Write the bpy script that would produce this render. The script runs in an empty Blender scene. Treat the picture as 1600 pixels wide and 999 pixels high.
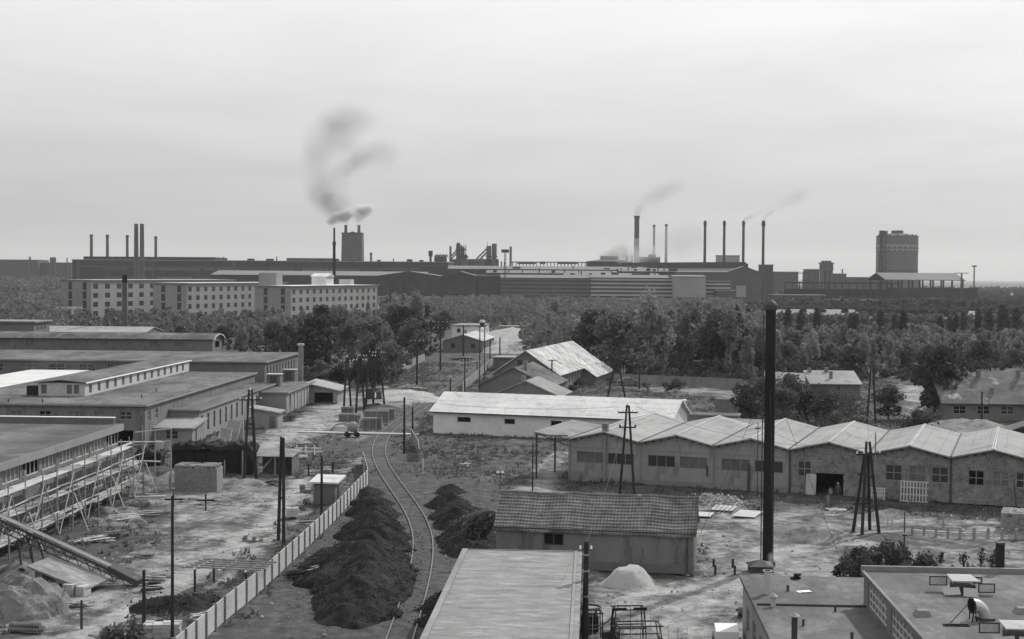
import bpy, bmesh, math, random
import numpy as np
from mathutils import Vector, Matrix, noise
R = math.radians
random.seed(7); rng = np.random.default_rng(7)
scene = bpy.context.scene
COL = scene.collection

# ------------------------------------------------------------------ camera, sky, sun, exposure
CAM_H = 20.5; FPX = 2222.0; PITCH = math.atan(68.5/FPX); ROLL = R(0.4)
cam_data = bpy.data.cameras.new('camera'); cam = bpy.data.objects.new('camera', cam_data); COL.objects.link(cam)
cam_data.lens = 50.0; cam_data.sensor_width = 36.0; cam_data.clip_start = 0.5; cam_data.clip_end = 60000
MCAM = Matrix.Translation((0, 0, CAM_H)) @ Matrix.Rotation(R(90)-PITCH, 4, 'X') @ Matrix.Rotation(ROLL, 4, 'Z')
cam.matrix_world = MCAM
scene.camera = cam

SUN_DIR = Vector((0.6, 0.8, 0)).normalized(); SUN_EL = R(39)
to_sun = Vector((SUN_DIR.x*math.cos(SUN_EL), SUN_DIR.y*math.cos(SUN_EL), math.sin(SUN_EL)))
sl = bpy.data.lights.new('sun', 'SUN'); so = bpy.data.objects.new('sun', sl); COL.objects.link(so)
sl.energy = 3.6; sl.angle = R(0.6); sl.color = (1.0, 0.985, 0.97)
so.rotation_euler = (-to_sun).to_track_quat('-Z', 'Y').to_euler(); so.location = (60, 80, 90)

world = bpy.data.worlds.new('World'); scene.world = world; world.use_nodes = True
nt = world.node_tree; nt.nodes.clear()
def _n(nt, t, **k):
    n = nt.nodes.new(t)
    for a, b in k.items(): setattr(n, a, b)
    return n
sky = _n(nt, 'ShaderNodeTexSky', sky_type='NISHITA', sun_disc=False)
sky.sun_elevation = SUN_EL; sky.sun_rotation = math.atan2(SUN_DIR.x, SUN_DIR.y)
sky.dust_density = 2.0; sky.air_density = 1.0; sky.ozone_density = 1.0; sky.altitude = 100
bw = _n(nt, 'ShaderNodeRGBToBW')
tc = _n(nt, 'ShaderNodeTexCoord'); sep = _n(nt, 'ShaderNodeSeparateXYZ')
add = _n(nt, 'ShaderNodeMath', operation='ADD'); add.inputs[1].default_value = 0.09
dx = _n(nt, 'ShaderNodeMath', operation='DIVIDE'); dy = _n(nt, 'ShaderNodeMath', operation='DIVIDE')
cmb = _n(nt, 'ShaderNodeCombineXYZ')
L_ = nt.links.new
L_(tc.outputs['Generated'], sep.inputs[0]); L_(sep.outputs[2], add.inputs[0])
L_(sep.outputs[0], dx.inputs[0]); L_(add.outputs[0], dx.inputs[1]); L_(sep.outputs[1], dy.inputs[0]); L_(add.outputs[0], dy.inputs[1])
L_(dx.outputs[0], cmb.inputs[0]); L_(dy.outputs[0], cmb.inputs[1])
cn = _n(nt, 'ShaderNodeTexNoise'); cn.inputs['Scale'].default_value = 0.75; cn.inputs['Detail'].default_value = 6; cn.inputs['Roughness'].default_value = 0.55; cn.inputs['Distortion'].default_value = 0.4
L_(cmb.outputs[0], cn.inputs['Vector'])
mr = _n(nt, 'ShaderNodeMapRange'); mr.inputs[1].default_value = 0.38; mr.inputs[2].default_value = 0.68; mr.inputs[3].default_value = 0.96; mr.inputs[4].default_value = 1.08
L_(cn.outputs['Fac'], mr.inputs[0])
mul = _n(nt, 'ShaderNodeMath', operation='MULTIPLY'); bg = _n(nt, 'ShaderNodeBackground'); out = _n(nt, 'ShaderNodeOutputWorld')
L_(sky.outputs[0], bw.inputs[0]); L_(bw.outputs[0], mul.inputs[0]); L_(mr.outputs[0], mul.inputs[1])
# thin high overcast: an even veil added to the blue sky
veil = _n(nt, 'ShaderNodeMath', operation='MULTIPLY_ADD'); L_(mul.outputs[0], veil.inputs[0]); veil.inputs[1].default_value = 0.22; 
vm = _n(nt, 'ShaderNodeMath', operation='MULTIPLY'); vm.inputs[1].default_value = 4.6; lum = _n(nt, 'ShaderNodeMapRange'); [setattr(lum.inputs[i+1], 'default_value', v) for i, v in enumerate((0.0, 0.2, 0.60, 1.75))]; L_(sep.outputs[2], lum.inputs[0]); vm0 = _n(nt, 'ShaderNodeMath', operation='MULTIPLY'); L_(mr.outputs[0], vm0.inputs[0]); L_(lum.outputs[0], vm0.inputs[1]); L_(vm0.outputs[0], vm.inputs[0]); L_(vm.outputs[0], veil.inputs[2])
L_(veil.outputs[0], bg.inputs['Color']); bg.inputs['Strength'].default_value = 0.10
L_(bg.outputs[0], out.inputs[0])
scene.view_settings.view_transform = 'Standard'; scene.view_settings.look = 'None'
scene.view_settings.exposure = 0.0; scene.view_settings.gamma = 1.0; scene.view_settings.use_curve_mapping = False
scene.cycles.max_bounces = 6; scene.cycles.diffuse_bounces = 3; scene.cycles.transparent_max_bounces = 8
scene.cycles.volume_bounces = 1; scene.cycles.volume_max_steps = 96

# ------------------------------------------------------------------ pixel (1600x999 photo) -> point helpers
def ray(px, py):
    v = Vector(((px-800)/FPX, -(py-499.5)/FPX, -1.0))
    return (MCAM.to_3x3() @ v)
def G(px, py, z=0.0):
    r = ray(px, py); t = (z-CAM_H)/r.z
    return Vector((r.x*t, r.y*t, z))
def D(px, py, dist):
    r = ray(px, py); t = dist/r.y
    return Vector((r.x*t, dist, CAM_H+r.z*t))
def X(px, dist): return D(px, 460, dist).x
def Z(px, py, dist): return D(px, py, dist).z

# ------------------------------------------------------------------ objects
def thing(name, label, cat, loc, rot=0.0, group=None):
    o = bpy.data.objects.new(name, None); COL.objects.link(o)
    o.empty_display_size = 0.3
    o.location = loc; o.rotation_euler = (0, 0, rot)
    o['label'] = label; o['category'] = cat
    if group: o['group'] = group
    return o
def tag(o, label, cat, group=None):
    o['label'] = label; o['category'] = cat
    if group: o['group'] = group
    return o
def kind(o, k, label=None):
    o['kind'] = k
    if label: o['label'] = label
    return o
def link(name, me, parent=None, loc=(0, 0, 0), rot=(0, 0, 0)):
    o = bpy.data.objects.new(name, me); COL.objects.link(o)
    o.location = loc; o.rotation_euler = rot
    if parent: o.parent = parent
    return o
def copy_tree(o, parent=None):
    c = o.copy(); COL.objects.link(c); c.parent = parent
    for ch in [x for x in o.children]: copy_tree(ch, c)
    return c
class MB:
    def __init__(s): s.v = []; s.f = []
    def add(s, vs, fs):
        b = len(s.v); s.v += [tuple(p) for p in vs]; s.f += [tuple(b+i for i in q) for q in fs]; return s
    def box(s, x0, y0, z0, x1, y1, z1):
        return s.add([(x0,y0,z0),(x1,y0,z0),(x1,y1,z0),(x0,y1,z0),(x0,y0,z1),(x1,y0,z1),(x1,y1,z1),(x0,y1,z1)],
                     [(0,3,2,1),(4,5,6,7),(0,1,5,4),(1,2,6,5),(2,3,7,6),(3,0,4,7)])
    def obox(s, c, size, rz=0.0, rx=0.0, ry=0.0):
        M = Matrix.Translation(c) @ Matrix.Rotation(rz, 4, 'Z') @ Matrix.Rotation(ry, 4, 'Y') @ Matrix.Rotation(rx, 4, 'X')
        a, b, d = size[0]/2, size[1]/2, size[2]/2
        P = [M @ Vector(p) for p in [(-a,-b,-d),(a,-b,-d),(a,b,-d),(-a,b,-d),(-a,-b,d),(a,-b,d),(a,b,d),(-a,b,d)]]
        return s.add(P, [(0,3,2,1),(4,5,6,7),(0,1,5,4),(1,2,6,5),(2,3,7,6),(3,0,4,7)])
    def beam(s, p0, p1, w, h=None):
        p0 = Vector(p0); p1 = Vector(p1); d = p1-p0; h = h or w
        if d.length < 1e-6: return s
        q = d.to_track_quat('X', 'Z'); M = Matrix.Translation((p0+p1)/2) @ q.to_matrix().to_4x4()
        a, b, c = d.length/2, w/2, h/2
        P = [M @ Vector(p) for p in [(-a,-b,-c),(a,-b,-c),(a,b,-c),(-a,b,-c),(-a,-b,c),(a,-b,c),(a,b,c),(-a,b,c)]]
        return s.add(P, [(0,3,2,1),(4,5,6,7),(0,1,5,4),(1,2,6,5),(2,3,7,6),(3,0,4,7)])
    def cyl(s, p0, p1, r0, r1=None, n=12, caps=True):
        p0 = Vector(p0); p1 = Vector(p1); r1 = r0 if r1 is None else r1
        q = (p1-p0).to_track_quat('Z', 'Y'); b = len(s.v)
        for p, r in ((p0, r0), (p1, r1)):
            for i in range(n):
                a = 2*math.pi*i/n; s.v.append(tuple(p + q @ Vector((r*math.cos(a), r*math.sin(a), 0))))
        for i in range(n):
            j = (i+1) % n; s.f.append((b+i, b+j, b+n+j, b+n+i))
        if caps: s.f.append(tuple(b+i for i in reversed(range(n)))); s.f.append(tuple(b+n+i for i in range(n)))
        return s
    def lathe(s, prof, n=24, c=(0,0,0)):
        b = len(s.v)
        for r, z in prof:
            for i in range(n):
                a = 2*math.pi*i/n; s.v.append((c[0]+r*math.cos(a), c[1]+r*math.sin(a), c[2]+z))
        for k in range(len(prof)-1):
            for i in range(n):
                j = (i+1) % n; s.f.append((b+k*n+i, b+k*n+j, b+(k+1)*n+j, b+(k+1)*n+i))
        s.f.append(tuple(b+(len(prof)-1)*n+i for i in range(n)))
        return s
    def poly(s, pts): return s.add(pts, [tuple(range(len(pts)))])
    def prism(s, pts, z0, z1):
        n = len(pts)
        return s.add([(x,y,z0) for x,y in pts]+[(x,y,z1) for x,y in pts],
                     [tuple(reversed(range(n))), tuple(range(n,2*n))]+[(i,(i+1)%n,n+(i+1)%n,n+i) for i in range(n)])
    def slab(s, a, b, c, d, t):
        a, b, c, d = map(Vector, (a, b, c, d)); n = (b-a).cross(d-a).normalized()*t
        return s.add([a,b,c,d,a+n,b+n,c+n,d+n], [(0,3,2,1),(4,5,6,7),(0,1,5,4),(1,2,6,5),(2,3,7,6),(3,0,4,7)])
    def mesh(s, name, mat, smooth=False):
        me = bpy.data.meshes.new(name); me.from_pydata(s.v, [], s.f)
        if mat: me.materials.append(mat)
        if smooth: me.polygons.foreach_set('use_smooth', [True]*len(me.polygons))
        me.update(); return me
    def build(s, name, mat, parent=None, loc=(0,0,0), rot=(0,0,0), smooth=False):
        return link(name, s.mesh(name, mat, smooth), parent, loc, rot)

# ------------------------------------------------------------------ materials (all grey: the place is seen on black and white film)
def g(c): return (c, c, c, 1)
def mat(name, c, var=0.2, sc=1.0, rough=0.9, bump=0.15, bsc=None, stretch=None, stripes=(), spots=0.0, spot_c=0.5, spot_sc=1.0, spec=0.12, waves=None, transl=0.0, metal=0.0, brick=None):
    m = bpy.data.materials.new(name); m.use_nodes = True; t = m.node_tree; t.nodes.clear(); L = t.links.new
    o = _n(t, 'ShaderNodeOutputMaterial'); p = _n(t, 'ShaderNodeBsdfPrincipled')
    L(p.outputs[0], o.inputs[0]); p.inputs['Roughness'].default_value = rough
    p.inputs['Specular IOR Level'].default_value = spec; p.inputs['Metallic'].default_value = metal
    tc = _n(t, 'ShaderNodeTexCoord'); geo = _n(t, 'ShaderNodeNewGeometry')
    mp = _n(t, 'ShaderNodeMapping'); L(geo.outputs['Position'] if not stretch else tc.outputs['Object'], mp.inputs[0])
    if stretch: mp.inputs['Scale'].default_value = stretch
    def noise_(scale, det=4, ro=.6):
        q = _n(t, 'ShaderNodeTexNoise'); q.inputs['Scale'].default_value = scale; q.inputs['Detail'].default_value = det; q.inputs['Roughness'].default_value = ro
        L(mp.outputs[0], q.inputs['Vector']); return q.outputs['Fac']
    def rng_(s, a, b, c_, d_):
        q = _n(t, 'ShaderNodeMapRange'); q.inputs[1].default_value = a; q.inputs[2].default_value = b; q.inputs[3].default_value = c_; q.inputs[4].default_value = d_; L(s, q.inputs[0]); return q.outputs[0]
    def mulv(a, b):
        q = _n(t, 'ShaderNodeMath', operation='MULTIPLY'); L(a, q.inputs[0])
        if isinstance(b, float): q.inputs[1].default_value = b
        else: L(b, q.inputs[1])
        return q.outputs[0]
    n1 = noise_(sc*.35, 5); n2 = noise_(sc*3.1, 5, .7)
    col = mulv(rng_(n1, .3, .7, c*(1-var), c*(1+var)), rng_(n2, .3, .7, 1-var*.6, 1+var*.6))
    if brick:
        # brick courses in object space: (length, height, mortar contrast)
        br = _n(t, 'ShaderNodeTexBrick'); L(tc.outputs['Object'], br.inputs['Vector'])
        sw = _n(t, 'ShaderNodeSeparateXYZ'); cw = _n(t, 'ShaderNodeCombineXYZ'); L(tc.outputs['Object'], sw.inputs[0])
        ad = _n(t, 'ShaderNodeMath', operation='ADD'); L(sw.outputs[0], ad.inputs[0]); L(sw.outputs[1], ad.inputs[1])
        L(ad.outputs[0], cw.inputs[0]); L(sw.outputs[2], cw.inputs[1]); L(cw.outputs[0], br.inputs['Vector'])
        br.inputs['Scale'].default_value = 1; br.inputs['Brick Width'].default_value = brick[0]; br.inputs['Row Height'].default_value = brick[1]
        br.inputs['Mortar Size'].default_value = .02; br.inputs['Color1'].default_value = g(1.0); br.inputs['Color2'].default_value = g(brick[3] if len(brick) > 3 else .7); br.inputs['Mortar'].default_value = g(brick[2])
        col = mulv(col, br.outputs['Color'])
    sepo = None
    for (ax, per, wd, val) in stripes:
        if sepo is None:
            sepo = _n(t, 'ShaderNodeSeparateXYZ'); L(tc.outputs['Object'], sepo.inputs[0])
        a = _n(t, 'ShaderNodeMath', operation='DIVIDE'); L(sepo.outputs[ax], a.inputs[0]); a.inputs[1].default_value = per
        f = _n(t, 'ShaderNodeMath', operation='FRACT'); L(a.outputs[0], f.inputs[0])
        lt = _n(t, 'ShaderNodeMath', operation='LESS_THAN'); L(f.outputs[0], lt.inputs[0]); lt.inputs[1].default_value = wd/per
        col = mulv(col, rng_(lt.outputs[0], 0, 1, 1, val))
    if spots > 0:
        n3 = noise_(spot_sc, 6, .65); f = rng_(n3, .5-.0+ (0.5-spots)*.4, .56+(0.5-spots)*.4, 0, 1)
        mx = _n(t, 'ShaderNodeMix'); mx.data_type = 'FLOAT'; L(f, mx.inputs[0]); L(col, mx.inputs[2]); L(mulv(col, float(spot_c)), mx.inputs[3]); col = mx.outputs[0]
    if transl > 0:
        oi = _n(t, 'ShaderNodeObjectInfo'); col = mulv(col, rng_(oi.outputs['Random'], 0, 1, .6, 1.55))
    L(col, p.inputs['Base Color'])
    if bump > 0 or waves:
        bp = _n(t, 'ShaderNodeBump'); bp.inputs['Strength'].default_value = min(1, max(bump, .3 if waves else 0)); bp.inputs['Distance'].default_value = 0.05
        h = noise_(bsc or sc*8, 4, .65)
        if waves:
            if sepo is None:
                sepo = _n(t, 'ShaderNodeSeparateXYZ'); L(tc.outputs['Object'], sepo.inputs[0])
            a = _n(t, 'ShaderNodeMath', operation='MULTIPLY'); L(sepo.outputs[waves[0]], a.inputs[0]); a.inputs[1].default_value = 2*math.pi/waves[1]
            sn = _n(t, 'ShaderNodeMath', operation='SINE'); L(a.outputs[0], sn.inputs[0]); ad2 = _n(t, 'ShaderNodeMath', operation='ADD'); L(sn.outputs[0], ad2.inputs[0]); L(h, ad2.inputs[1]); h = ad2.outputs[0]
        L(h, bp.inputs['Height']); L(bp.outputs[0], p.inputs['Normal'])
    if transl > 0:
        tr = _n(t, 'ShaderNodeBsdfTranslucent'); L(col, tr.inputs[0]); ms = _n(t, 'ShaderNodeMixShader'); ms.inputs[0].default_value = transl
        L(p.outputs[0], ms.inputs[1]); L(tr.outputs[0], ms.inputs[2]); L(ms.outputs[0], o.inputs[0])
    return m
M = dict(
 plaster=mat('plaster_grey', .24, .16, .5, bump=.2, spots=.25, spot_c=.82, spot_sc=.6),
 plaster_d=mat('plaster_dark', .145, .18, .5, bump=.2, spots=.3, spot_c=.75, spot_sc=.7),
 plaster_w=mat('plaster_pale', .62, .12, .4, bump=.1, spots=.25, spot_c=.85, spot_sc=.5),
 bay=mat('bay_plaster', .25, .2, .5, bump=.3, stretch=(1,1,.35), spots=.4, spot_c=.72, spot_sc=.9),
 plaster_old=mat('plaster_weathered', .17, .2, .5, bump=.3, stretch=(1,1,.35), spots=.4, spot_c=.7, spot_sc=.9),
 rubble=mat('slag_block_masonry', .23, .28, 2.2, bump=1.0, bsc=3.0, brick=(.5,.28,.75,.8), spots=.4, spot_c=.65, spot_sc=2.5),
 brickw=mat('red_brick', .2, .2, 1.0, bump=.3, brick=(.5,.18,.8,.7)),
 felt=mat('tar_felt_roof', .105, .38, .5, bump=.3, stripes=((0,1.0,.05,.78),), spots=.4, spot_c=1.4, spot_sc=.25),
 felt2=mat('dusty_felt_roof', .13, .38, .45, bump=.3, stretch=(1,.5,1), stripes=((1,1.0,.05,.8),), spots=.5, spot_c=.68, spot_sc=.4),
 felt_l=mat('grey_felt_roof', .22, .28, 2.4, bump=.5, stretch=(.55,1.5,1), stripes=((1,1.0,.04,.8),), spots=.45, spot_c=1.25, spot_sc=1.6),
 felt_p=mat('fresh_felt_roof', .115, .35, .6, bump=.2, stretch=(1,.5,1), stripes=((1,1.0,.04,.85),), spots=.4, spot_c=1.35, spot_sc=.5),
 gravel=mat('white_gravel_roof', .55, .12, .6, bump=.2),
 asb=mat('asbestos_sheet_roof', .36, .18, .5, bump=.1, stripes=((1,1.55,.06,.75),(0,1.05,.04,.86)), waves=(0,.177), spots=.35, spot_c=.82, spot_sc=.45),
 asb_w=mat('bright_sheet_roof', .6, .16, .5, bump=.1, stripes=((1,1.22,.09,.7),(0,1.1,.04,.9)), waves=(0,.177), spots=.35, spot_c=.82, spot_sc=.6),
 asb_y=mat('sheet_roof_valley', .29, .2, .4, bump=.1, stripes=((0,1.55,.06,.7),(1,1.2,.04,.88)), waves=(1,.177), spots=.35, spot_c=.8, spot_sc=.35),
 asb_yd=mat('grey_sheet_roof', .22, .22, .4, bump=.1, stripes=((0,1.55,.06,.8),), waves=(1,.177), spots=.35, spot_c=.8, spot_sc=.5),
 asb_old=mat('blotched_sheet_roof', .48, .2, .5, bump=.1, stripes=((0,1.55,.06,.9),), stretch=(.4,1.2,1), waves=(1,.177), spots=.5, spot_c=.55, spot_sc=.9),
 tile=mat('clay_roof_tiles', .21, .4, 3.4, bump=.3, stripes=((0,.235,.06,.62),), spots=.35, spot_c=1.35, spot_sc=3.0),
 tile_d=mat('mossy_roof_tiles', .13, .4, 1.0, bump=.4, spots=.3, spot_c=2.3, spot_sc=.45),
 conc=mat('concrete', .42, .15, .8, bump=.2, spots=.3, spot_c=.82, spot_sc=1.2),
 conc_d=mat('dark_concrete', .2, .2, .8, bump=.2),
 white=mat('white_paint', .78, .08, .8, bump=.05),
 wood=mat('weathered_planks', .27, .25, 2.0, bump=.2),
 wood_p=mat('fresh_planks', .45, .15, 2.0, bump=.15),
 wood_d=mat('tarred_wood', .035, .3, 1.5, bump=.2),
 wood_m=mat('brown_boards', .15, .3, 2.0, bump=.3, stripes=((0,.2,.03,.5),)),
 steel=mat('dark_steel', .06, .3, 1.0, rough=.6, bump=.1),
 steel_l=mat('grey_steel', .25, .2, 1.0, rough=.55, bump=.1),
 shiny=mat('zinc_sheet', .5, .1, 1.0, rough=.35, bump=.05, metal=.4, spec=.6),
 black=mat('soot_black', .018, .3, .6, rough=.75, bump=.25),
 glass=mat('dark_glass', .025, .3, .8, rough=.25, bump=0, spec=.6),
 glass_l=mat('dusty_glass', .1, .35, .8, rough=.4, bump=0, spec=.5),
 dark=mat('interior_shade', .012, .2, 1, rough=.95, bump=0, spec=0),  # near-black panel colour standing in for the shade of unlit interiors
 coal=mat('coal', .024, .5, 3.0, rough=.8, bump=1.0, bsc=6.0, spots=.2, spot_c=2.0, spot_sc=6.0, spec=.04),
 soil=mat('dug_earth', .17, .3, 1.2, bump=.8, bsc=4.0, spots=.4, spot_c=.6, spot_sc=.8),
 soil_d=mat('dark_earth', .075, .3, 1.5, bump=.8, bsc=5.0, spots=.3, spot_c=.6, spot_sc=1.6),
 sand=mat('sand', .34, .18, 1.2, bump=.6, bsc=4.0, spots=.35, spot_c=.75, spot_sc=1.0),
 stone=mat('broken_stone', .33, .3, 3.0, bump=.6),
 rail=mat('rail_steel', .14, .15, 1.0, rough=.4, bump=.05, spec=.6),
 tie=mat('sleeper_wood', .09, .3, 2.0, bump=.4),
 fac_d=mat('factory_wall', .045, .2, .08, bump=0, stripes=((0,9.0,.8,.8),), spots=.3, spot_c=.75, spot_sc=.05),
 fac_m=mat('factory_wall_grey', .085, .15, .08, bump=0, stripes=((0,6.0,.5,.85),)),
 fac_r=mat('factory_roof', .17, .12, .05, bump=0, stripes=((0,12.0,.8,.9),)),
 fac_rd=mat('factory_roof_dark', .1, .15, .05, bump=0),
 fac_w=mat('factory_wall_pale', .27, .1, .1, bump=0),
 fac_s=mat('striped_cladding', .32, .1, .1, bump=0, stripes=((2,2.7,1.35,.16),)),
 fac_s2=mat('faint_striped_cladding', .11, .1, .1, bump=0, stripes=((2,2.7,1.35,.5),)),
 brick_ch=mat('chimney_brick', .09, .2, .3, bump=.1),
 block_w=mat('pale_block_render', .25, .1, .3, bump=.05, spots=.25, spot_c=.88, spot_sc=.2),
 brick_cl=mat('pale_chimney', .36, .2, .15, bump=.1),
 bark=mat('bark', .1, .3, 2.0, bump=.4),
 leaf_d=mat('leaves_dark', .042, .35, .25, rough=.8, bump=0, spec=.3, transl=.3),
 leaf_m=mat('leaves_mid', .1, .3, .25, rough=.8, bump=0, spec=.3, transl=.35),
 leaf_p=mat('leaves_pale', .18, .3, .25, rough=.8, bump=0, spec=.35, transl=.4),
 skin=mat('skin', .4, .05, 2, bump=0), cloth=mat('dark_cloth', .08, .2, 3, bump=.1), cloth_l=mat('grey_cloth', .2, .2, 3, bump=.1),
 paint_car=mat('car_paint', .12, .05, 1, rough=.3, bump=0, spec=.7),
 tyre=mat('rubber', .02, .1, 1, bump=0),
)
# ------------------------------------------------------------------ walls with real openings, windows, buildings
def wall(mb, P, U, L, H, ops, dep=.2):
    us = sorted({0.0, float(L)} | {round(o[0], 3) for o in ops} | {round(o[0]+o[2], 3) for o in ops})
    zs = sorted({0.0, float(H)} | {round(o[1], 3) for o in ops} | {round(o[1]+o[3], 3) for o in ops})
    us = [u for u in us if 0 <= u <= L]; zs = [z for z in zs if 0 <= z <= H]
    N = (U[1], -U[0])
    def pt(u, z, d=0.0): return (P[0]+U[0]*u-N[0]*d, P[1]+U[1]*u-N[1]*d, z)
    for i in range(len(us)-1):
        for j in range(len(zs)-1):
            a, b, c, d = us[i], us[i+1], zs[j], zs[j+1]; cu, cz = (a+b)/2, (c+d)/2
            if any(o[0] < cu < o[0]+o[2] and o[1] < cz < o[1]+o[3] for o in ops): continue
            mb.poly([pt(a,c), pt(b,c), pt(b,d), pt(a,d)])
    for o in ops:
        a, c, b, d = o[0], o[1], o[0]+o[2], o[1]+o[3]
        mb.poly([pt(a,c), pt(b,c), pt(b,c,dep), pt(a,c,dep)]); mb.poly([pt(a,d,dep), pt(b,d,dep), pt(b,d), pt(a,d)])
        mb.poly([pt(a,c,dep), pt(a,d,dep), pt(a,d), pt(a,c)]); mb.poly([pt(b,c), pt(b,d), pt(b,d,dep), pt(b,c,dep)])
_wc = {}
def window_meshes(w, h, nx, nz, fm, gm, fw):
    k = (round(w,2), round(h,2), nx, nz, fm, gm, fw)
    if k not in _wc:
        f = MB(); d0, d1 = .06, .14
        for i in range(nx+1):
            x = i*w/nx; a = max(0, x-fw/2) if i < nx else w-fw; f.box(a, d0, 0, a+fw if i else fw, d1, h)
        for j in range(nz+1):
            z = j*h/nz; a = 0 if j == 0 else (h-fw if j == nz else z-fw/2); f.box(.001, d0+.004, a+.001, w-.001, d1-.004, a+fw-.001)
        p = MB(); p.box(.01, d1-.03, .01, w-.01, d1+.02, h-.01)
        _wc[k] = (f.mesh('window', M[fm]), p.mesh('pane', M[gm]))
    return _wc[k]
def add_window(parent, P, U, o, style):
    u, z, w, h = o[:4]; nx, nz, fm, gm, fw, far = style
    ang = math.atan2(U[1], U[0]); loc = (P[0]+U[0]*u, P[1]+U[1]*u, z)
    f, p = window_meshes(w, h, nx, nz, fm, gm, fw)
    if far:
        return link('window', p, parent, loc, (0,0,ang))
    a = link('window', f, parent, loc, (0,0,ang)); q = random.random(); g2 = gm if q < .6 else ('dark' if q < .78 else ('glass' if gm != 'glass' else 'glass_l'))  # some panes take the painted interior shade, as open windows
    link('pane', window_meshes(w, h, nx, nz, fm, g2, fw)[1], a)
    return a
ST = dict(n=(2,2,'wood','glass',.07,False), w=(2,2,'white','glass',.08,False), t=(2,5,'white','glass_l',.05,False), rib=(3,1,'conc_d','glass',.07,False),
          far=(1,1,'wood','glass',.1,True), dusty=(2,2,'conc_d','glass_l',.08,False), rib2=(4,1,'wood_p','glass_l',.09,False), one=(1,1,'conc','dark',.08,False),
          mid=(2,1,'wood','glass',.07,False), tall=(2,3,'wood_m','glass',.07,False), farl=(1,1,'wood','glass_l',.1,True), steel=(6,3,'conc','glass_l',.09,False))
def building(name, label, cat, loc, rot, L, W, H, wm, roof=('flat', .25, .3, 'felt'), ops=None, group=None, plinth=None, over=None, base=-.3):
    root = thing(name, label, cat, loc, rot, group); ops = ops or {}
    sides = dict(f=((0,0),(1,0),L), r=((L,0),(0,1),W), b=((L,W),(-1,0),L), l=((0,W),(0,-1),W))
    mb = MB()
    for k, (P, U, l) in sides.items():
        oo = ops.get(k, []); wall(mb, P, U, l, H, oo, .2)
        for o in oo:
            if o[4] == 'hole': continue
            if o[4] == 'door':
                d = MB().box(0, .08, 0, o[2], .14, o[3]); ang = math.atan2(U[1], U[0])
                dd = d.build('door', M['wood_m'], root, (P[0]+U[0]*o[0], P[1]+U[1]*o[0], o[1]), (0,0,ang))
                MB().box(o[2]*.8, .03, o[3]*.45, o[2]*.8+.12, .09, o[3]*.45+.03).build('handle', M['steel'], dd)
            else: add_window(root, P, U, o, ST[o[4]])
    rk, rise, ov, rm = roof[:4]; t = .16
    if rk == 'gx':   # ridge along x, gables left and right
        mb.poly([(L,0,H),(L,W,H),(L,W/2,H+rise)]); mb.poly([(0,W,H),(0,0,H),(0,W/2,H+rise)])
        e = rise*ov/(W/2); r = MB()
        r.slab((-ov,-ov,H-e),(L+ov,-ov,H-e),(L+ov,W/2,H+rise),(-ov,W/2,H+rise),t)
        r.slab((-ov,W/2,H+rise),(L+ov,W/2,H+rise),(L+ov,W+ov,H-e),(-ov,W+ov,H-e),t)
        ro = r.build('roof', M[rm], root)
    elif rk == 'gy':
        mb.poly([(0,0,H),(L,0,H),(L/2,0,H+rise)]); mb.poly([(L,W,H),(0,W,H),(L/2,W,H+rise)])
        e = rise*ov/(L/2); r = MB()
        r.slab((-ov,-ov,H-e),(L/2,-ov,H+rise),(L/2,W+ov,H+rise),(-ov,W+ov,H-e),t)
        r.slab((L/2,-ov,H+rise),(L+ov,-ov,H-e),(L+ov,W+ov,H-e),(L/2,W+ov,H+rise),t)
        ro = r.build('roof', M[rm], root)
    elif rk == 'my':  # mono pitch rising to the back by rise
        mb.poly([(L,0,H),(L,W,H),(L,W,H+rise)]); mb.poly([(0,W,H),(0,0,H),(0,W,H+rise)]); mb.poly([(L,W,H),(0,W,H),(0,W,H+rise),(L,W,H+rise)])
        s = rise/W; r = MB().slab((-ov,-ov,H-ov*s),(L+ov,-ov,H-ov*s),(L+ov,W+ov,H+rise+ov*s),(-ov,W+ov,H+rise+ov*s),t); ro = r.build('roof', M[rm], root)
    elif rk == 'mx':  # rising to the left by rise
        mb.poly([(0,W,H),(0,0,H),(0,0,H+rise),(0,W,H+rise)]); mb.poly([(0,0,H),(L,0,H),(0,0,H+rise)]); mb.poly([(L,W,H),(0,W,H),(0,W,H+rise)])
        s = rise/L; r = MB().slab((-ov,-ov,H+rise+ov*s),(L+ov,-ov,H-ov*s),(L+ov,W+ov,H-ov*s),(-ov,W+ov,H+rise+ov*s),t); ro = r.build('roof', M[rm], root)
    elif rk == 'hip':
        r = MB(); q = min(L, W)/2; a = (q, W/2, H+rise) if L >= W else (L/2, q, H+rise); b = (L-q, W/2, H+rise) if L >= W else (L/2, W-q, H+rise)
        c = [(-ov,-ov,H),(L+ov,-ov,H),(L+ov,W+ov,H),(-ov,W+ov,H)]
        if L >= W: r.add(c+[a,b], [(0,1,5,4),(1,2,5),(2,3,4,5),(3,0,4),(0,3,2,1)])
        else: r.add(c+[a,b], [(0,1,4),(1,2,5,4),(2,3,5),(3,0,4,5),(0,3,2,1)])
        ro = r.build('roof', M[rm], root)
    else:
        ro = MB().box(-ov,-ov,H,L+ov,W+ov,H+rise).build('roof', M[rm], root)
        if ov > 0: MB().box(-ov-.03,-ov-.03,H+.02,L+ov+.03,-ov,H+rise+.03).box(L+ov,-ov,H+.02,L+ov+.03,W+ov,H+rise+.03).build('fascia', M['plaster'], ro)
    mb.build('wall', M[wm], root)
    if plinth:
        MB().box(-.04,-.04,0,L+.04,W+.04,plinth).build('plinth', M['conc_d'], root)
    return root, ro
def row(n, u0, step, z, w, h, st): return [(u0+i*step, z, w, h, st) for i in range(n)]
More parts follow.
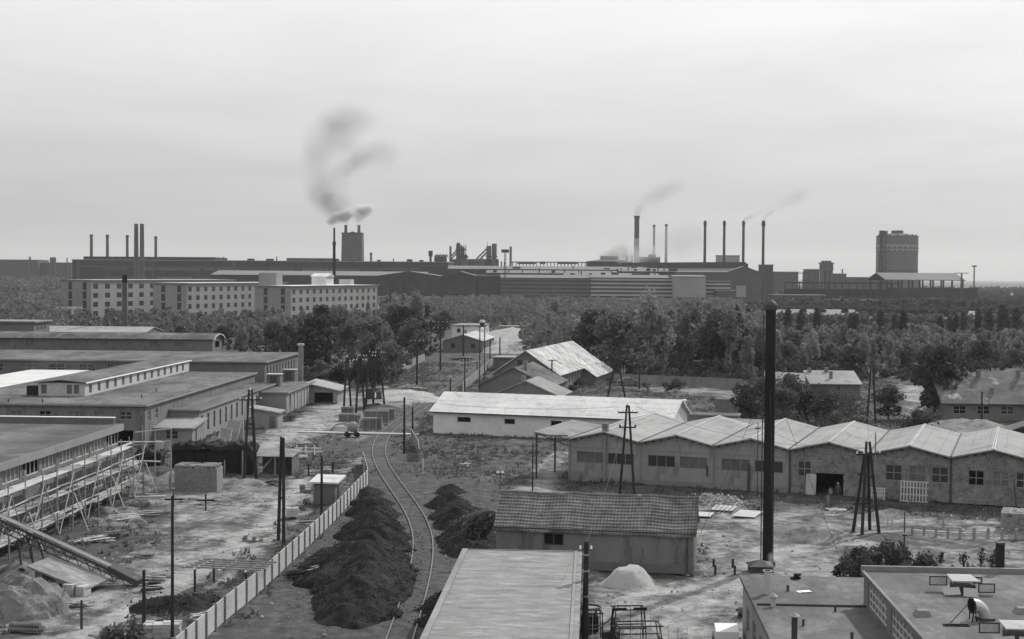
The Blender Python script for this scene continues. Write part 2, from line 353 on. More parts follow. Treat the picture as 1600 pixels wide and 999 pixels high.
def roof_stack(parent, x, y, z, h, w=.4, m='brickw'):
    c = MB().box(x-w/2,y-w/2,z,x+w/2,y+w/2,z+h).build('chimney', M[m], parent)
    return c
def ang(a, b): return math.atan2(b.y-a.y, b.x-a.x)

# ------------------------------------------------------------------ heightfield ground: one sheet
RAILPX = [(605,1060),(624,999),(641,952),(655,902),(661.5,866),(662,838),(652,811),(638,787),(621,764),(607,744),(596,725),(591,705),(596,687),(609,671),(640,650),(672,629),(705,606.5),(735,585),(752,570),(764,555),(768,540)]
def spline(P, step=1.0):
    out = []
    for i in range(len(P)-1):
        p0 = P[max(i-1,0)]; p1 = P[i]; p2 = P[i+1]; p3 = P[min(i+2,len(P)-1)]
        n = max(2, int((p2-p1).length/step))
        for k in range(n):
            t = k/n
            out.append(.5*((2*p1)+(p2-p0)*t+(2*p0-5*p1+4*p2-p3)*t*t+(3*p1-p0-3*p2+p3)*t**3))
    out.append(P[-1]); return out
RAIL = spline([G(*p) for p in RAILPX], .8)
for _k in range(60):
    RAIL = [RAIL[0]]+[(RAIL[i-1]+RAIL[i]*2+RAIL[i+1])/4 for i in range(1, len(RAIL)-1)]+[RAIL[-1]]
def in_poly(x, y, P):
    c = np.zeros(x.shape, bool); n = len(P)
    for i in range(n):
        x1, y1 = P[i]; x2, y2 = P[(i+1)%n]
        if y1 == y2: continue
        m = ((y1 > y) != (y2 > y)) & (x < (x2-x1)*(y-y1)/(y2-y1)+x1); c ^= m
    return c
def seg_dist(x, y, P):
    d = np.full(x.shape, 1e9)
    for (x1,y1),(x2,y2) in zip(P[:-1], P[1:]):
        dx_, dy_ = x2-x1, y2-y1; l = dx_*dx_+dy_*dy_+1e-9
        t = np.clip(((x-x1)*dx_+(y-y1)*dy_)/l, 0, 1); d = np.minimum(d, np.hypot(x-x1-t*dx_, y-y1-t*dy_))
    return d
def soft_poly(x, y, P, s):
    d = seg_dist(x, y, P+[P[0]]); i = in_poly(x, y, P); d = np.where(i, d, -d)
    return np.clip(.5+d/(2*s), 0, 1)
def vnoise(x, y, sc, seed=0):
    r = np.random.default_rng(seed); T = r.random((256,256)); u = x/sc; v = y/sc
    iu = np.floor(u).astype(int); iv = np.floor(v).astype(int); fu = u-iu; fv = v-iv; fu = fu*fu*(3-2*fu); fv = fv*fv*(3-2*fv)
    a = T[iu%256, iv%256]; b = T[(iu+1)%256, iv%256]; c = T[iu%256, (iv+1)%256]; d = T[(iu+1)%256, (iv+1)%256]
    return (a*(1-fu)+b*fu)*(1-fv)+(c*(1-fu)+d*fu)*fv
def ser(a, b, s0, gr=1.0):
    o = [a]; s = s0
    while o[-1] < b: o.append(o[-1]+s); s *= gr
    return o
def W2(pts): return [(G(*p).x, G(*p).y) for p in pts]
xr = ser(0, 62, .55); xr += ser(xr[-1]+.9, 240, 1.5)+[] ; xr += ser(xr[-1]+5, 14000, 8, 1.25)
xs = np.array(sorted(set([-v for v in xr[1:]]+xr)))
yr = ser(-60, 70, 12); yr += ser(72, 160, .45); yr += ser(yr[-1]+.7, 300, .9); yr += ser(yr[-1]+2, 620, 3); yr += ser(yr[-1]+8, 16000, 12, 1.08)
ys = np.array(yr)
GX, GY = np.meshgrid(xs, ys)
POLY_DIRT = [
 ([(95,999),(210,950),(300,915),(400,830),(440,790),(465,762),(440,735),(400,735),(330,800),(240,850),(150,900),(60,940),(0,960),(0,1060),(120,1060)], .55, 3),
 ([(200,780),(340,745),(440,725),(480,745),(430,800),(330,830),(240,840)], .45, 3),
 ([(395,712),(395,690),(440,662),(487,645),(515,605),(565,606),(562,640),(545,668),(500,680),(450,693)], .8, 2),
 ([(545,606),(610,600),(670,618),(660,640),(620,665),(590,690),(545,690),(530,672)], .46, 3),
 ([(520,745),(600,680),(640,650),(655,655),(610,690),(560,730)], .55, 1),
 ([(640,600),(700,570),(760,535),(790,500),(835,500),(840,530),(790,545),(740,590),(690,625)], .16, 5),
 ([(770,540),(835,512),(840,560),(800,556)], .75, 5),
 ([(915,890),(1000,905),(1090,912),(1165,895),(1290,875),(1400,900),(1400,1040),(915,1040)], .62, 1.5),
 ([(1090,850),(1100,800),(1200,795),(1330,800),(1340,850),(1300,890),(1165,905),(1092,905)], .5, 2),
 ([(1300,800),(1600,830),(1700,840),(1700,900),(1300,880)], .4, 2.5),
 ([(780,772),(900,770),(1200,795),(1600,815),(1600,835),(1250,812),(1100,800),(800,790)], .42, 1.5),
 ([(800,770),(835,735),(870,705),(889,700),(889,755),(870,775)], .62, 2),
 ([(1405,600),(1447,604),(1455,640),(1500,655),(1620,678),(1640,700),(1480,692),(1425,660)], .75, 3),
 ([(1180,600),(1200,588),(1290,590),(1300,600)], .5, 3),
 ([(990,598),(1160,606),(1160,625),(1060,616),(985,606)], .4, 2),
 ([(1200,478),(1600,482),(1600,492),(1200,490)], .3, 30),
 ([(620,478),(840,476),(840,486),(620,488)], .6, 30),
]
LINES_DIRT = [([(395,860),(430,800),(455,770),(470,750)], .9, 1.0), ([(120,990),(220,940),(330,880),(395,830)], 1.0, 1.2), ([(930,965),(1010,925),(1100,915)], .9, .9),
              ([(1210,870),(1260,855),(1350,850)], .85, 1.2), ([(1330,835),(1430,828),(1600,830)], .9, .5), ([(415,830),(445,800),(500,770)], .3, 1.0)]
POLY_CIND = [([(470,890),(560,770),(585,745),(740,750),(790,780),(780,880),(720,900),(650,1040),(330,1040),(420,950)], .9, 2), ([(600,720),(640,700),(660,740),(700,760),(600,760)], .3, 3)]
RUTS = [[(100,999),(210,945),(310,895),(400,835),(445,795),(470,760),(500,735)],[(130,1010),(240,955),(330,905),(410,850),(455,805),(500,770)],[(330,800),(380,790),(440,768),(470,745)],[(245,835),(320,800),(390,780)],
 [(1060,999),(1090,940),(1110,900),(1150,860),(1260,856),(1330,880)],[(960,999),(1010,950),(1080,915),(1180,900)],[(1100,850),(1170,835),(1200,812)],[(1000,999),(1050,930),(1100,870),(1110,830)],
 [(395,705),(450,680),(500,650),(540,622)],[(405,712),(470,684),(515,655),(556,622)],[(1425,660),(1432,630),(1425,606)],[(1480,690),(1540,684),(1620,692)],[(835,775),(850,735),(880,705)]]
RD_ = np.full(GX.shape, 1e9)
for P_ in RUTS:
    q_ = W2(P_)
    for o_x in (-.8, .8): RD_ = np.minimum(RD_, seg_dist(GX, GY, [(a+o_x, b) for a, b in q_]))
dirt = np.full(GX.shape, .05); cind = np.zeros(GX.shape)
near = (GY < 1300) & (GY > 50)
for P, v, s in POLY_DIRT: dirt = np.maximum(dirt, v*soft_poly(GX, GY, W2(P), s)) if True else dirt
for P, v, w in LINES_DIRT: dirt = np.maximum(dirt, v*np.clip(1.4-seg_dist(GX, GY, W2(P))/w, 0, 1))
dirt = np.maximum(dirt, .85*np.clip(1.3-RD_/.55, 0, 1)*(.4+.6*vnoise(GX, GY, 3, 77)))
for P, v, s in POLY_CIND: cind = np.maximum(cind, v*soft_poly(GX, GY, W2(P), s))
rl = [(p.x, p.y) for p in RAIL[::3]]
rd = seg_dist(GX, GY, rl); bal = np.clip(1.6-rd/1.6, 0, 1)
cind = np.maximum(cind, bal*.45*(GY < 400)); dirt = np.maximum(dirt*(1-cind*.85), bal*.2)
GZ = (vnoise(GX, GY, 6, 1)-.5)*.28+(vnoise(GX, GY, 1.7, 2)-.5)*.14+(vnoise(GX, GY, .8, 3)-.5)*.07
GZ *= np.clip((rd-1.0)/2.5, 0, 1)*np.clip((GY-60)/10, 0, 1)*np.clip(1-(GY-500)/300, 0, 1)
GZ += -.02-.07*np.clip(1.2-RD_/.5, 0, 1)
GZ += 13*np.exp(-(((GX+900)/420)**2+((GY-1900)/420)**2))
def ground_z(x, y):
    i = np.clip(np.searchsorted(xs, x), 0, len(xs)-1); j = np.clip(np.searchsorted(ys, y), 0, len(ys)-1)
    return float(GZ[j, i])
nxs, nys = len(xs), len(ys)
idx = np.arange(nxs*nys).reshape(nys, nxs)
V = np.stack([GX.ravel(), GY.ravel(), GZ.ravel()], 1)
F = np.stack([idx[:-1,:-1].ravel(), idx[:-1,1:].ravel(), idx[1:,1:].ravel(), idx[1:,:-1].ravel()], 1)
def np_mesh(name, V, F, mat, smooth=False):
    me = bpy.data.meshes.new(name); k = F.shape[1]
    me.vertices.add(len(V)); me.vertices.foreach_set('co', V.astype(np.float32).ravel())
    me.loops.add(F.size); me.loops.foreach_set('vertex_index', F.astype(np.int32).ravel())
    me.polygons.add(len(F)); me.polygons.foreach_set('loop_start', (np.arange(len(F))*k).astype(np.int32))
    me.polygons.foreach_set('loop_total', np.full(len(F), k, np.int32))
    if smooth: me.polygons.foreach_set('use_smooth', np.ones(len(F), bool))
    if mat: me.materials.append(mat)
    me.update(calc_edges=True); me.validate(); return me
gm = bpy.data.materials.new('ground'); gm.use_nodes = True; t = gm.node_tree; t.nodes.clear(); L = t.links.new
o_ = _n(t, 'ShaderNodeOutputMaterial'); p_ = _n(t, 'ShaderNodeBsdfPrincipled'); p_.inputs['Roughness'].default_value = .95; p_.inputs['Specular IOR Level'].default_value = .1; L(p_.outputs[0], o_.inputs[0])
geo = _n(t, 'ShaderNodeNewGeometry')
def gn(sc, det=6, ro=.65, dist=0):
    q = _n(t, 'ShaderNodeTexNoise'); q.inputs['Scale'].default_value = sc; q.inputs['Detail'].default_value = det; q.inputs['Roughness'].default_value = ro; q.inputs['Distortion'].default_value = dist; L(geo.outputs['Position'], q.inputs['Vector']); return q.outputs['Fac']
def gr(s, a, b, c, d):
    q = _n(t, 'ShaderNodeMapRange'); L(s, q.inputs[0])
    for i, v in enumerate((a,b,c,d)): q.inputs[i+1].default_value = v
    return q.outputs[0]
def gm_(op, a, b):
    q = _n(t, 'ShaderNodeMath', operation=op)
    for i, v in enumerate((a, b)):
        if isinstance(v, (int, float)): q.inputs[i].default_value = v
        else: L(v, q.inputs[i])
    return q.outputs[0]
ad = _n(t, 'ShaderNodeAttribute', attribute_name='dirt'); ac = _n(t, 'ShaderNodeAttribute', attribute_name='cinder')
n_a = gn(.22, 8, .62, .5); n_b = gn(1.1, 8, .7, .3); n_c = gn(7, 4, .6)
nn = gm_('ADD', gm_('MULTIPLY', gm_('SUBTRACT', n_a, .5), 2.1), gm_('MULTIPLY', gm_('SUBTRACT', n_b, .5), 1.6))
dd = gm_('ADD', ad.outputs['Fac'], nn)
fac = gr(dd, .22, .8, 0, 1)
grass = gm_('MULTIPLY', gr(gn(.6, 8, .7), .3, .7, .04, .105), gr(n_c, .3, .7, .75, 1.25))
dirtc = gm_('MULTIPLY', gr(gn(.45, 8, .72, .4), .3, .7, .14, .42), gr(n_c, .3, .7, .85, 1.15))
cinc = gm_('MULTIPLY', gr(n_b, .35, .65, .035, .11), gr(n_c, .3, .7, .75, 1.25))
m1 = _n(t, 'ShaderNodeMix'); m1.data_type = 'FLOAT'; L(fac, m1.inputs[0]); L(grass, m1.inputs[2]); L(dirtc, m1.inputs[3])
m2 = _n(t, 'ShaderNodeMix'); m2.data_type = 'FLOAT'; L(gr(gm_('ADD', ac.outputs['Fac'], gm_('MULTIPLY', nn, .6)), .25, .75, 0, 1), m2.inputs[0]); L(m1.outputs[0], m2.inputs[2]); L(cinc, m2.inputs[3])
L(m2.outputs[0], p_.inputs['Base Color'])
bp = _n(t, 'ShaderNodeBump'); bp.inputs['Strength'].default_value = .9; bp.inputs['Distance'].default_value = .12; L(gm_('ADD', n_b, gm_('MULTIPLY', n_c, .4)), bp.inputs['Height']); L(bp.outputs[0], p_.inputs['Normal'])
gme = np_mesh('ground', V, F, gm, True)
for nm, arr in (('dirt', dirt), ('cinder', cind)):
    a = gme.attributes.new(nm, 'FLOAT', 'POINT'); a.data.foreach_set('value', arr.ravel().astype(np.float32))
kind(link('ground', gme), 'structure')

# ------------------------------------------------------------------ heaps
def mound(name, label, cat, cones, m, seed=1, rough=.25, chunks=0, chs=.2, world=False, step=.28, group=None, zoff=0.0, flat=99):
    C = [((G(a, b) if not world else Vector((a, b, 0))), h, r) for a, b, h, r in cones]
    cx = sum(c[0].x for c in C)/len(C); cy = sum(c[0].y for c in C)/len(C)
    x0 = min(c[0].x-c[2] for c in C)-.5; x1 = max(c[0].x+c[2] for c in C)+.5; y0 = min(c[0].y-c[2] for c in C)-.5; y1 = max(c[0].y+c[2] for c in C)+.5
    gx, gy = np.meshgrid(np.arange(x0, x1, step), np.arange(y0, y1, step))
    wob = (vnoise(gx, gy, 2.2, seed)-.5)*rough*3+(vnoise(gx, gy, .9, seed+1)-.5)*rough*1.4
    z = np.full(gx.shape, -.4); acc_ = np.zeros(gx.shape); KS = 3.0/max(c[1] for c in C)
    for c, h, r in C:
        d = np.hypot(gx-c.x, gy-c.y)+wob; u = 1-d/r
        zz = h*np.where(u > .85, u-(u-.85)**2*2.2, u); acc_ = acc_+np.exp(KS*np.clip(zz, -3, 9)); z = np.maximum(z, zz)
    z = np.where(z > -.35, np.log(acc_)/KS-.28, z) if len(C) > 3 else z
    z = np.minimum(z, flat)
    z = z+np.where(z > 0, 1, .2)*((vnoise(gx, gy, .55, seed+2)-.5)*rough*.9+(vnoise(gx, gy, .3, seed+3)-.5)*rough*.5)
    z = np.maximum(z, -.35)
    ny, nx = gx.shape; ii = np.arange(nx*ny).reshape(ny, nx)
    V = np.stack([(gx-cx).ravel(), (gy-cy).ravel(), z.ravel()+zoff], 1)
    F = np.stack([ii[:-1,:-1].ravel(), ii[:-1,1:].ravel(), ii[1:,1:].ravel(), ii[1:,:-1].ravel()], 1)
    keep = (z.ravel()[F] > -.3).any(1); F = F[keep]
    used = np.unique(F); mp = -np.ones(len(V), int); mp[used] = np.arange(len(used)); V = V[used]; F = mp[F]
    if chunks:
        r = np.random.default_rng(seed); up = V[V[:,2] > -.05]; P = up[r.integers(0, len(up), chunks)]+np.c_[r.normal(0,.15,(chunks,2))*np.where(r.random((chunks,1)) < .22, 6, 1), np.zeros(chunks)]; P[:,2] = np.where(np.abs(P[:,2]) > 0, P[:,2], 0)
        O = r.normal(0, 1, (chunks, 6, 3))*.25
        O += np.array([[1,0,0],[-1,0,0],[0,1,0],[0,-1,0],[0,0,1],[0,0,-1]])[None]
        s = chs*r.uniform(.4, 1.3, (chunks,1,1)); VV = (P[:,None]+O*s*.5).reshape(-1,3); b = len(V)
        tr = np.array([[0,2,4],[2,1,4],[1,3,4],[3,0,4],[2,0,5],[1,2,5],[3,1,5],[0,3,5]])
        FF = (np.arange(chunks)[:,None,None]*6+tr[None]+b).reshape(-1,3)
        V = np.concatenate([V, VV]); F = np.concatenate([F, np.c_[F[:,:2]*0+0, F[:,2:]*0]]) if False else F
        F4 = np.c_[FF, FF[:, 2:3]]
        me = bpy.data.meshes.new(name); me.from_pydata(V.tolist(), [], [tuple(f) for f in F.tolist()]+[tuple(f) for f in FF.tolist()]); me.materials.append(m)
    else: me = np_mesh(name, V, F, m, True)
    o = link(name, me, None, (cx, cy, 0)); tag(o, label, cat, group); return o

# ------------------------------------------------------------------ foliage
def leaf_mesh(name, lobes, n, ls, m, seed, flat=.3):
    r = np.random.default_rng(seed); C = np.array([l[0] for l in lobes]); S = np.array([l[1] for l in lobes])
    w = (S[:,0]*S[:,1]+S[:,0]*S[:,2]); w = w/w.sum(); k = r.choice(len(lobes), n, p=w)
    d = r.normal(0, 1, (n, 3)); d /= np.linalg.norm(d, axis=1)[:,None]; d[:,2] = d[:,2]*.9+.1
    P = C[k]+d*S[k]*(r.uniform(.35, 1, (n,1))**.4)*(1+.12*r.normal(0,1,(n,1)))
    nn = d+r.normal(0, .7, (n,3)); nn /= np.linalg.norm(nn, axis=1)[:,None]
    a = np.cross(nn, r.normal(0,1,(n,3))); a /= np.linalg.norm(a, axis=1)[:,None]; b = np.cross(nn, a)
    s = ls*r.uniform(.5, 1.25, (n,1)); a *= s; b *= s*r.uniform(.5, .9, (n,1))
    V = np.stack([P-a-b*.3, P-a*.2-b, P+a+b*.2, P+a*.1+b], 1).reshape(-1,3)
    F = np.arange(4*n).reshape(-1,4)
    return np_mesh(name, V, F, m)
def make_tree(kindn, h, seed, leafm, n=1100, ls=.36):
    r = random.Random(seed); lobes = []
    if kindn == 'round':
        w = h*.36; z0 = h*.06
        for i in range(20):
            a = r.uniform(0, 6.28); u = r.uniform(0, 1); zc = z0+(h-z0)*(.15+.72*u); rad = w*math.sin(math.pi*min(1,(.2+.75*u)))*r.uniform(.2, .85)
            s = h*r.uniform(.09, .17); lobes.append(((rad*math.cos(a), rad*math.sin(a), zc), (s*1.15, s*1.15, s*.95)))
    elif kindn == 'feather':
        w = h*.25
        for i in range(22):
            a = r.uniform(0, 6.28); u = r.uniform(0, 1); zc = h*(.18+.74*u); rad = w*(1-u*.75)*r.uniform(.1, 1)
            s = h*r.uniform(.05, .10); lobes.append(((rad*math.cos(a), rad*math.sin(a), zc), (s*.9, s*.9, s*1.7)))
    elif kindn == 'poplar':
        for i in range(13):
            u = i/12; s = h*.1*math.sin(math.pi*(.12+.8*(1-u)**.8))+.1; a = r.uniform(0, 6.28)
            lobes.append(((s*.35*math.cos(a), s*.35*math.sin(a), h*(.1+.85*u)), (s, s, h*.09)))
    else:  # bush
        for i in range(13):
            a = r.uniform(0, 6.28); rad = h*.8*r.uniform(0, .9); zc = h*(.75-.45*(rad/(h*.8)))*r.uniform(.6, 1.1)
            s = h*r.uniform(.18, .3); lobes.append(((rad*math.cos(a), rad*math.sin(a), zc), (s, s, s)))
    crown = leaf_mesh('crown', lobes, n, ls, leafm, seed)
    t = MB(); tr = h*.016+.03; zt = h*(.75 if kindn != 'bush' else .4)
    if kindn != 'bush': t.cyl((0,0,-.3), (0,0,zt*.5), tr*1.3, tr, 7).cyl((0,0,zt*.5), (r.uniform(-.2,.2),r.uniform(-.2,.2),zt), tr, tr*.35, 6)
    for l in lobes[::2]:
        z = l[0][2]*.6 if kindn != 'bush' else 0.0
        t.cyl((0,0,z), l[0], tr*.5, tr*.12, 5, False)
    return t.mesh('trunk', M['bark']), crown
TREES = {}
for key, k, h, lm, n, ls, cnt in (('dark','round',10,'leaf_d',1500,.42,4), ('mid','round',9,'leaf_m',1400,.36,3), ('pale','feather',10,'leaf_p',1100,.3,5), ('poplar','poplar',9,'leaf_d',900,.3,2), ('bush','bush',2.5,'leaf_m',900,.17,3)):
    TREES[key] = [(make_tree(k, h, 100+hash_i*17+len(key), M[lm], n, ls), h) for hash_i in range(cnt)]
NAMES = dict(dark='broadleaf_tree', mid='leafy_tree', pale='slender_tree', poplar='poplar_tree', bush='bush')
def place_tree(key, x, y, h, label, group=None, wid=1.0, z=None, var=None, rot=None):
    lst = TREES[key]; (tm, cm), h0 = lst[var if var is not None else random.randrange(len(lst))]
    s = h/h0; o = thing(NAMES[key], label, 'bush' if key == 'bush' else 'tree', (x, y, (ground_z(x, y) if z is None else z)-.05), random.uniform(0, 6.28) if rot is None else rot, group)
    o.scale = (s*wid, s*wid, s); link('trunk', tm, o); link('crown', cm, o); return o
# ------------------------------------------------------------------ railway
def offset(P, d):
    out = []
    for i, p in enumerate(P):
        a = P[max(i-1,0)]; b = P[min(i+1,len(P)-1)]; t_ = (b-a).normalized(); out.append(Vector((p.x+t_.y*d, p.y-t_.x*d, p.z)))
    return out
def ribbon(P, w, z0, z1, mb):
    a = offset(P, -w/2); b = offset(P, w/2); n = len(P); base = len(mb.v)
    for i in range(n):
        for q, z in ((a[i], z0), (b[i], z0), (b[i], z1), (a[i], z1)): mb.v.append((q.x, q.y, z))
    for i in range(n-1):
        for k in range(4): mb.f.append((base+4*i+k, base+4*i+(k+1)%4, base+4*i+4+(k+1)%4, base+4*i+4+k))
trk = thing('railway_track', 'single railway track curving past the coal heaps towards the ironworks', 'railway track', (RAIL[0].x, RAIL[0].y, 0))
off = Vector((-RAIL[0].x, -RAIL[0].y, 0)); RL = [p+off for p in RAIL]
for s in (-1, 1):
    mb = MB(); ribbon(offset(RL, s*.75), .07, -.05, .1, mb); mb.build('rail', M['rail'], trk)
mb = MB(); acc = 0; last = RL[0]
for i, p in enumerate(RL[:-1]):
    acc += (p-last).length; last = p
    if acc > .75:
        acc = 0; t_ = (RL[i+1]-p); a = math.atan2(t_.y, t_.x)+random.uniform(-.03,.03); mb.obox((p.x, p.y, -.075+random.uniform(-.02,.02)), (.2, 2.3, .1), a)
kind(mb.build('sleepers', M['tie'], trk), 'stuff')

# concrete footpath crossing the rails
a, b = G(468, 676), G(655, 680)
pth = MB(); d_ = (b-a).normalized(); n_ = Vector((-d_.y, d_.x, 0))*.55; N_ = 24
for i in range(N_):
    p, q = a+(b-a)*i/N_, a+(b-a)*(i+.96)/N_
    pth.add([p-n_, q-n_, q+n_, p+n_, p-n_+Vector((0,0,.16)), q-n_+Vector((0,0,.16)), q+n_+Vector((0,0,.16)), p+n_+Vector((0,0,.16))], [(0,3,2,1),(4,5,6,7),(0,1,5,4),(1,2,6,5),(2,3,7,6),(3,0,4,7)])
kind(pth.build('path', M['conc']), 'structure')

# ------------------------------------------------------------------ concrete fences
def fence(name, label, pts, h=1.45, step=2.0, m='conc', cat='fence', post_h=.08, pm='conc_d', panel=True, group=None, pw=.1):
    P = [G(*p) for p in pts]; o = thing(name, label, cat, P[0], 0, group); off = P[0]
    pl = MB(); k = 0
    for i in range(len(P)-1):
        a, b = P[i]-off, P[i+1]-off; n = max(1, round((b-a).length/step)); an = math.atan2(b.y-a.y, b.x-a.x)
        for j in range(n):
            c = a+(b-a)*(j+.5)/n; q = a+(b-a)*j/n; l = (b-a).length/n
            if panel:
                pb = MB()
                for r in range(3): pb.box(-l/2+.05, -.03, .04+r*h/3, l/2-.05, .03, .02+(r+1)*h/3)
                pb.build('panel', M[m], o, (c.x, c.y, 0), (0, random.uniform(-.012,.012), an))
            else:
                pb = MB()
                for r in range(3): pb.box(-l/2, -.015, h*(r+.8)/3.2, l/2, .015, h*(r+.8)/3.2+.05)
                pb.build('rail', M[m], o, (c.x, c.y, 0), (0, 0, an))
            MB().box(-pw*.6, -.12, -.2, pw*.6, .12, h+post_h).build('post', M[pm], o, (q.x, q.y, 0), (0, 0, an))
    return o
fence('concrete_fence', 'concrete panel fence between the building site and the long coal heap', [(272,1042),(350,972),(400,931),(475,861),(525,812),(575,757)])
fence('concrete_fence', 'short stretch of concrete fence running back from the gate post', [(575,757),(569.5,735),(567,727)])
fence('concrete_fence', 'pale concrete fence on the left edge of the far rail yard', [(627,583),(651,570),(663,564)], 1.7)
fence('boundary_wall', 'concrete wall right of the straight track, before the gabled houses', [(722,614),(768,572)], 1.7, 3, 'conc', 'wall')
fence('concrete_fence', 'concrete fence at the edge of the weeds right of the track bend', [(655,722),(653,707),(642,687)], 1.4)
fence('boundary_fence', 'long grey panel fence behind the parked car and the garden', [(960,600),(1060,604),(1160,609)], 1.9, 3, 'conc_d', 'fence')
fence('board_fence', 'low white wall fence on the far side of the dark trees', [(1195,592),(1285,597)], 1.5, 3, 'white', 'fence', pm='white')
# gate over the rails
gL, gR = G(569, 741), G(661, 741)
gt = thing('track_gate', 'low tubular gate across the railway beside the fence corner', 'gate', gL)
v = gR-gL
for nm, p in (('post', Vector((0,0,0))), ('post', v)): MB().cyl(p, p+Vector((0,0,1.6)), .09).build(nm, M['conc'], gt)
for z in (.5, 1.15): MB().cyl((0,0,z), v+Vector((0,0,z)), .035).build('crossbar', M['steel_l'], gt)

# ------------------------------------------------------------------ gabled workshop row, right
P0 = G(889.5, 751); Pe = G(1596, 796); ROT = ang(P0, Pe); ROT = R(-20.0)
BW, BD, EH, RH = 7.32, 20.0, 4.15, .85
bays = ['leftmost plastered workshop bay beside the open canopy', 'second plastered workshop bay behind the pole pair', 'third plastered workshop bay behind the tall stack',
        'rough stone workshop bay with the open black doorway', 'rough stone workshop bay behind the white pallets', 'rough stone workshop bay left of the brick stack', 'rough stone workshop bay cut by the right edge']
uw = Vector((math.cos(ROT), math.sin(ROT), 0)); vw = Vector((-math.sin(ROT), math.cos(ROT), 0))
for i, lb in enumerate(bays):
    loc = P0+uw*(BW*i); pl = i < 3
    if pl: op = dict(f=[(.75, 1.85, 2.75, 1.15, 'rib'), (3.95, 1.85, 2.75, 1.15, 'rib')])
    elif i == 3: op = dict(f=[(.75, 1.7, 1.25, 1.45, 'n'), (2.4, 0, 2.6, 2.1, 'hole')])
    elif i == 4: op = dict(f=[(1.5, 1.75, 1.5, 1.5, 'dusty'), (3.6, 1.75, 1.5, 1.5, 'dusty'), (5.6, 1.75, 1.5, 1.5, 'dusty')])
    else: op = dict(f=[(1.5, 1.7, 1.4, 1.4, 'dusty'), (3.6, 1.7, 1.4, 1.4, 'n'), (5.6, 1.7, 1.4, 1.4, 'n')])
    if i == 6: op['r'] = row(4, 2, 4, 1.7, 1.8, 1.3, 'n')
    b = thing('workshop', lb, 'workshop', loc, ROT, 'gabled workshop bays in a row')
    mb = MB(); wm = 'bay' if pl else 'rubble'
    wall(mb, (0,0), (1,0), BW-.01, EH, op['f'], .22); mb.poly([(0,0,EH),(BW-.01,0,EH),(BW/2,0,EH+RH)]); mbk = MB(); wall(mbk, (BW-.01,BD), (-1,0), BW-.01, EH, [], .2); mbk.poly([(0,BD,EH),(BW-.01,BD,EH),(BW/2,BD,EH+RH)]); mbk.build('wall', M[wm], b)
    if i == 0: wall(mb, (0,BD), (0,-1), BD, EH, [], .2)
    if i == 6: wall(mb, (BW-.01,0), (0,1), BD, EH, op['r'], .2)
    mb.build('wall', M[wm], b)
    for o in op['f']:
        if o[4] != 'hole': add_window(b, (0,0), (1,0), o, ST[o[4]])
    if i == 6:
        for o in op['r']: add_window(b, (BW-.01,0), (0,1), o, ST[o[4]])
    s = RH/(BW/2); r = MB(); e = .0
    r.slab((.04,-.45,EH+.02),(BW/2,-.45,EH+RH+.02),(BW/2,BD+.3,EH+RH+.02),(.04,BD+.3,EH+.02),.12)
    r.slab((BW/2,-.45,EH+RH+.02),(BW-.04,-.45,EH+.02),(BW-.04,BD+.3,EH+.02),(BW/2,BD+.3,EH+RH+.02),.12)
    ro = r.build('roof', M['asb_y' if pl or i > 3 else 'asb_yd'] if False else M['asb_y'], b)
    MB().obox((BW/2-.08,BD/2-.1,EH+RH+.15),(.12,BD+.75,.05),0,0,-.2).obox((BW/2+.08,BD/2-.1,EH+RH+.16),(.12,BD+.75,.05),0,0,.2).build('ridge_cap', M['conc'], ro)
    MB().box(-.08,-.42,EH+.03,.06,BD+.28,EH+.2).build('gutter', M['steel'], b)
    MB().box(-.09,-.1,0,.09,0,EH).build('pilaster' if pl else 'downpipe', M['conc_d' if pl else 'steel'], b)
    ra = MB()
    for k in range(9):
        f = (k+.5)/9; x = .1+f*(BW-.3); z = EH+RH*(1-abs(f-.5)*2); ra.box(x, -.42, z-.16, x+.12, 0, z-.02)
    ra.build('purlin_ends', M['wood_d'], b)
    if pl: MB().box(0,-.03,.0,BW-.01,-.004,.55).box(0,-.03,3.35,BW-.01,-.004,3.42).build('plinth', M['conc_d'], b)
    if i == 0:
        MB().box(3.55,-.16,0,3.85,-.035,EH+.75).build('flue', M['conc_d'], b)
        MB().box(3.4,-.1,EH+.85,3.95,.45,EH+1.75).build('chimney', M['brickw'], b)
        MB().box(.2,-.35,.0,1.2,-.31,1.0).build('notice_board', M['conc_d'], b)
    if i == 1: MB().box(6.6,-.06,1.2,6.8,-.035,2.2).build('meter_box', M['steel'], b)
    if i == 2: MB().box(3.3,-.12,0,3.55,-.035,2.6).build('service_box', M['steel'], b)
# half bay canopy at the left end
cv = thing('canopy', 'open sheet roofed canopy leaning on the left end of the workshops', 'canopy', P0, ROT)
MB().slab((-3.7,-.5,EH+.55),(-.1,-.5,EH+.05),(-.1,12.5,EH+.05),(-3.7,12.5,EH+.55),.12).build('roof', M['asb_yd'], cv)
MB().box(-3.6,-.4,EH+.3,-.1,-.25,EH+.42).build('edge_beam', M['steel'], cv)
for y in (0, 6, 12): MB().box(-3.6,y,-.2,-3.45,y+.15,EH+.5).build('post', M['steel'], cv)
for y in (.3, 6.1):
    lt = MB()
    lt.beam((-3.5,y,EH+.4),(-.1,y,EH-.75),.08).beam((-3.5,y,EH+.35),(-.1,y,EH-.05),.08)
    for k in range(4): lt.beam((-3+k*.8,y,EH+.3-k*.09),(-2.6+k*.8,y,EH+.1-k*.26),.05)
    lt.build('truss', M['steel'], cv)
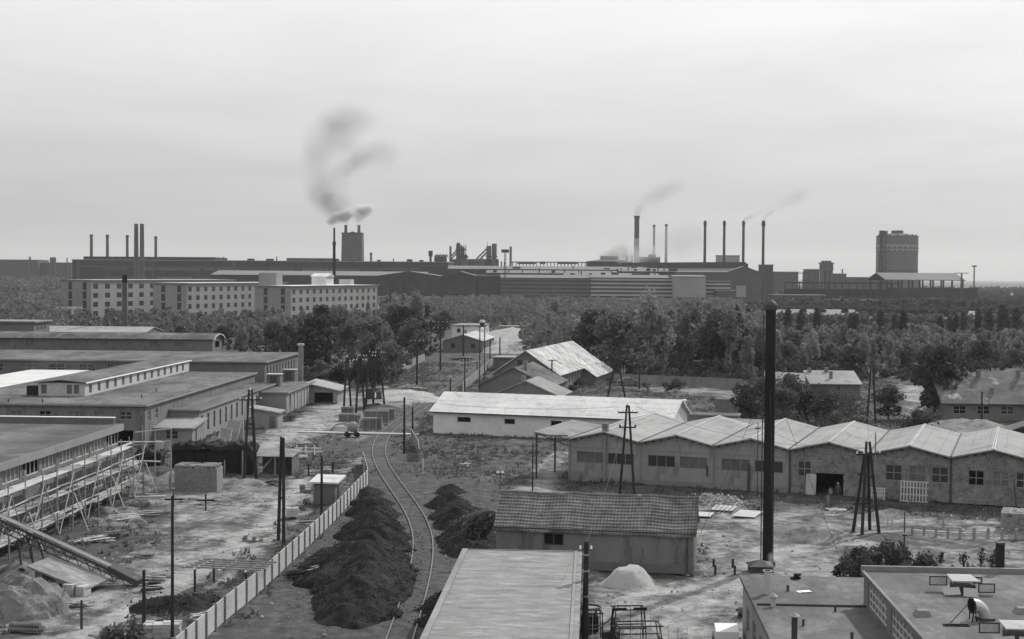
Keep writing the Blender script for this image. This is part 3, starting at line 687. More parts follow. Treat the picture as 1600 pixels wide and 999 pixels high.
# doorway leaf and repair plates
ld = P0+uw*(BW*3+1.55)-vw*.35
dl = MB().box(0,0,0,.95,.06,2.0); tag(dl.build('loose_door', M['conc'], None, ld, (R(-9),0,ROT)), 'pale door leaf leaning left of the black doorway', 'door')
def pallet(name, label, o, w, h, n, m='wood_p', lean=-10, grp=None, back=1):
    t_ = thing(name, label, 'pallet', o, ROT, grp); t_.rotation_euler = (R(lean), 0, ROT)
    for i in range(n): MB().box(i*w/n+.03,-.02,0,i*w/n+.13,.02,h).build('slat', M[m], t_)
    for z in (0.02, h*.33, h*.66, h-.12): MB().box(0,.022,z,w,.09,z+.1).build('crosspiece', M[m], t_)
pallet('pallet', 'small white slatted pallet leaning on the stone wall', P0+uw*(BW*4+.1)-vw*.9, 1.5, 1.15, 8)
pallet('pallet', 'large white slatted rack leaning under the dusty windows', P0+uw*(BW*4+2.9)-vw*1.0, 2.5, 1.95, 9)

# ------------------------------------------------------------------ bright roofed store behind
c0 = G(677, 677); ROTS = R(-18.7)
st, ro = building('storehouse', 'long white store with a bright sheet roof beside the track', 'storehouse', c0, ROTS, 31.3, 10, 2.9, 'plaster_w', ('gx', 2.0, .45, 'asb_w'),
    dict(f=[(3.3,1.55,1.9,.75,'one'), (9.7,1.55,1.5,.75,'one'), (15.9,1.55,1.5,.75,'one')], r=[(4,0,1.6,2.1,'door')]))
MB().box(-.4,-.52,2.72,31.7,-.46,2.86).build('gutter', M['steel'], st)

# ------------------------------------------------------------------ tiled shed
e0 = G(778.5, 895); e1 = G(1089, 901); RT = math.atan2(97.3-99.6, 12.65+.98)
tl = thing('tiled_shed', 'old shed with a wavy tiled roof and stained plaster front wall', 'shed', (-1.02, 99.75, 0), RT)
TL, TW, TH, TR = 13.85, 5.2, 2.95, 2.0
mb = MB(); op = [(3.4, 1.65, 1.4, .85, 'n')]
wall(mb, (0,0), (1,0), TL, TH, op, .3); wall(mb, (TL,0), (0,1), TW, TH, [], .2); wall(mb, (TL,TW), (-1,0), TL, TH, [], .2); wall(mb, (0,TW), (0,-1), TW, TH, [], .2)
for x in (0, TL): mb.poly([(x,0,TH),(x,TW,TH),(x,TW/2,TH+TR)])
mb.build('wall', M['plaster_old'], tl); add_window(tl, (0,0), (1,0), op[0], (2,1,'steel','dark',.08,False))
rv, rf = [], []; NR = 12
def sag(x): return -.07*math.sin(x*.62)**2-.02*math.sin(x*2.1+1)
r = MB()
nx_ = 56
for side in (0, 1):
    for k in range(NR):
        y0 = -.3+(TW/2+.3)*k/NR; y1 = -.3+(TW/2+.3)*(k+1.12)/NR
        for i in range(nx_):
            xa = -.15+(TL+.3)*i/nx_; xb = -.15+(TL+.3)*(i+1)/nx_
            def zz(x, y, up): return TH-.1+(y/(TW/2))*TR+sag(x)+up
            pa = [(xa,y0,zz(xa,y0,.17)),(xb,y0,zz(xb,y0,.17)),(xb,y1,zz(xb,y1,.03)),(xa,y1,zz(xa,y1,.03))]
            lo = [(xa,y0+.03,zz(xa,y0,.02)),(xb,y0+.03,zz(xb,y0,.02))]
            if side: pa = [(x,TW-y,z) for x,y,z in pa]; lo = [(x,TW-y,z) for x,y,z in lo]
            r.poly(pa); r.poly([lo[0], lo[1], pa[1], pa[0]])
ro = r.build('roof', M['tile'], tl)
rc = MB()
for i in range(36):
    x = -.2+(TL+.4)*i/36; z = TH-.1+TR+sag(x)+.06; rc.cyl((x,TW/2,z),(x+.43,TW/2,z+.03),.13,.11,8)
rc.build('ridge_tiles', M['tile_d'], ro)
MB().box(-.15,-.4,TH-.16,TL+.15,-.28,TH-.05).build('gutter', M['steel'], tl)
MB().box(TL+.12,-.35,TH-.1,TL+.2,.0,TH+.05).add([(TL+.12,-.3,TH-.12),(TL+.2,-.3,TH-.12),(TL+.2,TW/2,TH+TR+.06),(TL+.12,TW/2,TH+TR+.06),(TL+.12,-.3,TH+.08),(TL+.2,-.3,TH+.08),(TL+.2,TW/2,TH+TR+.25),(TL+.12,TW/2,TH+TR+.25)],[(0,1,2,3),(4,5,6,7),(0,1,5,4),(1,2,6,5),(2,3,7,6),(3,0,4,7)]).build('bargeboard', M['steel'], tl)
MB().cyl((TL-.45,-.12,.1),(TL-.45,-.12,TH-.1),.05).build('downpipe', M['steel'], tl)
MB().box(-.03,-.035,0,TL+.02,-.004,.62).build('plinth', M['plaster_d'], tl)

# ------------------------------------------------------------------ near roof at the bottom centre
z = 3.5; bl = G(727.5, 860, z); br = G(904, 865, z); RB = ang(bl, br)
Wn = (br-bl).length; Ln = 34
dvec = Vector((math.sin(R(3.2)), math.cos(R(3.2)), 0)); front = bl-dvec*Ln
nb = thing('store_building', 'long flat roofed store in the bottom centre of the yard', 'store', (front.x, front.y, 0), R(-3.2))
ops_r = row(8, 2, 4, 1.3, 1.2, 1.2, 'n')
mb = MB(); wall(mb, (0,0), (1,0), Wn, z-.25, [], .2); wall(mb, (Wn,0), (0,1), Ln, z-.25, ops_r, .2); wall(mb, (Wn,Ln), (-1,0), Wn, z-.25, [], .2); wall(mb, (0,Ln), (0,-1), Ln, z-.25, [], .2)
mb.build('wall', M['plaster_d'], nb)
for o in ops_r: add_window(nb, (Wn,0), (0,1), o, ST['n'])
ro = MB().box(-.15,-.15,z-.245,Wn+.2,Ln+.12,z).build('roof', M['felt_l'], nb)
MB().box(-.2,-.15,z-.2,.12,Ln+.14,z+.09).box(Wn-.25,-.15,z-.05,Wn-.1,Ln+.14,z+.06).build('kerb', M['plaster'], ro)
MB().box(-.2,Ln+.12,z-.2,Wn+.2,Ln+.2,z+.05).build('edge_flashing', M['steel_l'], ro)

# ------------------------------------------------------------------ bottom right buildings
z1 = 3.8; q = G(1161, 900, z1); RR = R(-3.4); Lr = 30
dv = Vector((math.sin(R(3.4)), math.cos(R(3.4)), 0)); f0 = q-dv*Lr
ops_l = row(9, 2, 3.1, 1.2, 1.5, 1.4, 'n')
rb, ro = building('low_annex', 'low flat roofed building with vent pipes in the bottom right', 'building', (f0.x, f0.y, 0), RR, 8.2, Lr, z1-.2, 'plaster', ('flat', .2, .18, 'felt_p'), dict(l=ops_l))
# local coords helper on roofs
def to_local(o, p):
    a = o.rotation_euler.z; d = Vector(p)-Vector(o.location); return Vector((d.x*math.cos(-a)-d.y*math.sin(-a), d.x*math.sin(-a)+d.y*math.cos(-a), d.z))
st_ = to_local(rb, G(1250, 947, z1)).y
MB().box(.0, st_-.05, z1, 8.2, st_+.07, z1+.1).build('seam', M['steel'], ro)
q2 = G(1350, 947, z1); z2 = 5.5; q2t = G(1350, 892, z2); q2 = Vector((q2t.x, q2t.y, 0))
L2 = 40; f2 = q2-dv*L2
ops2 = []
for i in range(7): ops2.append((1.0+i*5.6, 1.35, 4.7, 2.9, 'steel'))
ops2 = [(1.2+i*5.6, 3.95, 4.6, 1.25, 'steel') for i in range(7)]
r2, ro2 = building('workshop_hall', 'taller flat roofed hall with long barred windows in the bottom right corner', 'hall', (f2.x, f2.y, 0), RR, 24, L2, z2-.2, 'plaster_d', ('flat', .2, .14, 'felt_p'), dict(l=ops2))
MB().box(-.14, L2-.1, z2, 24.1, L2+.14, z2+.26).build('parapet', M['conc_d'], ro2)
MB().box(-.16, -.1, z2, -.02, L2-.15, z2+.06).build('kerb', M['conc_d'], ro2)
def pipe(label, px, py, zr, h, r=.11, m='steel', cap=True, name='vent_pipe', grp='vent pipes on the flat roofs'):
    p = G(px, py, zr); o = thing(name, label, 'vent pipe', p, 0, grp)
    MB().cyl((0,0,0),(0,0,h),r,r,12).build('pipe', M[m], o)
    if cap: MB().lathe([(r*1.9,h),(r*1.9,h+.03),(.02,h+.2)],12).build('cap', M['steel_l'], o)
    else: MB().cyl((0,0,h-.06),(0,0,h),r*1.25,r*1.25,12).build('collar', M[m], o)
    return o
pipe('short dark vent pipe nearest the back edge of the low roof', 1231, 924, z1, .3, .07, 'steel', False)
pipe('thick white chimney pipe giving off steam on the low roof', 1199, 928, z1, 1.25, .2, 'conc', False, 'steam_pipe')
pipe('capped grey vent pipe at the left edge of the low roof', 1208, 948, z1, .5, .13, 'conc', True)
pipe('tall capped vent pipe in the near part of the low roof', 1241, 1004, z1, 1.2, .14, 'steel', True)
pipe('small dark vent stub right of the tall capped pipe', 1255, 978, z1, .3, .06, 'steel', False)
pipe('small vent stub on the roof seam beside the window wall', 1305, 956, z1, .25, .06, 'steel', False)
pipe('small vent pipe near the shadow at the bottom of the low roof', 1331, 1004, z1, .45, .07, 'steel', False)
sp = MB()
for i in range(3): sp.obox((i*.05, 0, .07+i*.09), (.5-i*.1, .3, .1), .4+i)
o = sp.build('tar_lump', M['black'], None, G(1243, 905, z1)); tag(o, 'black lump of tar lying at the back of the low roof', 'tar lump')
o = MB().box(-.3,-.2,0,.35,.2,.03).box(-.1,-.3,.031,.4,.1,.06).build('paper_scrap', M['white'], None, G(1254, 925, z1), (0,0,.3)); tag(o, 'scrap of white paper lying on the low roof', 'paper')
p = G(1562, 893, z2+.0); sk = thing('roof_flue', 'tall dark square flue standing on the taller flat roof', 'flue', p, .1)
MB().box(-.17,-.17,0,.17,.17,1.42).build('shaft', M['black'], sk); MB().box(-.24,-.24,0,.24,.24,.1).build('base', M['conc'], sk); MB().box(-.2,-.2,1.42,.2,.2,1.5).build('rim', M['steel'], sk)
# skylight tables with folded out frames
def roof_vent(px, py, label, s=1.0):
    p = G(px, py, z2); o = thing('roof_light', label, 'roof light', p, RR, 'roof lights with hinged frames'); 
    MB().box(-.5*s,-.45*s,0,.5*s,.45*s,.42).build('curb', M['steel'], o)
    MB().add([(-.62*s,-.5*s,.62),(.7*s,-.5*s,.62),(.5*s,.6*s,.72),(-.62*s,.6*s,.72),(-.62*s,-.5*s,.66),(.7*s,-.5*s,.66),(.5*s,.6*s,.76),(-.62*s,.6*s,.76)],[(0,3,2,1),(4,5,6,7),(0,1,5,4),(1,2,6,5),(2,3,7,6),(3,0,4,7)]).build('lid', M['conc'], o)
    for x in (-.45, .45):
        for y in (-.4, .4): MB().cyl((x*s,y*s,.4),(x*s,y*s,.63),.025,.025,6).build('hinge_post', M['steel'], o)
    def fr(x0, x1, y, z0, z1, ry):
        f = MB().box(x0,y,z0,x1,y+.04,z0+.045).box(x0,y,z1-.045,x1,y+.04,z1).box(x0,y+.002,z0,x0+.045,y+.038,z1).box(x1-.045,y+.002,z0,x1,y+.038,z1)
        q = f.build('flap_frame', M['black'], o, (0,0,0), (0,0,ry)); MB().box(x0+.04,y+.015,z0+.04,x1-.04,y+.03,z1-.04).build('flap_sheet', M['conc'], q)
    fr(-1.5*s,-.65*s,.3,.25,.7,0); fr(.62*s,1.4*s,-.45,.1,.55,0); fr(.55*s,1.1*s,.65,.3,.62,0)
    MB().add([(-1.1*s,-.95,.06),(-.3*s,-.9,.1),(-.35*s,-.7,.42),(-1.15*s,-.75,.36)],[(0,1,2,3)]).add([(-.2*s,-.95,.03),(.5*s,-1.0,.0),(.5*s,-.75,.36),(-.15*s,-.72,.4)],[(0,1,2,3)]).build('loose_pane', M['conc'], o)
    return o
roof_vent(1504, 926, 'roof light with open flaps behind the bent duct')
roof_vent(1590, 1003, 'roof light with open flaps cut by the bottom right corner')
# bent zinc duct
p = G(1530, 969, z2); dc = thing('bent_duct', 'bent zinc fan duct with a black mouth on the flat roof', 'duct', p, R(12)); dc.scale = (.82,.82,.82)
def bend(c0, rad, a0, a1, r, n=12, k=18, y=0):
    mb = MB(); b = 0
    for i in range(n+1):
        a = a0+(a1-a0)*i/n; cx = c0[0]+rad*math.cos(a); cz = c0[1]+rad*math.sin(a); rr = r*(1.0+.25*i/n)
        for j in range(k):
            t_ = 2*math.pi*j/k; q = rr*math.cos(t_); mb.v.append((cx+q*math.cos(a), y+rr*math.sin(t_), cz+q*math.sin(a)))
    for i in range(n):
        for j in range(k): mb.f.append((i*k+j, i*k+(j+1)%k, (i+1)*k+(j+1)%k, (i+1)*k+j))
    return mb
bd = bend((-.38,.12), .68, R(0), R(92), .30); bd.build('elbow', M['shiny'], dc, smooth=True)
MB().cyl((-.41,0,.8),(-.47,0,.8),.42,.44,20).build('mouth_ring', M['steel'], dc); MB().cyl((-.475,0,.8),(-.48,0,.8),.36,.36,20).build('mouth', M['dark'], dc)  # dark disc paints the shade inside the duct opening
MB().box(-.05,-.4,0,.72,.4,.14).build('base', M['steel'], dc)
for x, y in ((-.55,-.25),(-.4,.3),(-.3,-.3)): MB().beam((x,y,0),(-.42,y*.8,.72),.06).build('strut', M['black'], dc)
MB().beam((-.9,-.4,1.0),(-2.3,-.9,.05),.035).build('guy_rod', M['steel'], dc)
for px, py, lb in ((1441,962,'small square roof hatch left of the bent duct'),(1597,958,'small square roof hatch at the right edge of the flat roof')):
    p = G(px, py, z2); o = MB().add([(-.36,-.3,0),(.36,-.3,0),(.36,.3,0),(-.36,.3,0),(-.24,-.2,.26),(.24,-.2,.26),(.24,.2,.26),(-.24,.2,.26)],[(4,5,6,7),(0,1,5,4),(1,2,6,5),(2,3,7,6),(3,0,4,7)]).build('roof_hatch', M['conc_d'], None, p); tag(o, lb, 'hatch')
o = MB().box(-.55,-.15,0,.55,-.1,.05).box(-.55,.1,0,.55,.15,.05).box(-.55,-.1,0,-.5,.1,.05).box(.5,-.1,0,.55,.1,.05).build('empty_frame', M['black'], None, G(1494, 978, z2), (0,0,-.05)); tag(o, 'empty black frame lying flat on the roof', 'frame')
# tall stack with small hut
cb = G(1199.5, 884); r_ = .37
ck = thing('stack', 'very tall black steel stack rising in front of the workshops', 'chimney', (cb.x, cb.y, 0))
htop = Z(1204, 474, cb.y)
MB().cyl((0,0,-.2),(0,0,htop-.5),r_*1.03,r_*.97,28).build('shaft', M['black'], ck, smooth=False)
MB().lathe([(r_*.9,htop-.55),(r_*1.28,htop-.45),(r_*1.3,htop-.15),(r_*1.05,htop),(r_*.6,htop+.16),(.1,htop+.22)],24).build('hood', M['steel'], ck)
ld_ = MB().beam((-.5,-.12,.3),(-.5,-.12,htop-.8),.035).beam((-.5,.12,.3),(-.5,.12,htop-.8),.035)
for i in range(int(htop/.45)): ld_.beam((-.5,-.12,.4+i*.45),(-.5,.12,.4+i*.45),.025)
ld_.build('ladder', M['steel'], ck)
for a_ in (.4, 2.5, 4.6): MB().cyl((.4*math.cos(a_),.4*math.sin(a_),12.6),(6.2*math.cos(a_),6.2*math.sin(a_),.05),.014,.014,5).build('guy_wire', M['steel'], ck)
for zz in (4.1, 8.2, 12.6): MB().cyl((0,0,zz),(0,0,zz+.07),r_*1.06,r_*1.06,24).build('band', M['black'], ck)
MB().lathe([(.55,0),(.55,.3),(.42,.4)],16).build('foot', M['steel'], ck)
p = G(1187, 897); h_ = building('boiler_hut', 'small dark hut with a peaked lid behind the steam pipe', 'hut', (p.x-.6, p.y, 0), 0, 1.5, 1.4, .5, 'steel', ('hip', .35, .15, 'steel'))

# ------------------------------------------------------------------ houses behind the bright store
p = G(872.5, 614)
W_ = 11.8; rt = R(-14); a = Vector((math.cos(rt), math.sin(rt), 0)); l0 = p-a*W_
h1, ro = building('gabled_house', 'large gabled works house with a blotched pale roof', 'house', (l0.x, l0.y, 0), rt, W_, 40, 3.2, 'plaster_d', ('gy', 4.0, .4, 'asb_old'),
    dict(f=[(1.2,1.2,.9,1.2,'n'),(4.2,1.2,.9,1.2,'n'),(7.4,1.2,1.2,1.2,'n')], r=row(8,1.2,2.5,1.1,1.3,1.3,'mid')))
sa = MB().box(W_+.02,21.5,0,W_+2.4,39.8,1.75).build('side_wall', M['plaster_d'], h1)
MB().slab((W_-.1,21,3.3),(W_+2.9,21,1.3),(W_+2.9,40.4,1.3),(W_-.1,40.4,3.3),.16).build('side_roof', M['asb_old'], h1)
MB().add([(W_,21.45,1.7),(W_+2.4,21.45,1.7),(W_,21.45,3.2)],[(0,1,2)]).build('side_gable', M['plaster_d'], h1)
for k, (x, y) in enumerate(((4.8,5),(5.4,11),(5.4,15))): MB().box(x,y,5.8,x+.6,y+.6,7.9).build('chimney', M['brickw'], ro)
MB().box(4.4,-.06,4.4,5.2,-.004,5.6).build('attic_window', M['glass'], h1)
# smaller houses
def gable_px(apex, le, re_, dist, depth, label, rm, wm='plaster_d', rot=-12, ops=None, chim=None, name='gabled_house'):
    xa, xl, xr = X(apex[0], dist), X(le[0], dist), X(re_[0], dist); zt = Z(*apex, dist); ze = (Z(*le, dist)+Z(*re_, dist))/2
    o, ro = building(name, label, 'house', (xl, dist, 0), R(rot), xr-xl, depth, ze, wm, ('gy', zt-ze, .3, rm), ops or {})
    for (x, y, h) in (chim or []): MB().box(x,y,zt-1.2,x+.55,y+.55,zt+h).build('chimney', M['brickw'], ro)
    return o
gable_px((805,575),(748,603),(862,603),222,15,'dark roofed house standing in front of the large gabled house','felt2',chim=[(6.6,3,1.0)])
gable_px((823.5,595.5),(770,617),(877,619),203,9,'low house with a grey roof just behind the bright store','felt_l',chim=[(3.8,2,.7)])
gable_px((726,523.5),(692,533),(755,533),378,26,'pale gabled house at the far end of the rail yard','asb_old','plaster_d',-6,dict(f=[(2.2,1.1,1.1,1.3,'far'),(7.6,1.1,1.1,1.3,'far')],r=row(6,1.5,4,1.1,1.1,1.2,'far')),[(5,6,1.2)])
p = D(706, 540, 420); building('office_block', 'two storey white block behind the far gabled house', 'office', (p.x, 420, 0), R(-8), 8.5, 16, 5.6, 'plaster_w', ('flat', .25, .3, 'felt_l'), dict(f=[(1.5,3.6,1.1,1.2,'far')], r=row(5,1.2,3,3.4,1.2,1.3,'far')+row(5,1.2,3,.9,1.2,1.3,'far')))
p = G(781, 525); building('far_barrack', 'long low flat roofed hut at the edge of the far wood', 'hut', (X(781,470), 470, 0), R(-4), 17, 7, 3.6, 'plaster', ('flat', .25, .4, 'felt_l'), dict(f=[(6,1.1,1.2,1.4,'far'),(9.8,1.1,1.2,1.4,'far'),(13.5,1.1,1.2,1.4,'far')]))
p = G(771, 578); building('flat_hut', 'small flat roofed shed left of the large gabled house', 'shed', (p.x, p.y, 0), R(-12), 9, 6, 2.6, 'wood_m', ('flat', .2, .4, 'asb_y'), dict(f=[(1,.0,1.2,2,'door')]))
pv = thing('white_pavilion', 'small white porch with pillars behind the gabled house', 'porch', D(938, 590, 300)*1.0, R(-10)); pv.location.z = 0
MB().box(0,0,3.0,5.2,4,3.25).build('roof', M['asb_y'], pv); MB().box(0,2,0,3.0,4,3.0).build('wall', M['plaster_w'], pv)
for x in (3.2, 3.9, 4.5, 5.0): MB().box(x,0.1,0,x+.14,.3,3).build('pillar', M['white'], pv)
# ruined block and hut beside the bright store
p = G(1122, 640); building('brick_outhouse', 'windowless brick outhouse right of the bright store', 'outhouse', (X(1120,212), 212, 0), R(-14), 4.6, 4, 2.2, 'brickw', ('flat', .12, .05, 'felt2'))
building('sheet_hut', 'low hut with an edged sheet roof behind the third workshop bay', 'hut', (X(1122,176), 176, 0), R(-20), 4.6, 5.5, 1.6, 'brickw', ('my', .7, .3, 'asb_yd'))
building('long_low_wall', 'dark low outbuilding at the right end of the bright store', 'outbuilding', (X(1072,188), 188, 0), R(-14), 7, 3.5, 2.2, 'brickw', ('flat', .12, .1, 'felt2'))
o = MB().box(-.4,-.4,-.2,.4,.4,2.6).box(-.5,-.5,2.6,.5,.5,2.75).build('gate_pillar', M['white'], None, (X(1069,205), 205, 0)); tag(o, 'short white pillar beside the end of the bright roof', 'pillar')
# right hand houses
p = G(1301, 640); h3, ro = building('sheet_roof_house', 'small house with a light sheet roof among dark trees', 'house', (X(1270,238), 238, 0), R(-3), 8.0, 7, 2.7, 'plaster_d', ('my', 1.6, .35, 'asb_y'), dict(f=[(4.2,.9,.6,1.5,'n')], r=[(2,1,.8,1.3,'n')]))
MB().box(3.4,2.5,3.4,3.9,3.0,4.7).build('chimney', M['brickw'], ro); MB().box(.3,6,4.2,.9,6.6,5).build('chimney', M['brickw'], ro); MB().box(3.2,6.2,4.2,3.8,6.8,5.1).build('chimney', M['brickw'], ro)
p = G(1478, 650); h4, ro = building('mossy_house', 'long house with a blotched mossy tile roof at the right edge', 'house', (X(1478,205), 205, 0), R(-3), 26, 11, 2.7, 'plaster_d', ('gx', 3.2, .5, 'tile_d'), dict(f=row(7,1.3,3.4,1.0,1.8,1.2,'n')))
for x, y, zb in ((7.0,1.6,3.2),(6.0,5.2,5.6),(11.8,5.3,5.6),(12.6,1.8,3.3),(3.0,5.2,5.5)): MB().box(x,y,zb,x+.55,y+.55,zb+1.5).build('chimney', M['brickw'], ro)
p = G(1581, 690); building('tarred_shed', 'small dark tarred shed behind the last workshop bay', 'shed', (X(1580,168), 168, 0), R(-15), 6, 5, 2.4, 'wood_d', ('gy', 1.1, .2, 'felt'), dict(f=[(1,0,1,1.9,'door')]))

# ------------------------------------------------------------------ left factory sheds
RL_ = R(-2.8)
# front hall with clerestory
c = G(226.5, 701); WX = 25.7; u = Vector((math.cos(RL_), math.sin(RL_), 0)); fl = c-u*WX
ops = dict(f=[(WX-x, 3.35, 1.45, .95, 'n') for x in (3.0,6.1,9.2,12.6,16.0,19.6)], r=[(1.2,3.1,1,1.2,'n'),(4.1,3.1,1,1.2,'n')])
ops['f'] += [(WX-3.2, .2, 1.8, 1.9, 'hole')]
ops['f'] = [o for o in ops['f']]
for o in list(ops['f']): pass
hb, ro = building('clerestory_hall', 'grey plastered hall carrying a long raised clerestory', 'hall', (fl.x, fl.y, 0), RL_, WX, 56, 4.9, 'plaster_old', ('flat', .22, .35, 'felt2'), ops)
mlx = to_local(hb, Vector((-59.0,177,0))); mw = 5.9; my = mlx.y; mx = mlx.x
mb = MB(); ml = 47; op_r = [(1.4+i*3.2, .28, 1.15, 1.1, 'w') for i in range(14)]; op_f = [(.35,.3,.7,1.1,'n'),(3.6,.3,.65,1.1,'n'),(4.5,.3,.65,1.1,'n')]
cw_ = MB(); wall(cw_, (0,0),(1,0),mw,1.65,op_f,.15); wall(cw_, (mw,0),(0,1),ml,1.65,op_r,.15); wall(cw_, (mw,ml),(-1,0),mw,1.65,[],.1); wall(cw_, (0,ml),(0,-1),ml,1.65,[],.1)
ce = link('clerestory', cw_.mesh('clerestory', mat('clerestory_render', .42, .15, .6, bump=.1, spots=.3, spot_c=.8, spot_sc=.8)), hb, (mx, my, 5.12))
for o in op_f: q_ = add_window(ce, (0,0),(1,0),o,(1,2,'wood','glass_l',.07,True))
for o in op_r: q_ = add_window(ce, (mw,0),(0,1),o,(2,2,'white','glass_l',.07,True))
cr = MB(); cr.slab((-.3,-.4,1.62),(mw/2,-.4,1.95),(mw/2,ml+.3,1.95),(-.3,ml+.3,1.62),.12); cr.slab((mw/2,-.4,1.95),(mw+.3,-.4,1.62),(mw+.3,ml+.3,1.62),(mw/2,ml+.3,1.95),.12); cr.build('clerestory_roof', M['felt2'], ce)
MB().box(mw+.3,-.4,1.6,mw+.34,ml+.3,1.76).build('trim', M['white'], ce)
for x, y in ((3,1.2),(9,1.1),(13,1.4),(21.6,18),(22.5,9)): MB().cyl((x,y,5.1),(x,y,5.55),.08,.08,8).build('roof_vent', M['steel'], ro)
bx_ = MB().box(mx-1.7,my+.5,5.12,mx-.3,my+2.2,6.3).build('tank_box', M['black'], ro)
# bright gravel roof hall
building('pale_roof_hall', 'flat hall with a dazzling white gravel roof', 'hall', (X(0,180)-14, 181, 0), RL_, abs(X(0,180)-14+69.2), 46, 4.75, 'plaster', ('flat', .25, .1, 'gravel'), dict(f=row(6,2,4,1.5,1.4,1.4,'n')))
# right wing
c = G(314, 690); z = 3.5; c3 = Vector((-38.6, 175.2, 0)); w3 = 5.9; fl = c3-u*w3
ops = dict(r=[(1.0+i*3.0, .75, .95, 2.1, 'tall') for i in range(14)])
wg, ro = building('tall_window_wing', 'low wing with a row of tall narrow windows', 'wing', (fl.x, fl.y, 0), RL_, w3, 44, z, 'plaster', ('flat', .2, .3, 'felt2'), ops)
# little annex in front
c = G(301, 697); an = building('annex', 'little annex with a whitish lean-to roof below the wing', 'annex', (-44.0, 169.2, 0), RL_, 6.0, 5.6, 2.0, 'plaster', ('my', .55, .35, 'asb_y'), dict(f=[(2.8,.75,1.5,1.0,'n')], r=[(1.2,.1,.9,1.8,'door')]))
# yard block with roof vents
c = Vector((-33.0, 208, 0)); fl = c-u*7.2
yb, ro = building('vented_block', 'narrow block with two brick roof vents and pilastered side', 'block', (fl.x, fl.y, 0), RL_, 7.2, 21, 3.0, 'plaster', ('flat', .2, .35, 'felt2'), dict(r=[(2.2,.8,.7,1.8,'tall')], f=[(1.5,.0,1.2,2.1,'door')]))
for i in range(7): MB().box(7.2,3.2+i*2.6,0,7.32,3.5+i*2.6,2.98).build('pilaster', M['conc'], yb)
for (px, py) in ((428, 604), (451, 596)):
    q_ = to_local(yb, G(px, py, 3.2)); v = MB().box(q_.x-.95,q_.y,3.19,q_.x+.95,q_.y+1.5,5.0).build('vent_house', M['plaster_d'], ro)
    MB().box(q_.x-1.15,q_.y-.2,5.0,q_.x+1.15,q_.y+1.7,5.12).build('vent_roof', M['conc'], v); MB().box(q_.x-.6,q_.y-.03,3.5,q_.x+.5,q_.y-.004,4.8).build('louvre', M['steel'], v)
p = D(470, 600, 233); rc_ = thing('round_flue', 'grey round flue standing beside the vented block', 'flue', (p.x, 233, 0))
MB().cyl((0,0,-.1),(0,0,Z(470,537,233)-.3),.45,.42,18).build('shaft', M['conc_d'], rc_); hz = Z(470,537,233); MB().cyl((0,0,hz-.3),(0,0,hz),.58,.58,18).build('rim', M['conc'], rc_)
# tall back building
c = Vector((-39.3, 226, 0)); fl = c-u*62
b5, ro = building('back_hall', 'long back hall with pairs of black windows under a felt roof', 'hall', (fl.x, fl.y, 0), RL_, 62, 27, 6.35, 'plaster_d', ('flat', .22, .4, 'felt2'),
    dict(f=[(x, 4.6, 2.6, 1.3, 'n') for x in (2,7,12,17,22,27,32)]+[(x,5.2,1,.7,'n') for x in (36.5,39.5,42.5)], r=[(1.5+i*2.35, 3.3, .9, 2.3, 'tall') for i in range(10)]))
b6 = thing('long_monitor', 'long arched roof shed standing behind the back hall', 'shed', (-118, 262, 0), RL_)
L6 = 63.5; mb = MB(); op6 = [(6+i*4.6, 7.2, 1.5, 1.1, 'farl') for i in range(12)]
wall(mb, (0,0),(1,0),L6,8.5,op6,.2); wall(mb, (L6,0),(0,1),7,8.5,[(2,6.9,3,1.2,'farl')],.2); wall(mb, (0,7),(0,-1),7,8.5,[],.2); wall(mb,(L6,7),(-1,0),L6,8.5,[],.2)
arc = [(-.5,8.4),(1,9.05),(3.5,9.4),(6,9.05),(7.5,8.4)]
for x in (0, L6): mb.poly([(x,y,z_) for y,z_ in arc])
mb.build('wall', M['plaster_d'], b6)
r = MB()
for i in range(4): r.slab((-.3,arc[i][0],arc[i][1]),(L6+.4,arc[i][0],arc[i][1]),(L6+.4,arc[i+1][0],arc[i+1][1]),(-.3,arc[i+1][0],arc[i+1][1]),.12)
ro = r.build('roof', M['felt2'], b6)
for o in op6: add_window(b6, (0,0),(1,0),o,ST['farl'])
ed = MB()
for i in range(4): ed.beam((L6+.45,arc[i][0],arc[i][1]),(L6+.45,arc[i+1][0],arc[i+1][1]),.2)
ed.build('verge', M['conc'], ro)
building('far_long_shed', 'far low shed with a thin grey roof line before the white blocks', 'shed', (X(55,330), 330, 0), RL_, X(228,330)-X(55,330), 14, 6.6, 'plaster_d', ('gx', 1.1, .3, 'asb_y'))
building('head_house', 'square headhouse with three tiny windows at the left edge', 'headhouse', (X(-30,300), 300, 0), RL_, X(54,300)-X(-30,300), 9, 9.9, 'plaster_d', ('flat', .3, .5, 'felt_l'), dict(r=[(2,8.2,.8,.8,'one'),(4,8.2,.8,.8,'one'),(6,8.2,.8,.8,'one')]))
fr_ = thing('unfinished_building', 'unfinished pale concrete frame left of the white blocks', 'building', (X(-40,520), 520, 0), R(-3))
for i in range(7): MB().box(i*6,0,-.2,i*6+.6,.6,7.2).build('column', M['conc'], fr_)
MB().box(0,-.1,7.2,37,.7,7.9).build('beam', M['conc'], fr_); MB().box(0,8,7.2,37,8.7,7.9).build('beam', M['conc'], fr_)
c = D(195, 500, 345); sc_ = thing('brick_stack', 'dark tapering brick chimney in front of the white blocks', 'chimney', (c.x, 345, 0))
MB().cyl((0,0,-.2),(0,0,Z(197,442,345)),.82,.58,24).build('shaft', M['brick_ch'], sc_); MB().cyl((0,0,Z(197,442,345)),(0,0,Z(197,430.5,345)),.62,.6,24).build('head', M['black'], sc_)
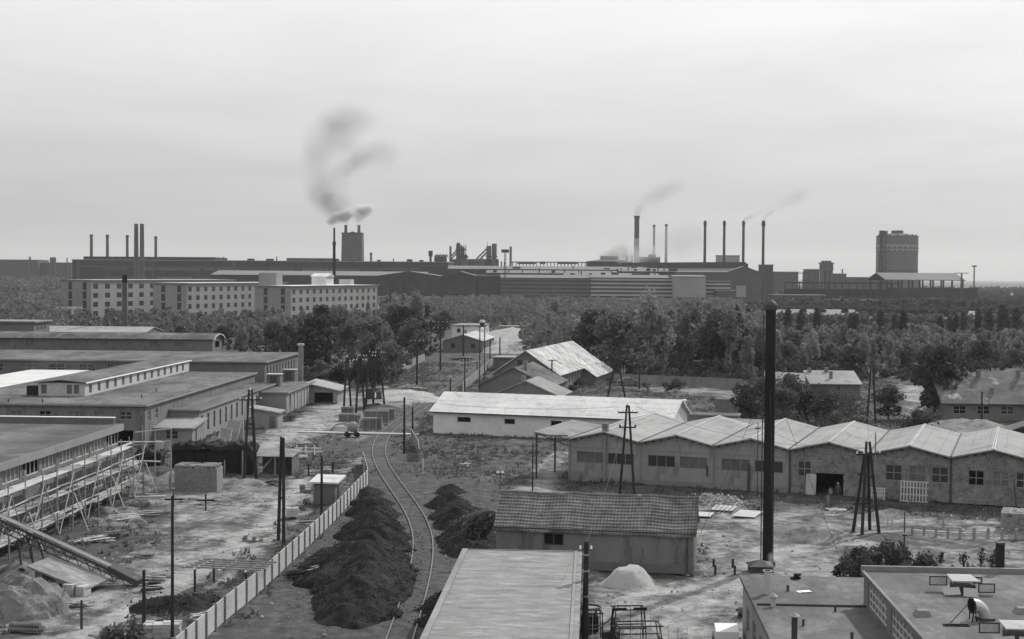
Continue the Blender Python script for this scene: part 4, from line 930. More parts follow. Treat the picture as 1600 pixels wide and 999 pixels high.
# sheds near the yard road
p = G(486, 615)
ws = building('open_shed', 'small shed with a whitish roof and a dark open front beside the road', 'shed', (-32.2, 226, 0), R(-2), 4.5, 8.5, 2.0, 'plaster', ('mx', 1.0, .5, 'asb_y'), dict(f=[(.8,0,3,1.7,'hole')]))
hut, _r = building('road_hut', 'low grey hut with a sheet roof at the edge of the pale road', 'hut', (X(392,188), 188, 0), R(-3), 3.6, 3.2, 2.1, 'plaster', ('mx', .55, .35, 'asb_y'), dict(f=[(2.5,0,.8,1.7,'door')]))
hut2, _r = building('site_hut', 'little boarded hut with a white lid roof beside the fence', 'hut', (X(491,126.5), 126.5, 0), R(-8), 1.95, 2.2, 1.9, 'wood_m', ('my', .22, .35, 'asb_w'), dict(r=[(.6,.1,.7,1.6,'door')]))
ls = thing('lean_to', 'dark open lean-to with a grey felt roof beside the pole pair', 'lean-to', (X(401,144.5), 144.5, 0), R(-5))
MB().slab((-.2,-.3,1.9),(3.9,-.3,1.9),(4.1,2.7,2.35),(-.2,2.7,2.35),.08).build('roof', M['felt_l'], ls)
MB().box(0,2.4,0,3.8,2.5,2.2).box(3.7,.2,0,3.8,2.4,2.05).build('wall', M['wood_m'], ls)
for x in (.1, 1.9, 2.6, 3.7): MB().box(x,-.1,0,x+.12,.02,1.9).build('post', M['wood'], ls)
MB().beam((.2,-.5,.05),(1.7,.3,1.9),.1).build('brace', M['wood'], ls)

# ------------------------------------------------------------------ building with scaffolding
c = Vector((-36.3, 131, 0)); WXs = 24; LY = 62; fo = c-u*WXs-Vector((-math.sin(RL_), math.cos(RL_), 0))*LY
ops = []
for i in range(16):
    y = 1.0+i*3.85
    ops += [(y, 4.75, 3.3, 1.15, 'rib2'), (y, 1.5, 3.3, 1.35, 'rib2')]
sb, ro = building('unfinished_hall', 'two storey hall under construction behind wooden scaffolding', 'building under construction', (fo.x, fo.y, 0), RL_, WXs, LY, 6.35, 'plaster_old', ('flat', .2, .35, 'felt'), dict(r=ops))
MB().box(-.3,LY-.1,6.55,WXs-.4,LY+.25,7.1).build('parapet', M['plaster_d'], ro); MB().box(-.3,LY-.15,7.1,WXs-.35,LY+.3,7.17).build('coping', M['white'], ro)
MB().box(WXs+.35,-.3,5.95,WXs+.42,LY+.3,6.5).build('cornice', M['plaster'], ro)
sf = thing('scaffolding', 'rough wooden pole scaffolding along the unfinished hall', 'scaffolding', (c.x, c.y, 0), RL_)
lv = (1.15, 2.95, 4.65); rr = random.Random(3)
ny = 19
for j in range(ny):
    y = .8-j*3.1+.0
    for x, hh in ((.75, 5.4), (2.1, 5.9 if j % 3 else 6.3)):
        MB().cyl((x+rr.uniform(-.08,.08),y,-.3),(x+rr.uniform(-.1,.1),y+rr.uniform(-.1,.1),hh+rr.uniform(-.6,.2)),.075,.05,7).build('pole', M['wood'], sf)
    for z_ in lv: MB().cyl((.1,y+.1,z_-.1),(2.35,y+.1,z_-.1),.05,.05,6).build('putlog', M['wood'], sf)
for j in range(ny-1):
    y = .8-j*3.1
    for z_ in lv:
        pk = MB()
        for k in range(3):
            if rr.random() < .9: pk.obox((1.0+k*.42, y-1.55, z_+.03+rr.uniform(0,.05)), (.36, 3.3+rr.uniform(0,.4), .06), rr.uniform(-.03,.03), rr.uniform(-.02,.02))
        pk.build('planks', M['wood_p'] if rr.random() < .8 else M['wood'], sf)
    if True:
        a_, b_ = (.0, 3.0) if j % 2 else (3.0, .0)
        MB().cyl((2.25,y,a_*1.5+.1),(2.25,y-3.1,b_*1.5+.1),.055,.045,6).build('brace', M['wood_p'], sf)
    for z_ in (1.9, 3.8): MB().cyl((2.15,y+.2,z_),(2.15,y-3.3,z_+rr.uniform(-.1,.1)),.05,.05,6).build('ledger', M['wood_p' if j%2 else 'wood'], sf)
    if j % 3 == 0: MB().cyl((2.3,y,2.9),(3.6,y-.4,-.1),.055,.045,6).build('raker', M['wood_p'], sf)
for k in range(26):
    y = rr.uniform(-55, 1.5); z_ = rr.uniform(-.1, 3.4); dz = rr.uniform(1.6, 3.2); dy = rr.choice((-1,1))*rr.uniform(1.0, 3.2); x = rr.uniform(1.2, 2.5)
    MB().cyl((x,y,z_),(x+rr.uniform(-.3,.5),y+dy,min(6.2,z_+dz)),.045,.035,6).build('brace', M['wood_p' if rr.random() < .5 else 'wood'], sf)
# return around the far end
for k, x in enumerate((.2,)):
    pass
MB().beam((-1.5,1.9,4.65),(3.6,1.7,4.75),.3,.08).beam((-1.5,1.9,2.95),(3.4,1.7,2.9),.3,.08).build('planks', M['wood_p'], sf)
for x in (2.9, 4.4): MB().cyl((x,1.8,-.2),(x,1.8,6.0),.07,.05,7).build('pole', M['wood'], sf)
MB().cyl((1.0,1.8,5.6),(4.5,1.8,6.0),.06,.06,6).build('handrail', M['wood_p'], sf)
# ------------------------------------------------------------------ four storey white blocks
def block(label, px0, py_top, px_r, d0, ztop, nfl, nwin, wend, length, first=0):
    rot = R(-16.8)   # long side runs away to the right
    c = Vector((X(px0, d0), d0, 0)); L_w = wend; u_ = Vector((math.cos(rot), math.sin(rot), 0)); o = c-u_*L_w
    stp = length/nwin; H = ztop; fh = (H-.6)/4
    r_ops = [(1.2+i*stp, .9+k*fh, stp*.42, fh*.55, 'far') for i in range(nwin) for k in range(nfl)]
    f_ops = []
    b, ro = building('housing_block', label, 'building', (o.x, o.y, 0), rot, L_w, length, H, 'block_w', ('flat', .35, .7, 'white'), dict(r=r_ops), 'white four storey blocks')
    for x in (.25, .72):
        MB().box(L_w*x, -.06, .5, L_w*x+1.9, -.01, H-.3).build('stair_glazing', M['glass'], b)
        fb = MB()
        for k in range(4): fb.box(L_w*x, -.1, (k+1)*fh-.2, L_w*x+1.9, -.065, (k+1)*fh+.5)
        fb.build('spandrel', M['plaster'], b)
    for k in range(1, 4): MB().box(0, -.05, k*fh+.3, L_w+.02, -.005, k*fh+.42).build('string_course', M['conc_d'], b)
    return b, ro
b1, r1 = block('leftmost white four storey block behind the dark tapering chimney', 143, 436, 235, 640, Z(143,438.5,640), 4, 14, 16, 135)
b2, r2b = block('middle white four storey block with a long window front', 292, 442, 395, 630, Z(292,443.5,630), 4, 14, 17, 100)
b3, r3 = block('rightmost white four storey block with little roof houses', 455, 447, 592, 615, Z(455,448,615), 4, 14, 17.5, 98)
MB().box(-1,6,15.7,7.5,12,21.0).build('roof_house', M['block_w'], r3)
MB().box(9.5,38,15.7,17,46,19.5).add([(9,37.5,19.5),(17.5,37.5,19.5),(17.5,46.5,19.5),(9,46.5,19.5),(9,42,21),(17.5,42,21)],[(0,1,5,4),(3,2,5,4),(1,2,5),(0,3,4)]).build('roof_house', M['plaster_w'], r3)
MB().box(10,68,15.7,16,72,18.2).build('roof_tank', M['conc'], r3)
# ------------------------------------------------------------------ ironworks
def bx(name, label, cat, px0, px1, pt, dist, depth, m, rm=None, rise=0, ops=None, rot=0, zb=0, group=None, roof=None):
    x0, x1 = X(px0, dist), X(px1, dist); zt = Z((px0+px1)/2, pt, dist)
    return building(name, label, cat, (x0, dist, zb), R(rot), x1-x0, depth, zt-zb, m, roof or (('gx', rise, .5, rm) if rise else ('flat', .6, .5, rm or 'fac_rd')), ops or {}, group)
hA, rA = bx('rolling_mill', 'enormous dark mill hall filling the left skyline', 'factory hall', 113, 700, 408.5, 1230, 90, 'fac_d', 'fac_rd', rot=-.6)
MB().box(X(125,1230)-X(113,1230),10,35.0-4,X(333,1230)-X(113,1230),60,Z(230,401.5,1240)).build('monitor', M['fac_d'], rA)
MB().box(5,-.8,Z(400,420,1230),300,-.1,Z(400,417.5,1230)).build('light_band', M['fac_m'], hA)
MB().box(300,-.8,Z(500,415,1230),X(690,1230)-X(113,1230),-.1,Z(500,413.5,1230)).build('gutter_band', M['fac_m'], hA)
MB().box(X(464,1400)-X(113,1230),100,20,X(533,1400)-X(113,1230),140,Z(500,405,1400)).build('rear_monitor', M['fac_m'], rA)
bx('front_mill_hall', 'dark mill hall with a long pale roof slope behind the white blocks', 'factory hall', 330, 664, 430.5, 1080, 60, 'fac_d', 'fac_r', 3.2)
def hall_bits(h, r, L, H, n, seed):
    rr = random.Random(seed)
    for i in range(n):
        x = L*(i+.3+.4*rr.random())/n; k = rr.random()
        if k < .55: MB().box(x,3,H-.2,x+rr.uniform(2,7),7,H+rr.uniform(.8,2.2)).build('roof_vent', M['fac_d'], r)
        elif k < .8: MB().cyl((x,4,H-.3),(x,4,H+rr.uniform(1.5,4)),.5,.4,8).build('roof_pipe', M['fac_d'], r)
        else: MB().box(x,-1.2,0,x+rr.uniform(1,3),-.1,H*.97).build('shaft', M['fac_m'], h)
    for z_ in (H*.45, H*.72):
        x = rr.uniform(2, L*.1)
        while x < L*.93:
            l = rr.uniform(L*.04, L*.14); MB().box(x,-.3,z_,min(L-1,x+l),-.1,z_+H*.1).build('glazing', M['glass_l' if rr.random() < .5 else 'fac_m'], h); x += l+rr.uniform(1, L*.05)
hall_bits(hA, rA, 318, Z(406,408.5,1230)+.5, 26, 1)
# twin gables
for a, b, c, lb in ((588, 690.5, 664, 'left of two dark gabled halls with a pale ground floor'), (690.5, 745, 717, 'right of two dark gabled halls with a pale ground floor')):
    dd_ = 1000; x0, x1 = X(a, dd_), X(b, dd_); H_ = Z(a, 431.5, dd_)
    h_, r_ = building('gabled_hall', lb, 'factory hall', (x0, dd_, 0), R(0), x1-x0, 70, H_, 'fac_d', ('gy', 3.4, .3, 'fac_r'), {}, 'dark gabled halls')
    MB().box(1,-.5,0,x1-x0-1,-.05,5.6).build('pale_base', M['fac_w'], h_)
    n = int((x1-x0)/4.6)
    for i in range(n): MB().box(2+i*4.6,-.62,2.2,5.0+i*4.6,-.52,4.6).build('window', M['glass_l'], h_)
    for i in range(4):
        pb = MB()
        for k in range(7): pb.box(4+i*(x1-x0)/5.2,-.2,8+k*1.2,4+i*(x1-x0)/5.2+5,-.05,8.5+k*1.2)
        pb.build('louvre_panel', M['fac_m'], h_)
bx('side_hall', 'low dark hall joining the gabled halls to the striped hall', 'factory hall', 745.5, 781, 431.5, 1001, 60, 'fac_d', 'fac_rd')
bx('dark_striped_hall', 'long dark hall with faint stripes in the centre distance', 'factory hall', 781.5, 922.5, 434.5, 999, 60, 'fac_s2', 'fac_r', 2.0)  # darker base tone and fainter stripes than the hall beside it
bx('striped_hall', 'long hall clad in bold light and dark stripes', 'factory hall', 923, 1052, 434.5, 999, 60, 'fac_s', 'fac_r', 2.0)
bx('striped_wing', 'short striped wing right of the plain pale wall', 'factory hall', 1103, 1141, 440.5, 999, 50, 'fac_s', 'fac_rd')
pb_, _r = bx('plain_hall_end', 'plain pale wall block between the two striped walls', 'factory hall', 1053, 1102.5, 432.5, 985, 40, 'fac_w', 'fac_r', 1.0)
bx('dark_lean_to', 'row of dark doors below the plain pale wall', 'factory hall', 1060, 1122, 465.5, 978, 6, 'fac_d', 'fac_rd')
for i, (a, b, y, d_, rs) in enumerate(((700,1086,421.5,1180,2.6),(760,965,427.5,1110,2.2),(882,1030,430.5,1060,1.6),(968,1052,424.5,1150,2.6))):
    _h, _r = bx('long_mill_hall', ['long low mill hall with a pale roof line behind the blast furnaces approach','mid distance mill hall behind the faintly striped hall','low mill hall right behind the striped hall','mill hall ending behind the plain pale wall'][i], 'factory hall', a, b, y, d_, 40, 'fac_d', 'fac_r', rs, group='stepped mill hall roofs'); hall_bits(_h, _r, X(b,d_)-X(a,d_), Z((a+b)/2,y,d_)+rs*.2, 9, 40+i)
# big right hall
d0 = 1100; cr_ = Vector((X(1135,d0), d0, 0)); rt_ = R(34); Wg = 36; ub = Vector((math.cos(rt_), math.sin(rt_), 0)); 
he = Z(1135,425.5,d0); big, rbg = building('casting_hall', 'big hall with a long dark roof monitor behind the striped walls', 'factory hall', (cr_.x, cr_.y, 0), rt_, Wg, 150, he, 'fac_m', ('gy', 4.6, .6, 'fac_r'))
MB().box(Wg/2-6,4,he+3,Wg/2+6,146,he+8).build('monitor', M['fac_d'], rbg); MB().box(10,-.4,5,20,-.1,14).build('pale_door', M['fac_w'], big); MB().box(Wg/2+9,8,he+2,Wg/2+12,11,he+7).build('ventilator', M['fac_d'], rbg)
# smoking shed
sx0, sx1 = X(919,1380), X(988,1380); sh, _r = building('smoking_shed', 'hip roofed shed wrapped in smoke left of the great brick chimney', 'factory hall', (sx0, 1380, 0), 0, sx1-sx0, 40, Z(919,408.5,1380), 'fac_d', ('hip', 3.2, 1, 'fac_rd'))
MB().box(13,14,Z(919,408.5,1380)+2,30,26,Z(950,400,1390)).build('ridge_vent', M['fac_d'], _r)
# chimneys
def stack(px, yt, yb_z, dist, d0_, d1_, label, m='brick_ch', cap=None, name='factory_chimney', grp=None, zb=0, band=None):
    x = X(px, dist); h = Z(px, yt, dist); o = thing(name, label, 'chimney', (x, dist, zb), 0, grp)
    MB().cyl((0,0,-1),(0,0,h-zb-(2.5 if cap else 0)),d0_/2,d1_/2,20).build('shaft', M[m], o)
    if cap: MB().cyl((0,0,h-zb-2.5),(0,0,h-zb),d1_/2*1.2,d1_/2*1.2,20).build('cap', M[cap], o)
    if band:
        z0_, z1_, bm = band; f0 = z0_/(h); f1 = z1_/h; MB().cyl((0,0,z0_),(0,0,z1_),(d0_+(d1_-d0_)*f0)/2+.06,(d0_+(d1_-d0_)*f1)/2+.06,20,False).build('pale_band', M[bm], o)
    return o
stack(143,366.5,0,1300,3.0,2.5,'first thin chimney from the left of the skyline','brick_ch','brick_ch')
stack(168,367,0,1300,3.0,2.5,'second thin chimney from the left of the skyline','brick_ch','brick_ch')
stack(199,367.5,0,1300,3.0,2.4,'thin chimney just left of the pair of thick chimneys','brick_ch','brick_ch')
stack(243.5,369.5,0,1300,2.9,2.4,'thin chimney just right of the pair of thick chimneys','brick_ch','brick_ch')
stack(213,350,0,1170,4.4,3.2,'left one of the two thick tall chimneys standing close together','brick_ch')
stack(222,350,0,1165,4.4,3.2,'right one of the two thick tall chimneys standing close together','brick_ch')
o = stack(522,356,0,760,1.3,1.0,'thin black chimney with a thicker lower half left of the broad tower','black')
MB().cyl((0,0,0),(0,0,Z(522,378,760)),.85,.75,16).build('lower_shaft', M['black'], o); MB().cyl((0,0,Z(522,383,760)),(0,0,Z(522,378,760)),.95,.95,16).build('collar', M['black'], o)
bt = thing('power_house_tower', 'broad dark tower with two smoking chimneys on its roof', 'tower', (X(551,1500), 1500, 0))
hz = Z(551,365.5,1500); w0, w1 = 11.4, 10.4
MB().add([(-w0,-w0,0),(w0,-w0,0),(w0,w0,0),(-w0,w0,0),(-w1,-w1,hz),(w1,-w1,hz),(w1,w1,hz),(-w1,w1,hz)],[(0,3,2,1),(4,5,6,7),(0,1,5,4),(1,2,6,5),(2,3,7,6),(3,0,4,7)]).build('body', M['fac_m'], bt)
MB().box(-w1-.3,-w1-.3,hz,w1+.3,w1+.3,hz+1).build('cornice', M['fac_d'], bt); MB().add([(-4,-4,hz+1),(4,-4,hz+1),(4,4,hz+1),(-4,4,hz+1),(0,0,hz+2.6)],[(0,1,4),(1,2,4),(2,3,4),(3,0,4)]).build('cowl', M['fac_d'], bt)
for px in (540, 560.5): x = X(px,1500)-bt.location.x; MB().cyl((x,0,hz),(x,0,Z(px,352,1500)),1.7,1.4,16).cyl((x,0,Z(px,354,1500)),(x,0,Z(px,352,1500)),1.8,1.8,16).build('chimney', M['brick_ch'], bt)
stack(579.5,395,0,1500,2.4,2.2,'stubby chimney right of the broad tower','brick_ch','brick_ch')
o = stack(672.5,392,0,1300,2.0,2.0,'short flared chimney left of the hot blast stoves','fac_d'); MB().cyl((0,0,Z(672,401,1300)),(0,0,Z(672,392,1300)),1.9,2.0,16).build('flared_head', M['fac_d'], o)
stack(703.5,385,0,1480,2.5,2.3,'chimney between the stoves and the left blast furnace','fac_m')
stack(797.5,385.5,0,1480,2.8,2.3,'lone chimney right of the lattice light mast','fac_m')
stack(994,337.5,0,1400,5.4,4.8,'great brick chimney with a smoky pale middle','brick_ch','brick_ch',band=(28,58,'brick_cl'))
stack(1021,351.5,0,1700,3.6,2.6,'left one of two chimneys coloured pale as if smoke-lit','brick_cl','brick_ch')  # smoke-lit paleness of this pair is put into the shaft colour
stack(1040,350.5,0,1700,3.8,2.8,'right one of two chimneys coloured pale as if smoke-lit','brick_cl','brick_ch')
for px, lb, d_ in ((1100.5,'first of four dark round topped stacks in a row',1290),(1130.5,'second of four dark round topped stacks in a row',1285),(1160.5,'third of four dark stacks, trailing thin smoke',1280),(1191.5,'fourth and rightmost dark stack, standing clear of the hall',1090)):
    o = stack(px,346,0,d_,2.7*d_/1280,2.3*d_/1280,lb,'steel',grp='row of four dark stacks'); h = Z(px,346,d_); MB().lathe([(1.2,h-4),(1.5,h-3),(1.5,h-1),(.8,h+.6),(.1,h+.8)],16).build('rounded_cap', M['steel'], o)
# stoves and blast furnaces
D1 = 1500; K = D1/FPX
hs = thing('hot_blast_stoves', 'group of round topped hot blast stoves with crossing pipes', 'stoves', (X(688,D1), D1, 0))
for i in range(4):
    x = (-7.2+i*4.8)*K*1.0; hzz = Z(688,402.5,D1)
    MB().lathe([(2.6*K,0),(2.6*K,hzz),(2.1*K,hzz+1.6),(.9*K,hzz+2.6),(.1,hzz+2.8)],16,(x,0,0)).build('stove', M['fac_d'], hs)
    MB().cyl((x,-2,hzz),(x+2.4*K,-2,hzz+3.4),.5,.5,8).cyl((x+2.4*K,-2,hzz+3.4),(x+4.8*K,-2,hzz),.5,.5,8).build('pipe', M['fac_d'], hs)
def furnace(label, px, parts, D1=1500):
    o = thing('blast_furnace', label, 'blast furnace', (X(px,D1), D1, 0)); x_ = lambda p: X(p,D1)-o.location.x
    for nm, a, b, yt, yb in parts:
        z0_, z1_ = max(0, Z(a,yb,D1)), Z(a,yt,D1)
        if nm == 'shaft': MB().cyl(((x_(a)+x_(b))/2,0,0),((x_(a)+x_(b))/2,0,z1_),(x_(b)-x_(a))/2,(x_(b)-x_(a))/2*.93,16).build('shaft', M['fac_m'], o)
        else: MB().box(x_(a),-4,z0_,x_(b),4,z1_).build(nm, M['fac_m'], o)
    return o, x_
f1, x_ = furnace('left blast furnace with a ragged top and inclined skip bridge', 719, [('shaft',712,719.5,381.5,420),('tower',719.6,722,384,420),('tower',722.2,725.5,386.5,420),('gallery',711.5,728.6,389,391),('stage',713,731,400,403),('tower',725.7,729.5,398,420),('hoist_house',713.5,718,379.5,381.5)])
for dy_ in (0, 4.5): MB().beam((x_(704),0,Z(704,401+dy_,D1)),(x_(714),0,Z(714,390.5+dy_,D1)),2,1.4).build('skip_bridge', M['fac_d'], f1)
lt = MB()
for i in range(5): lt.beam((x_(713.5+i*3.4),-4.5,Z(715,404,D1)),(x_(715+i*3.2),-4.5,Z(715,383,D1)),.7)
lt.build('bracing', M['fac_d'], f1)
f2, x_ = furnace('right blast furnace with a tall block and long inclined skip bridge', 767, [('shaft',767.8,776,381,420),('tower',759.5,767.4,384.5,420),('gallery',759,777,400,402),('stage',745,778,405,415),('mast',761.0,761.5,378,385),('tower',776.2,779,406,420)])
for dy_ in (0, 6): MB().beam((x_(744),0,Z(744,405+dy_,D1)),(x_(762),0,Z(762,387+dy_,D1)),2,1.5).build('skip_bridge', M['fac_d'], f2)
lt = MB()
for i in range(4): lt.beam((x_(748+i*4),0,Z(748+i*4,404-i*4.2,D1)),(x_(750+i*4),0,Z(750+i*4,409-i*4.2,D1)),.8)
lt.build('bracing', M['fac_d'], f2)
bx('casting_floor', 'long casting house platform under the two blast furnaces', 'factory hall', 702, 778, 406, 1520, 30, 'fac_m')
pr = thing('pillar_row', 'row of dark ventilator pillars before the blast furnaces', 'ventilators', (X(710,1300), 1300, 0))
for px in (711,715.5,734,738.5,758,763,783,788): x = X(px,1300)-pr.location.x; MB().cyl((x,0,0),(x,0,Z(px,408.5,1300)),.6,.6,10).build('ventilator', M['fac_d'], pr)
cv_ = thing('conveyor_gallery', 'long raised conveyor gallery on trestles right of the furnaces', 'conveyor gallery', (X(799,1450), 1450, 0)); x_ = lambda p: X(p,1450)-cv_.location.x
MB().box(0,-2,Z(850,410.8,1450),x_(919),2,Z(850,409.2,1450)).build('deck', M['fac_m'], cv_)
for a, b in ((808,837),(871,902),(843,852)): MB().box(x_(a),-2.5,Z(a,413,1450),x_(b),2.5,Z(a,409,1450)).build('housing', M['fac_m'], cv_)
for i in range(22): px = 800+i*5.4; MB().beam((x_(px),0,0),(x_(px+.8),0,Z(px,410,1450)),.9).build('trestle', M['fac_m'], cv_)
def mast(px, yt, dist, w, label, head=None, name='lattice_mast', m='steel'):
    o = thing(name, label, 'mast', (X(px,dist), dist, 0)); h = Z(px,yt,dist); mb = MB()
    for sx in (-1,1):
        for sy in (-1,1): mb.beam((sx*w,sy*w,0),(sx*w*.45,sy*w*.45,h),.28*w)
    n = int(h/(w*3))
    for i in range(n):
        f0, f1 = i/n, (i+1)/n; a, b = w*(1-.55*f0), w*(1-.55*f1)
        for sy in (-1, 1): mb.beam((-a,sy*a,h*f0),(b,sy*b,h*f1),.2*w).beam((a,sy*a,h*f0),(-b,sy*b,h*f1),.2*w)
    mb.build('lattice', M[m], o)
    if head: MB().box(-head[0],-1,h-head[1],head[0],1,h).build('lamp_platform', M[m], o)
    return o
mast(789, 390, 960, .9, 'slender lattice light mast in front of the faint stripes', (2.6, 2.2))
mast(1376, 360.5, 1120, 1.5, 'tall dark lattice tower at the left edge of the gasholder', (1.7, 4))
mast(1382, 361, 1600, 1.6, 'shorter lattice tower attached to the gasholder', (2.4, 5))
mast(1521.5, 415, 1150, .6, 'thin light mast above the open roofed shed', (1.6, 1.2))
for px, lb in ((1255,'pylon standing left of the coke tower'),(1502,'pylon in front of the open roofed shed gable')):
    o = mast(px, 424 if px<1300 else 427.5, 1050, .8, lb, None, 'pylon'); h = Z(px,425,1050); MB().box(-5,-.2,h-1.2,5,.2,h-.7).build('crossarm', M['steel'], o)
bx('white_factory_block', 'white block peeping out behind the second and third dark stacks', 'building', 1122, 1155, 400, 1450, 20, 'fac_w', 'fac_rd')
o, _ = bx('coke_plant_block', 'ragged plant block between the brick chimney and the pale pair', 'building', 1000, 1031, 402.5, 1650, 30, 'fac_m', 'fac_rd')
MB().box(10,2,Z(1015,402,1650),18,12,Z(1015,397.5,1650)).build('roof_plant', M['fac_m'], o)
for px in (979, 987): stack(px, 399.5, 0, 1420, 1.6, 1.4, ['thin vent stack right of the smoking shed','thin vent stack touching the great brick chimney'][px == 987], 'fac_m', name='vent_stack')
# right skyline
for a, b, y, d_, m_, lb in ((1192,1207.5,414.5,1300,'fac_d','dark block immediately right of the fourth stack'),(1207.5,1247,425.5,1500,'fac_m','low grey works at the foot of the right skyline'),(1262.5,1280,421.5,1500,'fac_m','square plant block left of the coke tower'),
    (1303,1322,428.5,1500,'fac_m','low plant right of the coke tower'),(1322,1376,434,1500,'fac_m','very low works left of the gasholder')):
    bx('works_block', lb, 'building', a, b, y, d_, 25, m_, 'fac_rd')
ct = thing('coke_tower', 'wide headed coke tower on thick legs', 'tower', (X(1290.5,1480), 1480, 0)); k = 1480/FPX; ht = Z(1290,409,1480)
for x in (-6.6,0,6.6): MB().box((x-1.7)*k,-6,0,(x+1.7)*k,6,ht-8).build('leg', M['fac_m'], ct)
MB().box(-8.6*k,-7,ht-9.5,8.6*k,7,ht-1.2).build('bunker', M['fac_m'], ct); MB().box(-10.2*k,-8,ht-2,10.2*k,8,ht-1).build('deck', M['fac_m'], ct)
for i in range(5): MB().box((-7+i*3)*k,-3,ht-1,(-5.2+i*3)*k,3,ht+1.0-.4*(i%2)).build('roof_box', M['fac_m'], ct)
stack(1315.5,420.5,0,1500,1.6,1.4,'small chimney right of the coke tower','fac_m')
hm_ = mat('hazed_holder_steel', .12, .12, .08, bump=0)  # drum tone lightened to put distant haze into its colour
gh = thing('gasholder', 'huge round gasholder with a patterned pale band', 'gasholder', (X(1408.8,1600), 1622, 0)); rg = 23.2; hg = Z(1408,368.5,1600)
MB().cyl((0,0,0),(0,0,hg),rg,rg,64,False).build('drum', hm_, gh, smooth=True)
gbm = mat('holder_band', .22, .08, .1, bump=0)
MB().cyl((0,0,Z(1408,394,1600)),(0,0,Z(1408,380,1600)),rg+.15,rg+.15,64,False).build('pale_band', gbm, gh, smooth=True)
zz = MB()
for row_ in range(2):
    for i in range(24):
        a0 = i*2*math.pi/24; a1 = a0+math.pi/24; a2 = a0+2*math.pi/24; z0_ = Z(1408,394-row_*5,1600); z1_ = Z(1408,390-row_*5,1600); q_ = rg+.3
        zz.poly([(q_*math.cos(a0),q_*math.sin(a0),z0_),(q_*math.cos(a2),q_*math.sin(a2),z0_),(q_*math.cos(a1),q_*math.sin(a1),z1_)])
zz.build('zigzag_pattern', M['fac_m'], gh)
for z_ in (hg-.8, hg-9, hg*.42): MB().cyl((0,0,z_),(0,0,z_+.7),rg+.5,rg+.5,48).build('walkway_ring', M['fac_d'], gh)
MB().lathe([(rg,hg),(rg*.6,hg+2.2),(rg*.3,hg+3.2),(.1,hg+3.6)],32).build('crown_roof', M['fac_m'], gh)
MB().cyl((0,0,hg+2),(0,0,hg+6.4),6.6,6.6,20).build('lantern', M['fac_m'], gh)
for i in range(14): a = i*.449; MB().box(rg*.9*math.cos(a)-.8,rg*.9*math.sin(a)-.8,hg,rg*.9*math.cos(a)+.8,rg*.9*math.sin(a)+.8,hg+1.8).build('vent', M['fac_m'], gh)
MB().cyl((rg+1.2,0,0),(rg+1.0,0,hg*.33),1.6,1.6,10).build('side_pipe', M['fac_m'], gh)
os_ = thing('open_storage_shed', 'open sided storage shed with a long pale roof before the gasholder', 'shed', (X(1378,1080), 1080, 0), R(6)); Ls = X(1503,1080)-X(1378,1080); hz = Z(1440,438.5,1080)
MB().slab((-2,-12,hz),(Ls,-12,hz),(Ls,8,hz+5.2),(-2,8,hz+5.2),.6).slab((-2,8,hz+5.2),(Ls,8,hz+5.2),(Ls,28,hz),(-2,28,hz),.6).build('roof', M['fac_r'], os_)
MB().add([(Ls,-12,hz),(Ls+1,-12,hz),(Ls+14,28,hz),(Ls+13,28,hz),(Ls,8,hz+5.4)],[(0,2,4)]).build('gable', M['fac_d'], os_)
for i in range(8):
    for y in (-10, 26): MB().box(i*Ls/7.2,y,0,i*Ls/7.2+1,y+1,hz+.2).build('column', M['fac_d'], os_)
MB().box(0,-11,0,Ls+10,-10.2,hz-5.5).build('yard_wall', M['fac_d'], os_)
cr2 = thing('crane_runway', 'long crane runway on posts left of the open shed', 'crane runway', (X(1226,1000), 1000, 0)); lx = X(1405,1000)-X(1226,1000)
MB().box(0,-.6,Z(1300,443.5,1000),lx,.6,Z(1300,441,1000)).build('beam', M['fac_d'], cr2)
MB().box(0,3,0,lx,3.6,Z(1300,452,1000)).build('yard_wall', M['fac_d'], cr2)
for i in range(17): x = i*lx/16; MB().box(x,-.4,0,x+.45,.4,Z(1300,443,1000)).build('post', M['fac_d'], cr2)
bx('dark_depot', 'dark depot below the crane runway', 'depot', 1296, 1372, 470, 900, 14, 'fac_d', 'fac_rd')
bx('pale_yard_shed', 'long pale roofed yard shed behind the row of poplars', 'shed', 1215, 1345, 492.5, 740, 16, 'plaster_d', None, roof=('my', 2.4, .5, 'asb_yd'))
bx('pale_garage_row', 'white garage row seen above the poplars on the right', 'shed', 1400, 1555, 492.5, 780, 12, 'plaster_d', None, roof=('my', 1.8, .5, 'asb_yd'))
for i, (a, b, y, d_) in enumerate(((1160,1215,478,900),(1210,1290,462,980),(1120,1150,455,985))): bx('works_shed', ['low dark shed with vehicles before it right of the striped wing','grey shed below the low works on the right','dark shed under the casting hall gable'][i], 'shed', a, b, y, d_, 20, 'fac_m', 'fac_r')
bx('far_warehouse', 'long dark warehouse on the far left skyline', 'warehouse', -20, 60, 406.5, 1750, 40, 'fac_m', 'fac_rd', zb=5)
bx('far_low_shed', 'thin dark shed at the foot of the far left silos', 'warehouse', 60, 112, 411, 1760, 40, 'fac_m', 'fac_rd', zb=5)
sl_ = thing('silos', 'pair of small round silos on the far left skyline', 'silo', (X(85,1750), 1745, 5))
for x in (-1.8, 1.9): MB().lathe([(1.9,0),(1.9,Z(85,403.5,1750)-5),(1.0,Z(85,402,1750)-5)],14,(x,0,0)).build('silo', M['fac_m'], sl_)
stack(105,403,0,1750,1.6,1.4,'tiny chimney right of the far left silos','fac_m',zb=5)
stack(47,401.5,0,1745,2.4,2.2,'stubby chimney on the roof of the far left warehouse','fac_m',zb=5,name='roof_stack')
